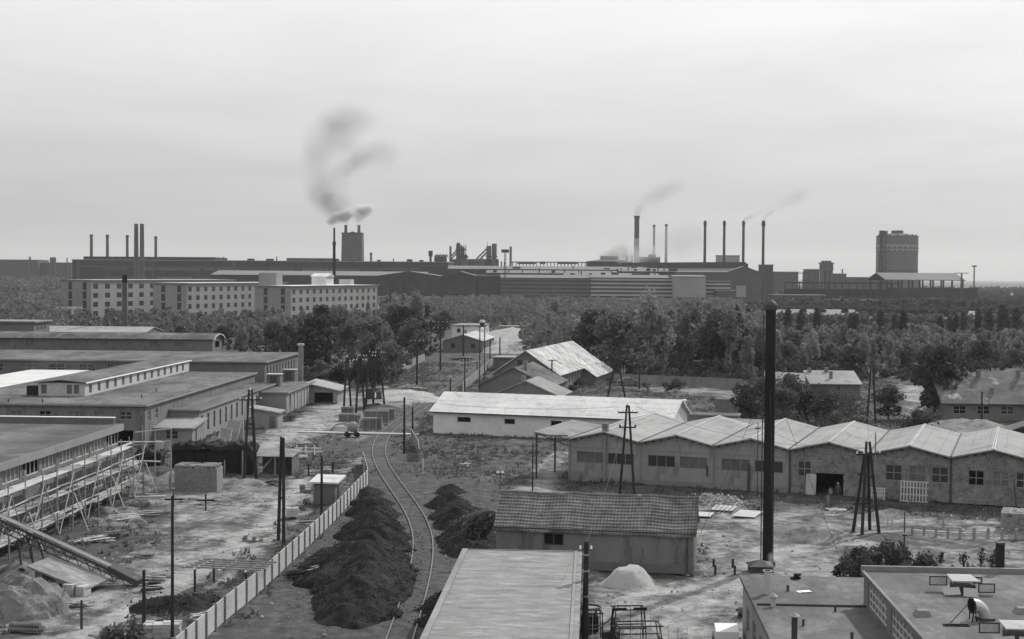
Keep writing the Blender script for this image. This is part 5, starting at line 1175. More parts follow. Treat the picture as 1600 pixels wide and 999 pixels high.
# ------------------------------------------------------------------ trees
def belt(zone_px, n, keys, hf, label, group, wid=1.0, mind=3.0, seed=1, far_exp=1.0, avoid=None):
    """n individual trees inside a ground polygon, near ones preferred; returns the spots"""
    r = random.Random(seed); P = W2(zone_px); xs_ = [p[0] for p in P]; ys_ = [p[1] for p in P]; out = []; tries = 0
    while len(out) < n and tries < 60000:
        tries += 1; y = min(ys_)+(max(ys_)-min(ys_))*r.random()**far_exp; x = r.uniform(min(xs_), max(xs_))
        if not in_poly(np.array([x]), np.array([y]), P)[0]: continue
        md = mind*(.7+.6*r.random())
        if any((x-a)**2+(y-b)**2 < md*md for a, b, *_ in out): continue
        if avoid and avoid(x, y): continue
        k = r.choices(list(keys), list(keys.values()))[0]; out.append((x, y, k, hf(x, y)*r.uniform(.68, 1.22)*(1.12 if k == 'pale' else .92), r))
    return out
lab = dict(dark='dark dense crowned tree', mid='bushy mid grey tree', pale='pale feathery young tree', poplar='narrow dark poplar', bush='low bush')
def grow(spots, where, wid=1.0):
    for x, y, k, h, r in spots:
        place_tree(k, x, y, h, f'{lab[k]} {where}', f'{k} trees {where}', wid*(1.1 if k in ('dark','mid') else .95))
def hL(x, y): return (12.0 if x/y > -.14 and y < 420 else 9.0) if y < 420 else (9.5 if x/y > -.09 else 6.8)
LEFT = [(215,556),(330,556),(372,560),(420,566),(476,612),(500,600),(535,603),(600,598),(628,578),(660,562),(690,548),(700,520),(640,488),(600,485),(470,505),(340,520),(230,520)]
def avl(x, y): return (y < 262 and x < -20) or (X(228,1)*y*1.0 > x)
spL = belt(LEFT, 95, dict(dark=5, mid=3, pale=4), hL, '', '', 1, 4.6, 11, 1.1, avoid=lambda x, y: (y < 292 and x < X(480, y)))
grow(spL, 'in the wood left of the railway')
RIGHT = [(838,552),(870,556),(915,572),(960,588),(1060,592),(1160,598),(1200,588),(1290,584),(1345,598),(1400,592),(1440,604),(1475,600),(1500,584),(1600,580),(1720,586),(1720,530),(1400,524),(1200,520),(1000,515),(840,522)]
def hR(x, y):
    right = x/y > .155
    return max(3.0, 8.6-(y-290)*.024) if right else (13.0 if y < 340 else 9.5)
spR = belt(RIGHT, 215, dict(dark=4, mid=2, pale=9), hR, '', '', 1, 3.9, 12, 1.7)
grow(spR, 'in the plantation behind the yards')
# row of poplars along the far road
for i, (px, pt, pb) in enumerate(((1151,478,507),(1168,482,510),(1231.5,481,511),(1251,484,510),(1277,482,509),(1329,490,512),(1338,488,513),(1378,484,512),(1399,492,518),(1412,486,508),(1470,494,514),(1485,492,513),(1494,492,512),(1506,487,514),(1529,484,517),(1547,482,516),(1566,478,512),(1574,492,512),(1588,481,520))):
    d_ = G(px, pb-2).y; d_ = 470+i%3*12; place_tree('poplar', X(px, d_), d_, Z(px, pt-1, d_)*1.0, 'narrow dark poplar in the row before the far road', 'poplars before the far road', 1.5 if i in (5,8) else 1.25)
# single trees
def one(key, px, pb, pt, label, wid=1.0, var=None):
    p = G(px, pb); h = Z(px, pt, p.y); return place_tree(key, p.x, p.y, h, label, None, wid, var=var)
one('dark', 1388, 655, 597, 'round dark tree with a short trunk left of the yard road', 1.25)
one('dark', 1460, 652, 530, 'tall dark tree leaning over the end of the mossy house', 1.0)
one('dark', 1487, 640, 540, 'tall dark tree standing beside the left corner of the mossy house', .9)
one('bush', 1437, 672, 634, 'spiky grey bush beside the yard road', 1.2)
for i, (px, pb, pt, w_, k) in enumerate(((1172,664,592,1.2,'dark'),(1186,640,585,1.0,'dark'),(1222,668,600,1.1,'mid'),(1243,650,584,1.0,'mid'),(1262,664,606,1.3,'dark'),(1285,668,608,1.2,'dark'),(1232,628,580,1.0,'mid'),(1306,676,640,1.3,'mid'),(1340,682,646,1.3,'bush'))):
    one(k, px, pb, pt, ['big dark tree left of the tall stack','dark tree behind the stack and the brick outhouse','leafy tree just right of the tall stack','leafy tree left of the light sheet roofed house','large dark tree in front of the light sheet roofed house','dark tree below the light sheet roofed house','leafy tree before the low white wall fence','low leafy tree behind the stone workshop bays','wide bush behind the stone workshop bays'][i], w_)
for px, pb, pt, k, lb in ((1011,617,596,'pale','thin garden sapling left of the garden bush'),(1056,612,589,'bush','round garden bush between the sapling and the fence'),(1040,606,595,'bush','small garden shrub behind the sapling'),(838,609,597,'bush','small bush beside the windows of the gabled house'),
    (905,605,588,'bush','bush under the long wall of the gabled house'),(893,612,598,'bush','dark bush at the near corner of the gabled house'),(919,600,580,'pale','slim tree at the middle of the gabled house wall'),(930,598,590,'bush','low bush right of the slim tree'),(1010,604,594,'bush','bushy shrub near the parked car')):
    one(k, px, pb, pt, lb)
# columns of foliage at the edges of the left wood
one('dark', 585, 608, 552, 'dense dark tree directly behind the pole pairs', 1.3); one('dark', 560, 606, 556, 'dark round tree left of the pole pairs', 1.2); one('mid', 612, 598, 528, 'tall bushy tree right behind the pole pairs', 1.1)
one('mid', 500, 602, 560, 'bushy tree behind the small open shed', 1.2); one('dark', 530, 604, 566, 'dark tree at the end of the yard road', 1.2)
# near shrubs with larger leaves
def shrub(name, px, pb, h, wid, label, n, ls, m, seed, vert=.8, cat='bush', dense=16):
    p = G(px, pb); o = thing(name, label, cat, (p.x, p.y, -.05)); r = random.Random(seed); lobes = []; st_b = MB()
    for i in range(dense):
        a = r.uniform(0, 6.28); rad = wid*r.uniform(.05, .95)**.7; zc = h*r.uniform(.25, .82)*(1-.45*(rad/wid)**2); s = h*r.uniform(.12, .2)
        c = (rad*math.cos(a), rad*math.sin(a)*.7, zc); lobes.append((c, (s, s, s*1.5))); st_b.cyl((c[0]*.15, c[1]*.15, 0), (c[0], c[1], c[2]+s*.8), .035, .012, 5, False)
    st_b.build('stems', M['bark'], o); link('foliage', leaf_mesh('foliage', lobes, n, ls, M[m], seed), o); return o
shrub('leafy_bush', 1385, 912, 2.9, 3.2, 'large leafy bush behind the corner of the taller flat roof', 9500, .13, 'leaf_m', 5, dense=46)
shrub('leafy_bush', 1328, 906, 1.7, 1.3, 'ragged side branch bush left of the large leafy bush', 900, .14, 'leaf_d', 6, dense=9)
shrub('young_tree', 192, 1022, 2.3, 1.2, 'leafy young tree poking up at the bottom left edge', 1500, .12, 'leaf_m', 8, dense=14)
shrub('climbing_bush', 752, 852, 3.3, 1.5, 'straggly bush growing on the right coal heap beside the tiled shed', 2400, .15, 'leaf_p', 9, dense=20)
shrub('climbing_bush', 735, 838, 2.0, 1.5, 'low straggly bush growing over the right coal heap', 1400, .14, 'leaf_p', 10, dense=14)
for i, (px, pb, h) in enumerate(((1505,889,1.4),(1533,889,1.5),(1470,880,.9),(1555,880,1.2),(1461,888,1.0),(1549,889,1.3))): shrub('tall_weed', px, pb, h, .25, 'thin upright weed growing behind the parapet of the taller roof', 110, .1, 'leaf_d', 20+i, cat='weed', dense=5)['group'] = 'weeds behind the parapet'
# far woods that read as one mass
def wood_stuff(name, label, zones, seed, ls=.9):
    r = np.random.default_rng(seed); Ps = []
    for poly_w, n, h0, h1 in zones:
        xs_ = [p[0] for p in poly_w]; ys_ = [p[1] for p in poly_w]; k = 0
        while k < n:
            x = r.uniform(min(xs_), max(xs_), 4000); y = r.uniform(min(ys_), max(ys_), 4000); ok = in_poly(x, y, poly_w); x, y = x[ok][:n-k], y[ok][:n-k]; k += len(x)
            for a, b in zip(x, y): Ps.append((a, b, ground_z(a, b), r.uniform(h0, h1)))
    Ps = np.array(Ps); m = 110; n = len(Ps); d = r.normal(0, 1, (n, m, 3)); d /= np.linalg.norm(d, axis=2, keepdims=True); d *= r.uniform(.5, 1, (n, m, 1))**.5
    h = Ps[:, 3][:, None]; C = np.stack([Ps[:,0][:,None]+d[...,0]*h*.27, Ps[:,1][:,None]+d[...,1]*h*.27, Ps[:,2][:,None]+h*.55+d[...,2]*h*.45], 2).reshape(-1, 3)
    N = r.normal(0, 1, C.shape); N /= np.linalg.norm(N, axis=1)[:, None]; A = np.cross(N, r.normal(0,1,C.shape)); A /= np.linalg.norm(A, axis=1)[:, None]; B = np.cross(N, A)
    s = ls*r.uniform(.4, 1.1, (len(C), 1)); A *= s; B *= s*.8
    V = np.stack([C-A, C-B, C+A, C+B], 1).reshape(-1, 3); F = np.arange(len(V)).reshape(-1, 4)
    return kind(link(name, np_mesh(name, V, F, M['leaf_m'])), 'stuff', label)
wz = lambda P: [(x, y) for x, y in P]
def zone(px0, px1, d0, d1): return [(X(px0,d0),d0),(X(px1,d0),d0),(X(px1,d1),d1),(X(px0,d1),d1)]
wood_stuff('woodland', 'wood filling the ground between the yards and the ironworks', [(zone(-40,90,340,560),90,10,15),(zone(-60,95,560,1100),330,13,19),(zone(95,240,420,600),60,4,7),(zone(600,860,520,900),330,6,9.5),(zone(235,610,390,580),150,4.5,7.5),(zone(860,1160,470,860),420,6,9.5),(zone(1160,1660,420,560),420,2.2,3.8),(zone(1160,1660,640,720),200,2.5,4),(zone(820,1200,330,500),190,8,11),(zone(1200,1660,330,440),200,3.5,5.5)], 4, .75)
wood_stuff('far_scrub', 'scrub and hedges on the plain towards the horizon', [(zone(1200,1700,850,985),420,5,8),(zone(1200,1700,985,1300),700,3,6),(zone(1160,1700,745,850),260,3,5),(zone(-100,115,1200,1700),350,8,13),(zone(1180,1800,1300,2600),1100,4,8),(zone(1100,1250,800,960),60,3,6)], 5, 1.5)
# undergrowth under the belts
def under(name, label, poly, n, h0, h1, seed, ls):
    r = np.random.default_rng(seed); P = W2(poly); xs_ = [p[0] for p in P]; ys_ = [p[1] for p in P]; X_, Y_ = [], []
    while len(X_) < n:
        x = r.uniform(min(xs_), max(xs_), 4000); y = min(ys_)+(max(ys_)-min(ys_))*r.random(4000)**1.3; ok = in_poly(x, y, P) & ~((y < 292) & (x < -72)); X_ += list(x[ok]); Y_ += list(y[ok])
    X_, Y_ = np.array(X_[:n]), np.array(Y_[:n]); m = 60; h = r.uniform(h0, h1, n)[:, None]; d = r.normal(0, 1, (n, m, 3)); d /= np.linalg.norm(d, axis=2, keepdims=True); d *= r.uniform(.4, 1, (n, m, 1))
    C = np.stack([X_[:,None]+d[...,0]*h*.5, Y_[:,None]+d[...,1]*h*.6, h*.45+d[...,2]*h*.5], 2).reshape(-1, 3); N = r.normal(0, 1, C.shape); N /= np.linalg.norm(N, axis=1)[:, None]; A = np.cross(N, r.normal(0,1,C.shape)); A /= np.linalg.norm(A, axis=1)[:, None]; B = np.cross(N, A)
    s = ls*r.uniform(.4, 1.1, (len(C), 1)); A *= s; B *= s*.8; V = np.stack([C-A, C-B, C+A, C+B], 1).reshape(-1, 3)
    kind(link(name, np_mesh(name, V, np.arange(len(V)).reshape(-1, 4), M['leaf_d'])), 'stuff', label)
under('undergrowth', 'undergrowth and saplings below the left wood', LEFT, 800, 1.0, 2.6, 61, .34)
under('undergrowth', 'undergrowth and saplings below the plantation', RIGHT, 2200, 1.0, 2.4, 62, .34)
under('low_scrub', 'low scrub around the row of poplars', [(1150,502),(1700,505),(1720,522),(1150,520)], 1500, 1.0, 2.4, 63, .45)
under('thicket', 'thicket between the workshops and the light sheet roofed house', [(1155,676),(1355,692),(1345,648),(1290,612),(1165,604)], 210, 1.5, 3.6, 64, .2)
# rough weeds on the yards
r = np.random.default_rng(9); n = 42000
wx = r.uniform(-75, 75, n*3); wy = r.uniform(72, 330, n*3)
ix = np.clip(np.searchsorted(xs, wx), 0, nxs-1); iy = np.clip(np.searchsorted(ys, wy), 0, nys-1)
dv_ = dirt[iy, ix]; cv2 = cind[iy, ix]; rdv = rd[iy, ix]
keep = (dv_ < .35) & (rdv > 1.1) & (r.random(n*3) < np.clip(1-cv2*1.6,0,1)*np.clip(1.2-dv_*2, 0, 1)*(.25+.75*(vnoise(wx, wy, 5, 44) > .45))) & (np.abs(wx) < wy*.37+2)
wx, wy = wx[keep][:n], wy[keep][:n]; gz = GZ[iy[keep][:n], ix[keep][:n]]
m = 5; C = np.stack([np.repeat(wx, m)+r.normal(0,.16,len(wx)*m), np.repeat(wy, m)+r.normal(0,.16,len(wx)*m), np.repeat(gz, m)], 1)
hh = np.repeat(.08+.34*r.random(len(wx))**3, m)*r.uniform(.6,1.2,len(C)); a = r.uniform(0, 6.28, len(C)); w = .04+.07*r.random(len(C)); le = r.normal(0, .15, (len(C), 2))
dx_ = np.stack([np.cos(a)*w, np.sin(a)*w, 0*a], 1); top = C+np.c_[le, hh]
V = np.stack([C-dx_, C+dx_, top+dx_*.4, top-dx_*.4], 1).reshape(-1, 3)
kind(link('weeds', np_mesh('weeds', V, np.arange(len(V)).reshape(-1,4), M['leaf_m'])), 'stuff', 'rough grass and weeds growing over the yards')
# ------------------------------------------------------------------ coal and earth heaps
mound('coal_heap', 'long black coal heap between the concrete fence and the track', 'coal heap', [(576,772,1.3,1.76),(583,788,1.6,2.11),(581,805,1.9,2.38),(587,822,2.1,2.55),(583,840,2.3,2.73),(588,856,2.4,2.82),(579,872,2.4,2.82),(581,890,2.4,2.90),(569,905,2.4,2.99),(571,922,2.2,2.82),(559,940,2.1,2.73),(563,958,1.7,2.29),(546,970,1.4,1.94),(536,885,1.2,2.29),(526,905,0.9,2.11),(519,868,0.7,1.58)], M['coal'], 3, .3, 8000, .085)
mound('coal_heap', 'second coal heap right of the track with bushes growing on it', 'coal heap', [(702,790,1.7,2.5),(712,806,1.9,2.7),(718,822,1.9,2.7),(726,840,1.8,2.6),(738,852,1.7,2.6),(708,770,1.3,2.2),(730,866,1.4,2.4)], M['coal'], 5, .3, 3600, .085)
mound('coal_heap', 'small coal heap tucked against the left wall of the near flat roof', 'coal heap', [(690,952,1.3,1.8),(684,972,1.1,1.6)], M['coal'], 6, .25, 400, .11)
mound('sand_heap', 'flat topped pale sand heap in front of the tiled shed', 'sand heap', [(980,911,1.5,1.75),(984,908,1.45,1.65)], M['sand'], 7, .2, flat=1.0)
mound('stone_heap', 'low heap of pale broken stones before the plastered bays', 'stone heap', [(1108,782,.75,1.4),(1124,785,.8,1.6),(1138,786,.6,1.3)], M['stone'], 8, .2, 500, .28)
mound('earth_mound', 'broad dug earth mound right of the tall stack', 'earth mound', [(1228,838,1.1,2.4),(1250,842,1.2,2.6),(1280,845,1.0,2.6),(1300,838,.8,2.4)], M['soil'], 9, .3)
mound('earth_mound', 'small grassy earth mound between the pole tower and the pallets', 'earth mound', [(1393,806,.7,1.8),(1372,808,.5,1.6)], M['soil'], 10, .2)
mound('sand_bank', 'large pale spoil bank in front of the mossy house', 'sand bank', [(1505,665,1.1,5),(1530,668,1.15,5),(1488,672,.7,4)], M['soil'], 11, .3, step=.6)
mound('sand_bank', 'smaller pale spoil bank right of the larger one before the mossy house', 'sand bank', [(1560,676,.9,4.5),(1585,674,.8,4)], M['soil'], 12, .3, step=.6)
mound('sand_mound', 'furrowed bright sand mound at the bottom left edge', 'sand heap', [(22,958,2.2,2.2),(45,955,1.9,2.0),(64,950,1.5,1.7),(-12,962,1.9,2.3)], M['soil'], 13, .6, 500, .09)
mound('dark_soil_heap', 'black ash heap beside the tall thin pole on the left', 'ash heap', [(248,948,.9,1.6),(270,950,1.0,1.7),(295,946,.95,1.6),(225,950,.6,1.2),(312,938,.7,1.4)], M['coal'], 14, .22, 300, .12)
mound('earth_bank', 'loose earth bank behind the tilted slab on the left', 'earth bank', [(30,900,1.2,2.6),(70,895,1.2,2.6),(100,890,1.1,2.4),(128,905,1.3,2.2)], M['soil'], 15, .3)
mound('earth_bank', 'trampled earth mound around the foot of the four legged pole tower', 'earth bank', [(388,758,.7,2.6),(400,762,.6,2.4),(372,766,.5,2.0)], M['soil'], 16, .25)
mound('earth_bank', 'light earth pile beside the pale brick stack', 'earth bank', [(283,742,1.2,2.2),(268,750,.9,2.0),(256,752,.7,1.8)], M['soil'], 17, .25)
mound('earth_bank', 'rough spoil heap at the far end of the scaffolding', 'earth bank', [(198,735,1.0,2.4),(215,748,1.0,2.4),(205,762,.8,2.2),(222,768,.7,2.0),(190,780,.7,2)], M['soil'], 18, .35, 250, .1)
mound('earth_bank', 'low bank of rubble at the foot of the scaffolding', 'earth bank', [(170,800,.8,2.4),(150,815,.7,2.2),(185,815,.6,2.4),(200,800,.6,2.2)], M['soil'], 19, .35, 250, .1)
mound('dark_soil_heap', 'dark mound of soil behind the wooden crates', 'soil heap', [(590,640,1.2,3.2),(605,642,1.3,3.0),(578,640,.9,2.6),(616,643,.8,2.4)], M['soil_d'], 20, .2, step=.4)
mound('sand_bank', 'bright dug sand bank beside the straight track', 'sand bank', [(625,622,1.2,5),(645,624,1.4,5),(662,626,1.0,4),(636,616,1.0,5),(612,616,.7,4)], M['sand'], 21, .3, step=.5)
for i, (px, py, h, r_) in enumerate(((800,530,4.0,16),(826,528,3.4,14),(786,545,3.0,9),(800,550,3.5,10),(772,542,2.0,8))): mound('sand_hill', ['large pale sand hill before the far barrack','pale sand hill beside the far barrack edge','low sand hill right of the far gabled house','sand hill just behind the flat roofed shed','small pale sand hill at the end of the track'][i], 'sand hill', [(px,py,h,r_),(px+4,py,h*.9,r_)], M['sand'], 30+i, .4, step=1.2)

# ------------------------------------------------------------------ poles
def insul(o, p, m='white', s=.07): MB().cyl(p, (p[0], p[1], p[2]+.18), s, s*.7, 8).build('insulator', M[m], o)
def pole(px, pb, pt, label, arms=(), r=.13, m='wood_d', name='utility_pole', lean=0.0, aw=1.3, box=False, rot=0, step_bolts=False):
    p = G(px, pb); h = Z(px, pt, p.y); o = thing(name, label, 'pole', p, rot)
    MB().cyl((0,0,-.3),(lean,0,h),r,r*.72,10).build('shaft', M[m], o)
    for i, z_ in enumerate(arms):
        MB().box(-aw/2,-.06,h-z_-.06,aw/2,.06,h-z_+.06).build('crossarm', M[m], o)
        for x in (-aw/2+.1, -aw/6, aw/6, aw/2-.1): insul(o, (x, 0, h-z_+.06))
    if box: MB().box(-.35,-.5,h*.42,.35,-.1,h*.42+1.5).build('transformer', M['steel'], o)
    return o
def apole(px, pb, pt, sp, label, r=.14, arm=True, dy=0, m='wood_d', rot=0.0, brace=True, legs2=None):
    p = G(px, pb); h = Z(px, pt, p.y); o = thing('pole_pair', label, 'pole', p, rot)
    MB().cyl((-sp/2,0,-.3),(-.08,0,h),r,r*.75,10).build('leg', M[m], o); MB().cyl((sp/2,dy,-.3),(.1,dy*.1,h-.05),r,r*.75,10).build('leg', M[m], o)
    if brace: MB().cyl((-sp*.28,0,h*.42),(sp*.28,dy*.5,h*.42),.07,.07,6).build('brace', M[m], o)
    if arm:
        MB().box(-.9,-.08,h-.75,.9,.06,h-.63).build('crossarm', M[m], o); MB().box(-.75,-.08,h-2.1,.75,.06,h-1.98).build('crossarm', M[m], o)
        for x in (-.85, -.45, .45, .85): insul(o, (x, -.02, h-.63))
        for x in (-.7, .7): insul(o, (x, -.02, h-1.98), 'black', .1)
        insul(o, (0,0,h))
    return o
pole(269.5, 1018, 775, 'tall thin bare pole on the left before the ash heap', r=.1)
pole(225, 985, 891, 'short thick black post left of the tall thin pole', r=.12, name='short_pole')
pole(127.5, 979, 938, 'short grey post beside the bottom left path', r=.09, m='steel', name='fence_post')
pole(502.5, 806, 713, 'bare pole beside the little boarded hut', r=.13)
apole(441, 845, 683, .62, 'leaning pole pair on the dirt track before the hut', arm=False, dy=-1.2)
apole(979.5, 784, 633, 1.45, 'pole pair in front of the plastered workshops', r=.13)
pole(631.5, 708, 621, 'bare pole left of the two before the bright store', r=.15)
pole(644.5, 684, 635, 'shorter bare pole right of the track crossing', r=.13)
pole(651.5, 602, 531, 'pole with a crossarm at the far panel fence', (.3,), .2, aw=2.6)
pole(688, 580, 502, 'tall pole with crossarms beyond the panel fence', (.3,1.6), .2, aw=3.0)
pole(673, 554, 501, 'farthest of the poles in front of the far wood', (.3,1.6), .2, aw=2.4)
pole(724, 556, 509, 'pole carrying a transformer box before the far gabled house', (.3,), .22, aw=3.6, box=True)
pole(703.5, 617, 592, 'short pole standing behind the left end of the bright roof', r=.16)
pole(726, 613, 562, 'thin pole with two crossarms beside the straight track', (.2,.9), .12, aw=1.8)
pole(745.5, 588, 565, 'small pole with a crossarm near the end of the straight track', (.2,), .12, aw=1.6)
pole(765.5, 572, 530, 'bare pole left of the small flat roofed shed', r=.17)
pole(781, 556, 527, 'bare pole above the small flat roofed shed', r=.2)
lm = thing('lamp_tower', 'twin pole lamp tower with a round top over the roofs', 'lamp tower', G(753, 601))
hl = Z(753, 511, lm.location.y)
for x in (-.45, .45): MB().cyl((x,0,-.2),(x,0,hl),.13,.1,8).build('pole', M['steel'], lm)
MB().box(-.8,-.5,hl,.8,.5,hl+.15).build('platform', M['steel'], lm); MB().lathe([(.6,hl+.8),(.62,hl+.95),(.4,hl+1.25),(.1,hl+1.35)],14).build('lamp_hood', M['conc'], lm); MB().cyl((0,0,hl+.15),(0,0,hl+.95),.35,.6,12).build('lamp', M['glass'], lm)
pole(832, 776, 690, 'thin pole behind the tiled roof ridge', r=.07)
pole(951, 664, 632, 'short pole in front of the bright sheet roof', r=.13)
pole(862, 618, 562, 'pole at the near corner of the gabled house', (.2,), .16, aw=1.4)
pole(918, 582, 537, 'dark pole in front of the gabled house wall', r=.2)
apole(963, 624, 560, 3.2, 'pole pair standing beside the parked car', r=.16, arm=False)
pole(999, 607, 576, 'pole between the car and the dark trough', r=.15)
apole(1361, 674, 563, 1.3, 'tall thin pole pair left of the round tree', r=.15, arm=False)
pole(1366, 622, 565, 'thin pole behind the tall thin pole pair', r=.13)
pole(1533.5, 664, 612, 'dark pole at the spoil banks', r=.16)
pole(1529, 645, 614, 'dark stub pole beside the spoil bank pole', r=.2, name='short_pole')
pole(1412, 905, 800, 'thin pole rising out of the large leafy bush', (1.6,), .06, 'steel', aw=.3)
pole(1589, 799, 748, 'leaning bar behind the brick stack at the right edge', r=.07, lean=-.35, m='steel', name='leaning_pole')
pole(1183, 777, 661, 'thin roof mast rising between two workshop bays', r=.05, m='steel', aw=.5, arms=(.5,))
pole(1366.5, 790, 676, 'grey pipe mast on the joint of the stone bays', r=.08, m='conc_d')
pole(781, 820, 737, 'thin pole with a small crossarm left of the tiled roof', (.2,), .05, 'steel', aw=.7)
# group of pole pairs with switchgear
for (px, pb, pt, sp, lb) in ((542, 648, 558, 1.0, 'leftmost pole pair of the substation group'), (562, 655, 556, 1.2, 'second pole pair of the substation group'), (577, 641, 550, 1.1, 'third pole pair of the substation group with white insulators'), (591, 634, 545, 1.7, 'rightmost and tallest pole pair of the substation group')):
    apole(px, pb, pt, sp, lb, r=.17, dy=1.5)
sg = thing('switchgear', 'dark transformer platform slung between the pole pairs', 'transformer', G(585, 640))
MB().box(-1.6,-.6,1.6,1.6,.6,1.75).build('platform', M['steel'], sg); MB().box(-1.0,-.5,1.75,0,.5,3.2).build('transformer', M['steel'], sg); MB().box(.3,-.4,1.75,1.1,.4,2.7).build('cabinet', M['steel'], sg)
for x in (-1.5,1.4): MB().box(x,-.5,-.1,x+.14,-.36,1.6).box(x,.36,-.1,x+.14,.5,1.6).build('leg', M['wood_d'], sg)
# four legged towers
def tower4(px, pb, pt, s, label, r=.14):
    p = G(px, pb); h = Z(px, pt, p.y); o = thing('pole_tower', label, 'pole', p, .25)
    for sx in (-1,1):
        for sy in (-1,1): MB().cyl((sx*s,sy*s,-.3),(sx*.14,sy*.12,h-(.9 if sy > 0 else 0)),r,r*.75,9).build('leg', M['wood_d'], o)
    for f in (.3,.62): w = s*(1-f)+.1; MB().box(-w-.1,-w-.1,h*f,w+.1,-w+.02,h*f+.12).build('brace', M['wood_d'], o); MB().box(-w-.1,w,h*f,w+.1,w+.12,h*f+.12).build('brace', M['wood_d'], o)
    MB().box(-1.1,-.3,h-1.05,1.1,-.15,h-.92).build('crossarm', M['wood_d'], o)
    for x in (-1,-.4,.4,1): insul(o, (x,-.22,h-.92))
    insul(o, (0,0,h)); return o
tower4(1353, 833, 690, .78, 'four legged black pole tower before the stone bays'); tower4(391, 753, 609, .62, 'four legged pole tower right of the black stacks', .13)
# thick pole beside near roof
p = G(914, 1004); h = Z(914, 846, p.y); o = thing('banded_pole', 'thick dark pole close against the right wall of the near flat roof', 'pole', p)
MB().cyl((0,0,-.3),(.03,0,h),.19,.13,14).build('shaft', M['wood_d'], o)
for z_ in (h*.45, h*.7, h*.86): MB().cyl((0,0,z_),(0,0,z_+.1),.19,.19,14).build('band', M['steel_l'], o)
MB().box(-.42,-.06,.0,-.3,.06,h*.6).build('stub_post', M['wood_d'], o); MB().box(-.35,-.1,h-.5,.35,-.02,h-.42).build('crossarm', M['steel'], o)
for x in (-.3,.3): insul(o, (x,-.06,h-.42))
# overhead wires
def wire(a, b, label, sag=.6, r=.012):
    a, b = Vector(a), Vector(b); o = thing('overhead_wire', label, 'wire', (a+b)/2, 0, 'overhead wires'); mb = MB(); n = 14; pr_ = None; c = (a+b)/2
    for i in range(n+1):
        t_ = i/n; q_ = a+(b-a)*t_-c; q_.z -= sag*4*t_*(1-t_)
        if pr_ is not None: mb.cyl(pr_, q_, r, r, 4, False)
        pr_ = q_
    me_o = mb.build('strand', M['steel'], o); return o
tpA = Vector(G(979.5,784)); tpA.z = Z(979.5,636,tpA.y); tpB = Vector(G(1353,833)); tpB.z = Z(1353,700,tpB.y); tpC = Vector(G(914,1004)); tpC.z = Z(914,850,tpC.y); tpD = Vector(G(631.5,708)); tpD.z = Z(631.5,623,tpD.y)
wire(tpA+Vector((-.8,0,0)), tpD, 'thin wire from the plastered workshop pole pair to the pole by the bright store'); wire(tpA+Vector((.8,0,0)), tpB, 'thin wire between the workshop pole pair and the four legged tower', 1.0)
wire(tpC, tpA, 'thin wire from the near banded pole to the workshop pole pair', .8); wire(tpB, G(1589,799)+Vector((3,0,3.5)), 'thin wire from the four legged tower towards the right edge', .6)

def topof(px, pb, pt): v = Vector(G(px, pb)); v.z = Z(px, pt, v.y); return v
TW = [('from the workshop pole pair to the short pole at the bright store', topof(979.5,784,637), topof(951,664,634)), ('from the pole by the bright store to the substation poles', tpD, topof(591,634,548)),
 ('from the substation poles to the panel fence pole', topof(577,641,553), topof(651.5,602,533)), ('from the panel fence pole to the tall crossarm pole', topof(651.5,602,533), topof(688,580,504)), ('between the two tallest crossarm poles', topof(688,580,504), topof(724,556,511)),
 ('from the leaning pole pair to the hut pole', topof(441,845,685), topof(502.5,806,715)), ('from the left pole tower to the substation poles', topof(391,753,612), topof(542,648,560)), ('from the left pole tower to the leaning pole pair', topof(391,753,612), topof(441,845,685)),
 ('from the gabled house corner pole to the car pole pair', topof(862,618,563), topof(963,624,561)), ('from the four legged tower to the tall thin pole pair', tpB, topof(1361,674,565)), ('from the roof mast to the four legged tower', topof(1183,777,663), tpB)]
for lb_, a_, b_ in TW:
    wire(a_, b_, 'thin wire '+lb_, .9); 
# ------------------------------------------------------------------ yard things, left
def bricks(name, label, px, pb, L, W, H, rot, m, cat='brick stack', rag=.15, seed=1, wide=True, bx3=(.5,.25,.25)):
    r = random.Random(seed); p = G(px, pb); mb = MB(); nx = int(L/bx3[0]); ny = max(1, int(W/bx3[1])); nz = int(H/bx3[2])
    for k in range(nz):
        for i in range(nx):
            for j in range(ny):
                if 0 < i < nx-1 and 0 < j < ny-1 and k < nz-1: continue
                if k >= nz-2 and r.random() < rag*2: continue
                mb.obox((-L/2+(i+.5)*bx3[0]+r.uniform(-.03,.03), (j+.5)*bx3[1]+r.uniform(-.045,.045), (k+.5)*bx3[2]), (bx3[0]*.97, bx3[1]*.96, bx3[2]*.96), r.uniform(-.02,.02))
    mb.box(-L/2+.08,.08,0,L/2-.08,W-.08,H-bx3[2]*2.1); o = mb.build(name, M[m], None, p, (0,0,rot)); kindo = tag(o, label, cat); return o
bricks('brick_stack', 'pale stacked bricks leaning beside the four legged pole tower', 306, 770, 4.1, 2.4, 2.55, -.05, 'plaster', bx3=(.28,.14,.15))
bricks('brick_stack', 'white topped stack of bricks at the right edge before the stone bays', 1604, 833, 4.0, 3.4, 1.5, R(-22), 'plaster', seed=2, bx3=(.28,.14,.15))
bricks('block_stack', 'uneven stack of hollow blocks at the bottom left beside the tall thin pole', 252, 1004, 2.0, 1.2, 1.0, .1, 'conc', seed=3, rag=.25)
bricks('block_stack', 'small stack of hollow blocks behind the boarded fence of the track', 457, 808, 1.0, .8, .8, .1, 'conc', seed=4, rag=.2)
bricks('brick_stack', 'low broken brick stack in front of the scaffolding planks', 222, 792, 1.6, .9, .7, .3, 'plaster', seed=6, rag=.4, bx3=(.28,.14,.15))
bricks('brick_stack', 'small dark brick stack left of the cross shaped marker post', 286, 788, 1.2, .8, .5, -.2, 'brickw', seed=7, rag=.4, bx3=(.28,.14,.15))
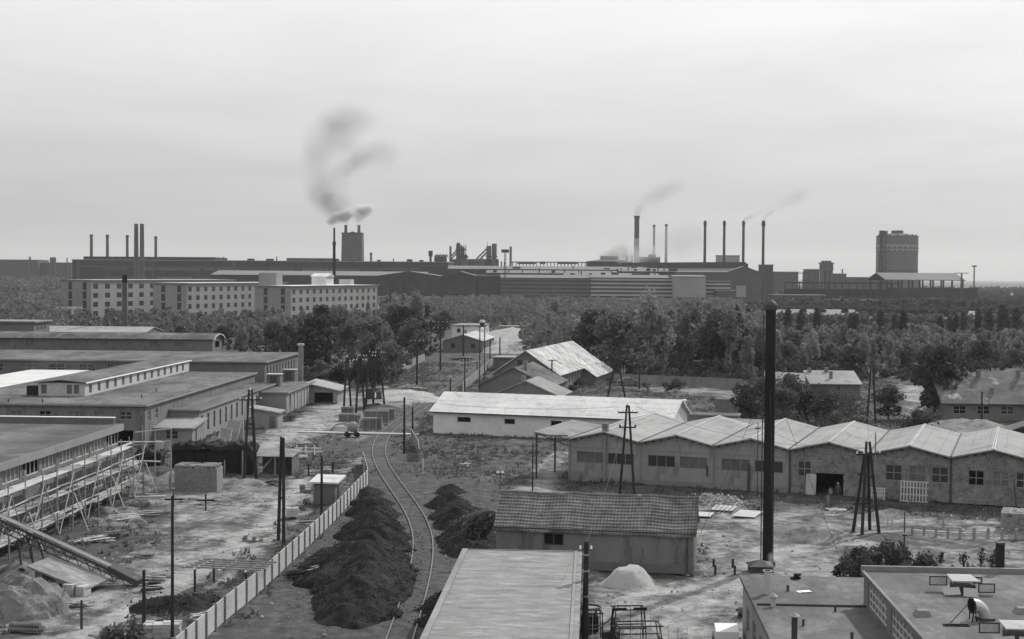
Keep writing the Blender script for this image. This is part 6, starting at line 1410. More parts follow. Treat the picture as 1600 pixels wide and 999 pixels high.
bricks('block_stack', 'narrow block stack between the lean-to and the small hut', 478, 770, 1.1, .7, .8, .2, 'conc_d', seed=8, rag=.4)
bricks('brick_stack', 'low row of bricks on the yard behind the bar rack', 395, 848, 1.8, .5, .45, -.3, 'brickw', seed=9, rag=.4, bx3=(.28,.14,.15))
# black felt stacks
def felt_stack(px, pb, L, W, H, rot, label, seed):
    p = G(px, pb); o = thing('black_stack', label, 'stack', p, rot, 'tarred stacks'); r = random.Random(seed)
    n = int(L/1.1)
    for i in range(n): MB().box(-L/2+i*L/n+.03,0,0,-L/2+(i+1)*L/n-.03,W,H*(.85+.2*r.random())).build('bale', M['black'], o)
    N_ = 26; gx = np.linspace(-L/2-.2, L/2+.2, N_*2); gy = np.linspace(-.25, W+.3, N_); XX, YY = np.meshgrid(gx, gy)
    ZZ = H*1.0+vnoise(XX+seed*7, YY, .55, seed)*.55+vnoise(XX, YY+3, .25, seed+1)*.25; ed = np.minimum(np.minimum(YY+.25, W+.3-YY), np.minimum(XX+L/2+.2, L/2+.2-XX)); ZZ -= np.clip(.25-ed, 0, .25)*2.2
    ny, nx = XX.shape; ii = np.arange(nx*ny).reshape(ny, nx)
    link('crumpled_cover', np_mesh('crumpled_cover', np.stack([XX.ravel(),YY.ravel(),ZZ.ravel()],1), np.stack([ii[:-1,:-1].ravel(),ii[:-1,1:].ravel(),ii[1:,1:].ravel(),ii[1:,:-1].ravel()],1), M['black']), o); return o
felt_stack(330, 741, 8.2, 3.0, 2.6, -.06, 'long black tarred stack with crumpled sheets on top', 2); felt_stack(232, 729, 2.6, 1.8, 1.2, -.03, 'small black tarred stack near the annex', 4)
for i, (px, pb, h) in enumerate(((329,738,1.3),(351,742,1.5),(379,743,2.5),(265,765,1.4))): pole(px, pb, G(px,pb).y and pb-h*15.5, ['low stake before the left half of the long black stack','low stake before the middle of the long black stack','tall stake at the right end of the long black stack','stake beside the pale stacked bricks'][i], r=.09, m='wood', name='stake')
# crosses (batter boards)
for px, pb, pt, lb in ((321.5,797,772,'cross shaped marker post in the middle of the yard'),(271,795,771,'cross shaped marker post left of the other one')):
    p = G(px, pb); o = thing('marker_post', lb, 'post', p); h = Z(px, pt, p.y); MB().box(-.06,-.06,-.1,.06,.06,h).build('post', M['wood_d'], o); MB().box(-.75,-.11,h*.55,.75,-.065,h*.55+.16).build('board', M['wood_d'], o)
# conveyor
p0 = G(212, 915); cvb = thing('belt_conveyor', 'long inclined lattice belt conveyor reaching over the left edge', 'conveyor', p0)
ax = Vector((-13.6, 4.5, 4.6)); axn = ax.normalized(); sd = Vector((axn.y, -axn.x, 0)).normalized()*.42
for s in (-1, 1):
    MB().beam(sd*s+Vector((0,0,.45)), ax+sd*s+Vector((0,0,.45)), .09, .16).build('top_chord', M['steel'], cvb); MB().beam(ax*.1+sd*s+Vector((0,0,-.25)), ax+sd*s+Vector((0,0,-.3)), .07).build('bottom_chord', M['steel'], cvb)
    lt = MB(); n = 16
    for i in range(n): a_ = ax*((i+.0)/n)+sd*s; b_ = ax*((i+.5)/n)+sd*s; c_ = ax*((i+1)/n)+sd*s; lt.beam(a_+Vector((0,0,.4)), b_+Vector((0,0,-.25)), .04).beam(b_+Vector((0,0,-.25)), c_+Vector((0,0,.4)), .04)
    lt.build('lattice', M['steel'], cvb)
MB().beam(Vector((0,0,.56)), ax+Vector((0,0,.56)), .5, .04).build('belt', M['conc_d'], cvb); MB().beam(Vector((.3,-.1,.25)), ax*.13+Vector((0,0,.45)), .9, .4).build('feed_hopper', M['steel'], cvb)
for f in (.55, .62): q_ = ax*f; MB().beam(q_+sd+Vector((0,0,-.2)), Vector((q_.x+.5,q_.y,.0))+sd*1.6, .1).beam(q_-sd+Vector((0,0,-.2)), Vector((q_.x+.5,q_.y,0))-sd*1.6, .1).build('support_leg', M['steel'], cvb)
MB().cyl(Vector((ax.x*.6,ax.y*.6-1,.35)), Vector((ax.x*.6,ax.y*.6-.8,.35)), .35, .35, 14).build('wheel', M['tyre'], cvb)
# tilted slab
p = G(108, 926); o = thing('tilted_slab', 'thin tilted concrete slab propped over a dark hollow', 'slab', p, -.32)
MB().obox((-.9,1.2,.95), (4.6,2.6,.13), 0, R(4), R(15)).build('slab', M['felt_l'], o); MB().box(.7,-.3,-.2,1.3,.5,.5).box(-.2,-.4,-.2,.5,.3,.6).build('support_block', M['conc'], o); MB().box(-2.9,.4,-.2,-2.4,2,1.3).build('pier', M['conc_d'], o)
# bar racks
def bench(px, py, L, W, rot, label, n, h=1.0, m='wood_p'):
    p = G(px, py); o = thing('bar_rack', label, 'rack', p, rot, 'bar racks by the fence')
    for i in range(n): MB().cyl((-L/2,-W/2+i*W/(n-1),h),(L/2,-W/2+i*W/(n-1),h+.03),.065,.065,7).build('bar', M['wood'], o)
    for x in (-L*.38,-L*.05,L*.3): MB().box(x,-W/2-.35,h-.12,x+.12,W/2+.35,h-.02).build('bearer', M[m], o)
    for x in (-L*.38,L*.3):
        for y in (-W/2-.2,W/2+.1): MB().box(x,y,-.1,x+.12,y+.12,h-.12).build('leg', M['wood_d'], o)
bench(362, 918, 5.2, 2.6, -.22, 'table of parallel poles on stands against the fence', 5, 1.5)
# log bundle, plank piles, boards
def planks(name, label, px, pb, n, L, m, rot, seed, spread=.6, hgt=.3, cat='planks', cross=.5):
    r = random.Random(seed); p = G(px, pb); mb = MB()
    for i in range(n): mb.obox((r.uniform(-spread,spread)*.5, r.uniform(-spread,spread), .06+hgt*i/n), (L*r.uniform(.5,1), r.uniform(.1,.22), .05), rot+r.uniform(-cross,cross), r.uniform(-.05,.05), r.uniform(-.06,.06))
    o = mb.build(name, M[m], None, p); tag(o, label, cat); return o
bd_ = thing('log_bundle', 'bundle of dark logs lying at the bottom left corner', 'logs', G(40, 988), -.12)
for i, (y, z_) in enumerate(((0,.14),(.26,.14),(.52,.14),(.13,.36),(.39,.36))): MB().cyl((-1.0,y,z_),(1.1-.1*i,y,z_),.13,.12,9).build('log', M['wood_m'], bd_)
for i, a in enumerate([
 ('plank_pile','pale planks scattered below the scaffolding end',(200,812),14,2.6,'wood_p',.3,1,1.2),('plank_pile','long boards lying along the spoil by the scaffolding',(240,805),10,3.0,'wood',.25,2,1.0),('plank_pile','few boards lying in front of the conveyor foot',(238,905),9,2.4,'wood',.0,3,.7),
 ('plank_pile','dark boards beside the cart track',(226,872),5,1.6,'wood_m',.1,4,.3),('plank_pile','poles and boards dumped along the middle of the building',(150,845),16,3.2,'wood_p',.5,31,.9),('plank_pile','short boards strewn before the pale stacked bricks',(330,786),10,1.3,'wood',.2,32,1.6),('timber_scrap','dark timber offcuts below the scaffolding rakers',(185,838),14,1.8,'wood_m',.9,33,1.2),
 ('plank_pile','broken boards beside the leaning pole pair',(415,838),9,1.3,'wood',.6,34,1.2),('timber_scrap','scrap wood at the foot of the conveyor feed hopper',(232,925),9,1.5,'wood_d',.3,35,.8),('plank_pile','poles lying before the tilted slab',(120,948),8,2.4,'wood',.15,36,.4),('plank_pile','long planks beside the ash heap',(320,965),8,2.2,'wood_p',.8,37,.3),('timber_scrap','tangled scrap between the lean-to and the pole pair',(425,760),18,1.6,'wood_d',.8,38,1.4),('plank_pile','pale planks at the back of the lean-to',(470,716),10,1.8,'wood_p',.3,39,1.0),
 ('plank_pile','crossed pale boards right of the scaffolding',(245,778),5,2.8,'wood_p',.4,5,1.4),('plank_pile','timber litter behind the boarded hut',(510,736),12,1.4,'wood_p',.2,6,.8),
 ('plank_pile','flat pile of corrugated boards inside the fence',(480,820),10,1.8,'wood',.1,7,.35),('timber_scrap','dark broken timber heap leaning on the fence by the coal',(466,900),16,1.6,'wood_d',.4,8,.8),('timber_scrap','pale broken boards on the timber heap by the coal',(484,897),7,1.5,'wood',.9,9,.8),
 ('plank_pile','pale boards behind the concrete footpath',(478,694),9,1.5,'wood_p',.3,10,.7),('timber_scrap','dark scrap heap at the pilastered wall',(455,656),14,1.4,'wood_d',.4,11,.8),('plank_pile','scrap boards on the bank beside the straight track',(655,608),12,3.0,'wood_p',.2,12,1.4),
 ('timber_scrap','pile of black scrap before the far gabled house',(722,563),24,6.0,'black',.1,13,2.0),('timber_scrap','pale rubbish at the foot of the far crossarm pole',(640,606),14,2.6,'wood_p',.5,14,2.0),('plank_pile','white fragments lying in the weeds before the bright store',(727,728),16,.9,'wood_p',.8,15,.6),
 ('plank_pile','planks propped at the wing wall behind the black stack',(356,694),12,2.2,'wood',1.2,16,1.0),('plank_pile','boards among the rubbish left of the fence corner',(535,740),10,1.6,'wood_p',.1,17,.9),('plank_pile','slats lying on the bottom right of the cart yard',(1148,985),5,1.2,'wood_p',1.3,18,.3),
 ('timber_scrap','dark litter along the wall of the low annex',(1158,965),10,.9,'wood_d',1.4,19,.5),('plank_pile','white boards at the trench before the stone bays',(1308,800),9,1.8,'wood_p',.1,20,.8),('timber_scrap','dark hedge of scrap at the end of the yard road',(588,612),10,3,'black',.0,21,.8),
 ('timber_scrap','black trough of scrap before the garden fence',(1050,602),8,6,'black',.0,22,.5),('timber_scrap','dark timber lying left of the brick outhouse',(1118,628),6,3,'wood_d',.0,23,.6),('plank_pile','pale boards on the roof level rubble right of the bright store',(1140,641),7,2.6,'wood_p',.0,24,.6)]):
    planks(a[0], a[1], a[2][0], a[2][1], a[3], a[4], a[5], a[6], a[7], a[8], hgt=.5 if 'scrap' in a[0] else .25)
# flat sheets
def sheet(px, pb, w, l, rot, label, m='white', n=0):
    p = G(px, pb); o = thing('ground_sheet', label, 'sheet', (p.x, p.y, .1), rot)
    if not n: MB().box(-w/2,-l/2,0,w/2,l/2,.05).build('sheet', M[m], o)
    else:
        for i in range(n):
            for j in range(2): MB().box(-w/2+i*w/n+.04,-l/2+j*l/2+.04,0,-w/2+(i+1)*w/n-.04,-l/2+(j+1)*l/2-.04,.05).build('tile', M[m], o)
sheet(1099, 806, 1.5, 2.2, -.3, 'small pale sheet lying beside the end of the tiled shed', 'conc'); sheet(1168, 805, 2.0, 3.4, -.4, 'large pale sheet lying left of the tall stack', 'conc'); sheet(1131, 796, 2.0, 2.8, -.3, 'sheet of pale slabs laid out behind the large sheet', 'conc', 5)
# crates in the centre
def crate(px, pb, w, d_, h, rot, label, m='wood_m', open_=False):
    p = G(px, pb); o = thing('wooden_crate', label, 'crate', p, rot, 'wooden crates by the road')
    mb = MB().box(0,0,0,w,.06,h).box(0,d_-.06,0,w,d_,h).box(0,.06,0,.06,d_-.06,h).box(w-.06,.06,0,w,d_-.06,h).box(.06,.06,0,w-.06,d_-.06,.06); mb.build('box', M[m], o)
    for x in (0, w/2-.05, w-.1): MB().box(x,-.05,0,x+.1,-.003,h).build('batten', M['wood'], o)
    for z_ in (.02, h-.12): MB().box(-.02,-.09,z_,w+.02,-.052,z_+.1).build('batten', M['wood'], o)
    if not open_: MB().box(-.04,-.04,h,w+.04,d_+.04,h+.05).build('lid', M['wood_m'], o)
for a in ((529,660,2.6,1.5,1.1,0,'low crate at the left end of the crates'),(533,650,1.8,1.4,1.2,0,'crate behind the low left crate'),(566,672,1.9,1.4,1.5,.05,'tall crate in the middle of the crates'),(569,659,3.4,1.6,1.5,.02,'long crate behind the front crates'),(590,655,2.4,1.5,1.4,.02,'crate at the back right of the crates'),(568.5,672,2.0,1.2,1.75,.03,'')): 
    if a[6]: crate(*a)
crate(574, 671, 1.9, 1.6, 1.5, .04, 'open topped front crate right of the road', open_=True); crate(553, 666, .9, 1.0, 1.5, .1, 'narrow upright crate between the front crates'); crate(560, 668, .9, .8, 1.0, -.1, 'small pale crate before the tall crates', 'wood')
# concrete mixer, arch shelter
mx_ = thing('concrete_mixer', 'small concrete mixer standing beside the concrete footpath', 'concrete mixer', G(550, 683), .3)

MB().box(-.9,-.5,.35,.9,.5,.5).build('chassis', M['steel'], mx_)
for x in (-.6,.6):
    for y in (-.58,.5): MB().cyl((x,y,.32),(x,y+.08,.32),.32,.32,14).build('wheel', M['tyre'], mx_)
dr = MB(); dr.lathe([(.3,-.5),(.65,-.2),(.65,.3),(.35,.75),(.3,.78)],18); dr.build('drum', M['steel_l'], mx_, (0,0,1.2), (0,R(50),0), True)
for x in (-.55,.55): MB().beam((x,0,.5),(x*.9,0,1.3),.1).build('cradle', M['steel'], mx_)
MB().beam((.6,-.3,.5),(.95,-.5,2.3),.12).build('skip_rail', M['wood_p'], mx_)
ar = thing('arch_shelter', 'low arched sheet shelter left of the concrete mixer', 'shelter', G(534, 675), .05); am = MB(); n = 10
for i in range(n):
    a0, a1 = math.pi*i/n, math.pi*(i+1)/n
    am.slab((-1.5*math.cos(a0),0,1.0*math.sin(a0)),(-1.5*math.cos(a0),1.6,1.0*math.sin(a0)),(-1.5*math.cos(a1),1.6,1.0*math.sin(a1)),(-1.5*math.cos(a1),0,1.0*math.sin(a1)),.05)
am.build('arch', M['steel'], ar); MB().box(-1.3,.5,0,1.3,.6,.55).build('load', M['white'], ar)
# board panels at the wing wall
for i, (px, pb, w, h, ln, lb) in enumerate(((349,693,1.6,1.9,12,'white edged board leaning on the wing wall'),(360,689,1.8,2.6,14,'tall dark board leaning on the wing wall'),(371,686,1.6,2.4,-12,'second tall board leaning on the wing wall'),(340,696,1.8,1.0,8,'low broad board in front of the tall boards'),(247,706,1.0,1.3,10,'old door leaning on the annex wall'),(261,706,.9,1.3,-8,'second old door leaning on the annex wall'))):
    p = G(px, pb); o = thing('leaning_board', lb, 'board', p, -.1); o.rotation_euler = (R(-16), R(ln*.5), -.2)
    MB().box(-w/2,0,0,w/2,.06,h).build('sheet', M['wood'], o); MB().box(-w/2,-.04,0,-w/2+.1,-.003,h).box(w/2-.1,-.04,0,w/2,-.003,h).box(-w/2+.1,-.04,h-.1,w/2-.1,-.003,h).box(-w/2+.1,-.04,0,w/2-.1,-.003,.1).build('border', M['wood_p'], o)
rk = thing('white_rack', 'small white rail rack in the weeds below the footpath', 'rack', G(481, 711), 0)
for x in (-1.3,-.3,.7): MB().box(x,0,0,x+.1,.1,1.1).build('post', M['white'], rk)
for z_ in (.35,.75): MB().box(-1.5,-.05,z_,1.6,-.005,z_+.08).build('rail', M['white'], rk)
ft = fence('field_fence', 'dark timber rail on posts left of the fence corner', [(482,744),(520,742),(568,737)], 1.2, 2.6, 'wood_d', 'fence', panel=False, pm='wood_d')
# posts in the right yard
for i, (px, pb, pt) in enumerate(((1115,885,873.5),(1117.5,897.5,883),(1145,886,873.5),(1148,898.5,884))):
    p = G(px, pb); o = MB().box(-.07,-.07,-.1,.07,.07,Z(px,pt,p.y)).build('short_post', M['wood_d'], None, p); tag(o, ['back left','front left','back right','front right'][i]+' post of the four short posts in the yard', 'post')
fence('trench_fence', 'line of short pale stakes along the trench before the brick stack', [(1425,836),(1500,840),(1610,843)], .55, 1.0, 'wood', 'fence', 0.25, 'wood', panel=False, pw=.16)
for px, pb, pt, lb in ((1474,824,801,'stake standing in the yard behind the trench'),(1387,822,804,'bent white pipe post right of the pole tower'),(1394,822,805,'second post beside the bent white pipe post')):
    p = G(px, pb); o = MB().cyl((0,0,-.1),(.0,0,Z(px,pt,p.y)),.08,.07,8).build('stake', M['wood' if px>1400 else 'wood_p'], None, p); tag(o, lb, 'stake')
# scrap machines bottom centre
def rim(mb, c, r, t_, axis):
    n = 20
    for i in range(n):
        a0, a1 = 2*math.pi*i/n, 2*math.pi*(i+1)/n
        f = (lambda a: (c[0]+r*math.cos(a), c[1]+r*math.sin(a), c[2])) if axis == 'z' else (lambda a: (c[0]+r*math.cos(a), c[1], c[2]+r*math.sin(a)))
        mb.cyl(f(a0), f(a1), t_, t_, 6, False)
w_ = thing('scrap_wheel', 'large dark iron ring lying on scrap beside the near roof', 'iron ring', G(921, 985), 0)
mb = MB(); rim(mb, (0,0,1.35), .62, .06, 'z'); mb.build('ring', M['steel'], w_); MB().box(-.5,-.4,0,.5,.4,.9).build('scrap_block', M['black'], w_); MB().beam((-.3,0,.8),(-.4,.2,1.35),.1).beam((.3,0,.8),(.4,-.2,1.35),.1).build('prop', M['steel'], w_)
for i, (px, pb, w, d_, h, lb) in enumerate(((930,1003,.9,.8,1.6,'narrow dark steel stand beside the iron ring'),(984,1006,1.9,1.0,1.9,'tall handled steel trestle at the bottom centre'),(1000,1016,2.6,1.2,1.3,'wide low steel table frame at the bottom centre'))):
    o = thing('steel_frame', lb, 'steel frame', G(px, pb), .1)
    for x in (-w/2, w/2):
        for y in (0, d_): MB().beam((x,y,0),(x*.85,y,h),.06).build('leg', M['steel'], o)
    for z_ in (h*.45, h): MB().beam((-w*.5,0,z_),(w*.5,0,z_),.07).beam((-w*.5,d_,z_),(w*.5,d_,z_),.07).beam((-w*.45,0,z_),(-w*.45,d_,z_),.07).beam((w*.45,0,z_),(w*.45,d_,z_),.07).build('rail', M['steel'], o)
    if i == 1: MB().box(-w*.5,-.06,h,-.2,.06,h+.12).box(.2,-.06,h,w*.5,.06,h+.12).build('grip', M['black'], o)
    for k in range(4+i*2): MB().beam((-w*.4+k*w*.2,-.1,.4),(-w*.4+k*w*.2+.05,.1,h*.9+.1*(k%3)),.03).build('rod', M['wood_p' if k%2 else 'steel'], o)
pm = thing('hand_pump', 'dark upright hand pump among the scrap at the bottom centre', 'pump', G(957, 1000))
MB().cyl((0,0,0),(0,0,1.3),.13,.1,10).build('barrel', M['steel'], pm); MB().beam((-.05,0,1.25),(.1,0,1.9),.1).build('arm', M['black'], pm); MB().beam((0,0,1.3),(-.5,-.1,.9),.05).build('handle', M['steel'], pm); MB().box(-.6,-.3,0,.4,.3,.5).build('base', M['steel'], pm)
cb_ = thing('cart_cover', 'white covered cart box at the bottom right beside the annex wall', 'cart', G(1140, 1022), -.05)
MB().box(-.8,0,.3,.6,2.0,.8).build('body', M['steel_l'], cb_); MB().prism([(-.75,0),(.5,0),(.6,2.0),(-.65,2.0)],.8,1.2).build('cover', M['white'], cb_)
for x in (-.85,.62): MB().cyl((x,.9,.35),(x+.08,.9,.35),.35,.35,14).build('wheel', M['tyre'], cb_)
# garden bits and the parked car
car = thing('parked_car', 'dark saloon car parked in front of the long grey panel fence', 'car', G(966, 603), R(3)); car.location.z = 0
prof = [(0,.35),(0,.85),(.25,1.0),(.75,1.02),(1.15,1.5),(2.35,1.55),(2.95,1.1),(3.9,.98),(4.25,.8),(4.3,.35)]
bm = MB(); n = len(prof); W = 1.6
bm.v += [(x,.0+(.12 if z > 1.2 else 0),z) for x,z in prof]+[(x,W-(.12 if z > 1.2 else 0),z) for x,z in prof]; bm.f += [tuple(range(n)), tuple(reversed(range(n,2*n)))]+[(i,(i+1)%n,n+(i+1)%n,n+i) for i in range(n)]
bm.build('body', M['paint_car'], car)
MB().poly([(1.0,-.012,1.08),(1.25,.1,1.42),(1.7,.1,1.45),(1.7,-.012,1.08)]).poly([(1.8,-.012,1.08),(1.8,.1,1.45),(2.3,.1,1.45),(2.75,-.012,1.1)]).build('side_window', M['glass'], car)
MB().poly([(2.42,.2,1.53),(2.42,1.4,1.53),(2.96,1.5,1.12),(2.96,.1,1.12)]).build('windscreen', M['shiny'], car)  # bright sheet colour paints the light reflecting on the glass
for x in (.85,3.4):
    for y in (-.02,W-.18): wh = MB().cyl((x,y,.32),(x,y+.2,.32),.33,.33,18).build('wheel', M['tyre'], car); MB().cyl((x,y-.01,.32),(x,y+.21,.32),.18,.18,14).build('rim', M['steel_l'], wh)
for y in (.15,W-.3): MB().cyl((4.24,y,.75),(4.34,y,.75),.11,.11,12).build('headlight', M['shiny'], car)
MB().box(-.08,.1,.38,.0,W-.1,.5).build('bumper', M['shiny'], car); MB().box(4.3,.1,.38,4.38,W-.1,.5).build('bumper', M['shiny'], car)
mc = thing('motorcycle', 'dark motorcycle standing left of the parked car', 'motorcycle', G(949, 603), R(8)); mc.location.z = 0
for x in (0, 1.35): mb = MB(); rim(mb, (x,0,.33), .3, .05, 'y'); mb.build('wheel', M['tyre'], mc)
MB().beam((0,0,.35),(.5,0,.75),.12).beam((.5,0,.75),(1.1,0,.75),.2).beam((1.1,0,.8),(1.35,0,.35),.08).build('frame', M['steel'], mc); MB().box(.15,-.12,.75,.7,.12,.87).build('seat', M['black'], mc); MB().beam((1.1,-.3,1.0),(1.1,.3,1.0),.04).build('handlebar', M['steel_l'], mc); MB().box(.4,-.12,.25,.9,.12,.6).build('engine', M['steel'], mc)
# the standing worker in the doorway
pp = G(1309, 783.5)
pe = thing('person', 'worker in dark clothes standing before the open black doorway', 'person', pp, 0)
def skinned(name, pts, edges, radii, m, sub=1):
    me = bpy.data.meshes.new(name); me.from_pydata(pts, edges, []); me.materials.append(m); o = link(name, me, pe)
    md = o.modifiers.new('s', 'SKIN'); 
    for i, rr_ in enumerate(radii): me.skin_vertices[0].data[i].radius = (rr_, rr_*.85); me.skin_vertices[0].data[i].use_root = (i == 0)
    md2 = o.modifiers.new('u', 'SUBSURF'); md2.levels = sub; md2.render_levels = sub; return o
def skl(name): 
    return bpy.data.meshes.new(name)
def body():
    P = [(0,0,.95),(0,0,1.15),(0,.0,1.38),(0,-.01,1.48),(0,-.02,1.58),(0,-.02,1.7),(.19,0,1.4),(.25,-.03,1.13),(.22,-.14,.92),(.2,-.2,.84),(-.19,0,1.4),(-.26,0,1.12),(-.27,-.08,.88),(-.27,-.1,.8),(.1,0,.9),(.11,-.03,.5),(.12,.02,.09),(.12,-.12,.04),(-.1,0,.9),(-.13,.02,.5),(-.16,.06,.09),(-.17,-.08,.04)]
    E = [(0,1),(1,2),(2,3),(3,4),(4,5),(2,6),(6,7),(7,8),(8,9),(2,10),(10,11),(11,12),(12,13),(0,14),(14,15),(15,16),(16,17),(0,18),(18,19),(19,20),(20,21)]
    Rr = [.13,.135,.15,.06,.09,.085,.07,.05,.04,.04,.07,.05,.04,.04,.095,.065,.045,.04,.095,.065,.045,.04]
    me = bpy.data.meshes.new('body'); me.from_pydata(P, E, []); me.materials.append(M['cloth']); o = link('body', me, pe)
    bpy.context.view_layer.objects.active = o
    md = o.modifiers.new('skin', 'SKIN')
    if not me.skin_vertices:
        bm_ = bmesh.new(); bm_.from_mesh(me); bm_.verts.layers.skin.verify(); bm_.to_mesh(me); bm_.free()
    for i, rr_ in enumerate(Rr): me.skin_vertices[0].data[i].radius = (rr_, rr_*.8); me.skin_vertices[0].data[i].use_root = (i == 0)
    s_ = o.modifiers.new('sub', 'SUBSURF'); s_.levels = 1; s_.render_levels = 1
body()
MB().lathe([(.055,-.1),(.085,-.04),(.095,.03),(.075,.09),(.02,.12)],14,(0,-.03,1.64)).build('face', M['skin'], pe, smooth=True)
MB().lathe([(.1,0),(.1,.06),(.06,.1),(.01,.11)],14,(0,-.02,1.67)).build('cap', M['cloth_l'], pe, smooth=True)
# loose rubble over the yards
r = np.random.default_rng(3); n = 9000
wx = r.uniform(-45, 60, n*4); wy = r.uniform(74, 210, n*4); ix = np.clip(np.searchsorted(xs, wx), 0, nxs-1); iy = np.clip(np.searchsorted(ys, wy), 0, nys-1)
k = (r.random(n*4) < (.15+.85*np.clip(dirt[iy,ix]*1.3,0,1))*(vnoise(wx, wy, 4, 8)**2.2)*1.3) & (rd[iy,ix] > 2) & (np.abs(wx) < wy*.37); wx, wy = wx[k][:n], wy[k][:n]; gz = GZ[iy[k][:n], ix[k][:n]]; n = len(wx)
P = np.stack([wx, wy, gz+.02], 1); s = .03+.13*r.random(n)**4; O = np.array([[1,0,0],[-1,0,0],[0,1,0],[0,-1,0],[0,0,1],[0,0,-1]])[None]+r.normal(0,.3,(n,6,3))
V = (P[:,None]+O*s[:,None,None]).reshape(-1,3); tr = np.array([[0,2,4],[2,1,4],[1,3,4],[3,0,4],[2,0,5],[1,2,5],[3,1,5],[0,3,5]]); F = (np.arange(n)[:,None,None]*6+tr[None]).reshape(-1,3)
kind(link('rubble', np_mesh('rubble', V, F, M['stone'])), 'stuff', 'small stones and rubble strewn over the dirt yards')
# ------------------------------------------------------------------ air: haze and smoke
hz_m = bpy.data.materials.new('haze'); hz_m.use_nodes = True; t = hz_m.node_tree; t.nodes.clear()
o_ = _n(t, 'ShaderNodeOutputMaterial'); v_ = _n(t, 'ShaderNodeVolumePrincipled'); v_.inputs['Color'].default_value = g(.86); v_.inputs['Density'].default_value = HAZE = .00007; v_.inputs['Anisotropy'].default_value = .2
t.links.new(v_.outputs[0], o_.inputs['Volume'])
kind(MB().box(-15000,-200,-3,15000,17000,290).build('haze', hz_m), 'stuff', 'thin summer haze over the plain')
def smoke_mat(name, col, dens, sc, seed):
    m = bpy.data.materials.new(name); m.use_nodes = True; t = m.node_tree; t.nodes.clear(); L = t.links.new
    o_ = _n(t, 'ShaderNodeOutputMaterial'); v_ = _n(t, 'ShaderNodeVolumePrincipled'); v_.inputs['Color'].default_value = g(col); L(v_.outputs[0], o_.inputs['Volume']); v_.inputs['Anisotropy'].default_value = .1
    tc = _n(t, 'ShaderNodeTexCoord'); geo = _n(t, 'ShaderNodeNewGeometry'); ln = _n(t, 'ShaderNodeVectorMath', operation='LENGTH'); L(tc.outputs['Object'], ln.inputs[0])
    fo = _n(t, 'ShaderNodeMapRange'); fo.interpolation_type = 'SMOOTHSTEP'
    for i, q in enumerate((1.0, .25, 0, 1)): fo.inputs[i+1].default_value = q
    L(ln.outputs['Value'], fo.inputs[0])
    ns = _n(t, 'ShaderNodeTexNoise'); ns.inputs['Scale'].default_value = sc; ns.inputs['Detail'].default_value = 4; ns.inputs['Distortion'].default_value = .5; L(geo.outputs['Position'], ns.inputs['Vector'])
    r_ = _n(t, 'ShaderNodeMapRange')
    for i, q in enumerate((.3, .7, 0.18, 1)): r_.inputs[i+1].default_value = q
    L(ns.outputs['Fac'], r_.inputs[0]); a = _n(t, 'ShaderNodeMath', operation='MULTIPLY'); L(fo.outputs[0], a.inputs[0]); L(r_.outputs[0], a.inputs[1]); b = _n(t, 'ShaderNodeMath', operation='MULTIPLY'); L(a.outputs[0], b.inputs[0]); b.inputs[1].default_value = dens; L(b.outputs[0], v_.inputs['Density'])
    return m
sph = bpy.data.meshes.new('puff'); bm_ = bmesh.new(); bmesh.ops.create_icosphere(bm_, subdivisions=2, radius=1.02); bm_.to_mesh(sph); bm_.free()
def puff(px, py, dist, rx, rz, m, label, ry=None, rot=0):
    me = sph.copy(); me.materials.clear(); me.materials.append(m); p = D(px, py, dist); k = dist/FPX
    o = bpy.data.objects.new('smoke', me); COL.objects.link(o); o.location = p; o.scale = (rx*k, (ry or rx)*k, rz*k); o.rotation_euler = (0, R(rot), 0); kind(o, 'stuff', label)
s_dark = smoke_mat('smoke_dense', .9, .26, .09, 1); s_mid = smoke_mat('smoke_thin', .6, .028, .035, 2); s_wisp = smoke_mat('smoke_wisp', .7, .12, .06, 6); s_shed = smoke_mat('smoke_shed', .7, .07, .035, 5); s_faint = smoke_mat('smoke_faint', .5, .012, .02, 3)
for a in ((540,346,6,9),(538,338,15,13),(527,341,16,12),(518,347,11,8),(546,333,12,12)): puff(*a[:2], 1500, a[2], a[3], s_dark, 'smoke billowing from the left tower chimney')
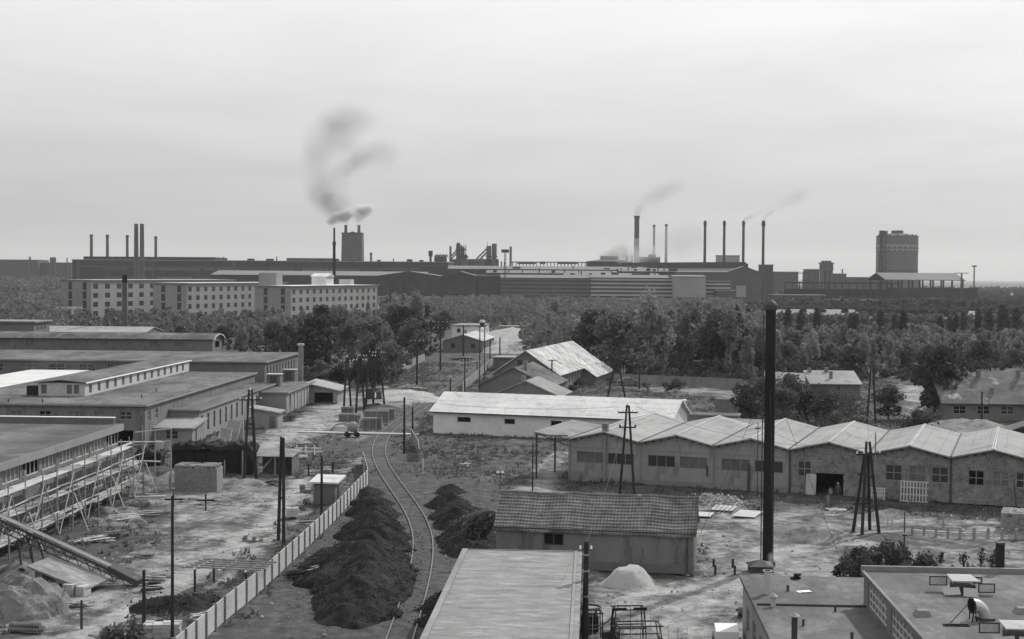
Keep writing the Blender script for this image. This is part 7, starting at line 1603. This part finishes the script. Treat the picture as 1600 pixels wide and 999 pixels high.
for a in ((560.5,347,6,9),(563,337,14,13),(572,329,16,13),(561,327,12,11),(578,325,11,9)): puff(*a[:2], 1500, a[2], a[3], s_dark, 'smoke billowing from the right tower chimney')
for a in ((530,325,44,26,0),(515,305,44,34,0),(521,318,40,28,0),(500,292,36,40,0),(528,280,26,24,0),(548,258,48,20,-32),(575,242,42,26,-20),(600,240,34,34,0),(520,215,60,44,0),(545,185,60,34,0),(495,250,34,44,0)): puff(a[0], a[1], 1520, a[2], a[3], s_mid, 'thin old smoke drifting above the broad tower', rot=a[4])
for a in ((996,334,8,7,0),(999,328,13,10,0),(1000,322,16,12,0),(1020,310,34,16,-15),(1045,296,44,20,-15)): puff(a[0], a[1], 1400, a[2], a[3], s_wisp if a[2] < 14 else s_mid, 'thin smoke trailing from the great brick chimney', rot=a[4])
for a in ((968,392,26,14,-20),(985,404,34,14,0),(950,400,24,10,0),(1010,395,34,16,0)): puff(a[0], a[1], 1350, a[2], a[3], s_shed, 'smoke hanging over the smoking shed', rot=a[4])
for a in ((1075,375,50,40,0),(1040,385,46,30,0)): puff(a[0], a[1], 1600, a[2], a[3], s_faint, 'faint smoke veil behind the dark stacks', rot=a[4])
for a in ((1164,343,7,5,-22),(1195,343,7,5,-22),(1168,341,12,5,-22),(1172,339,16,5,-22),(1192,331,20,6,-22),(1212,322,24,8,-22),(1202,334,16,5,-30),(1240,310,40,16,-25)): puff(a[0], a[1], 1200, a[2], a[3], s_wisp if a[2] < 17 else s_mid, 'thin smoke streaming from the right stacks', rot=a[4])
s_st = smoke_mat('steam', .95, .9, 1.2, 4)
def psm(px, py, dist, r, label): puff(px, py, dist, r[0], r[1], s_st, label)
dst = G(1199, 928, 3.8).y
for i, (x, y, w, h) in enumerate(((1202,880,7,8),(1206,870,9,10),(1213,860,9,12))): psm(x, y, dst, (w, h), 'steam rising from the thick white pipe')
dsd = G(1300, 790).y
for (x, y, w, h) in ((1294,779,4,11),(1298,768,6,7)): psm(x, y, dsd, (w, h), 'wisp of smoke before the open black doorway')
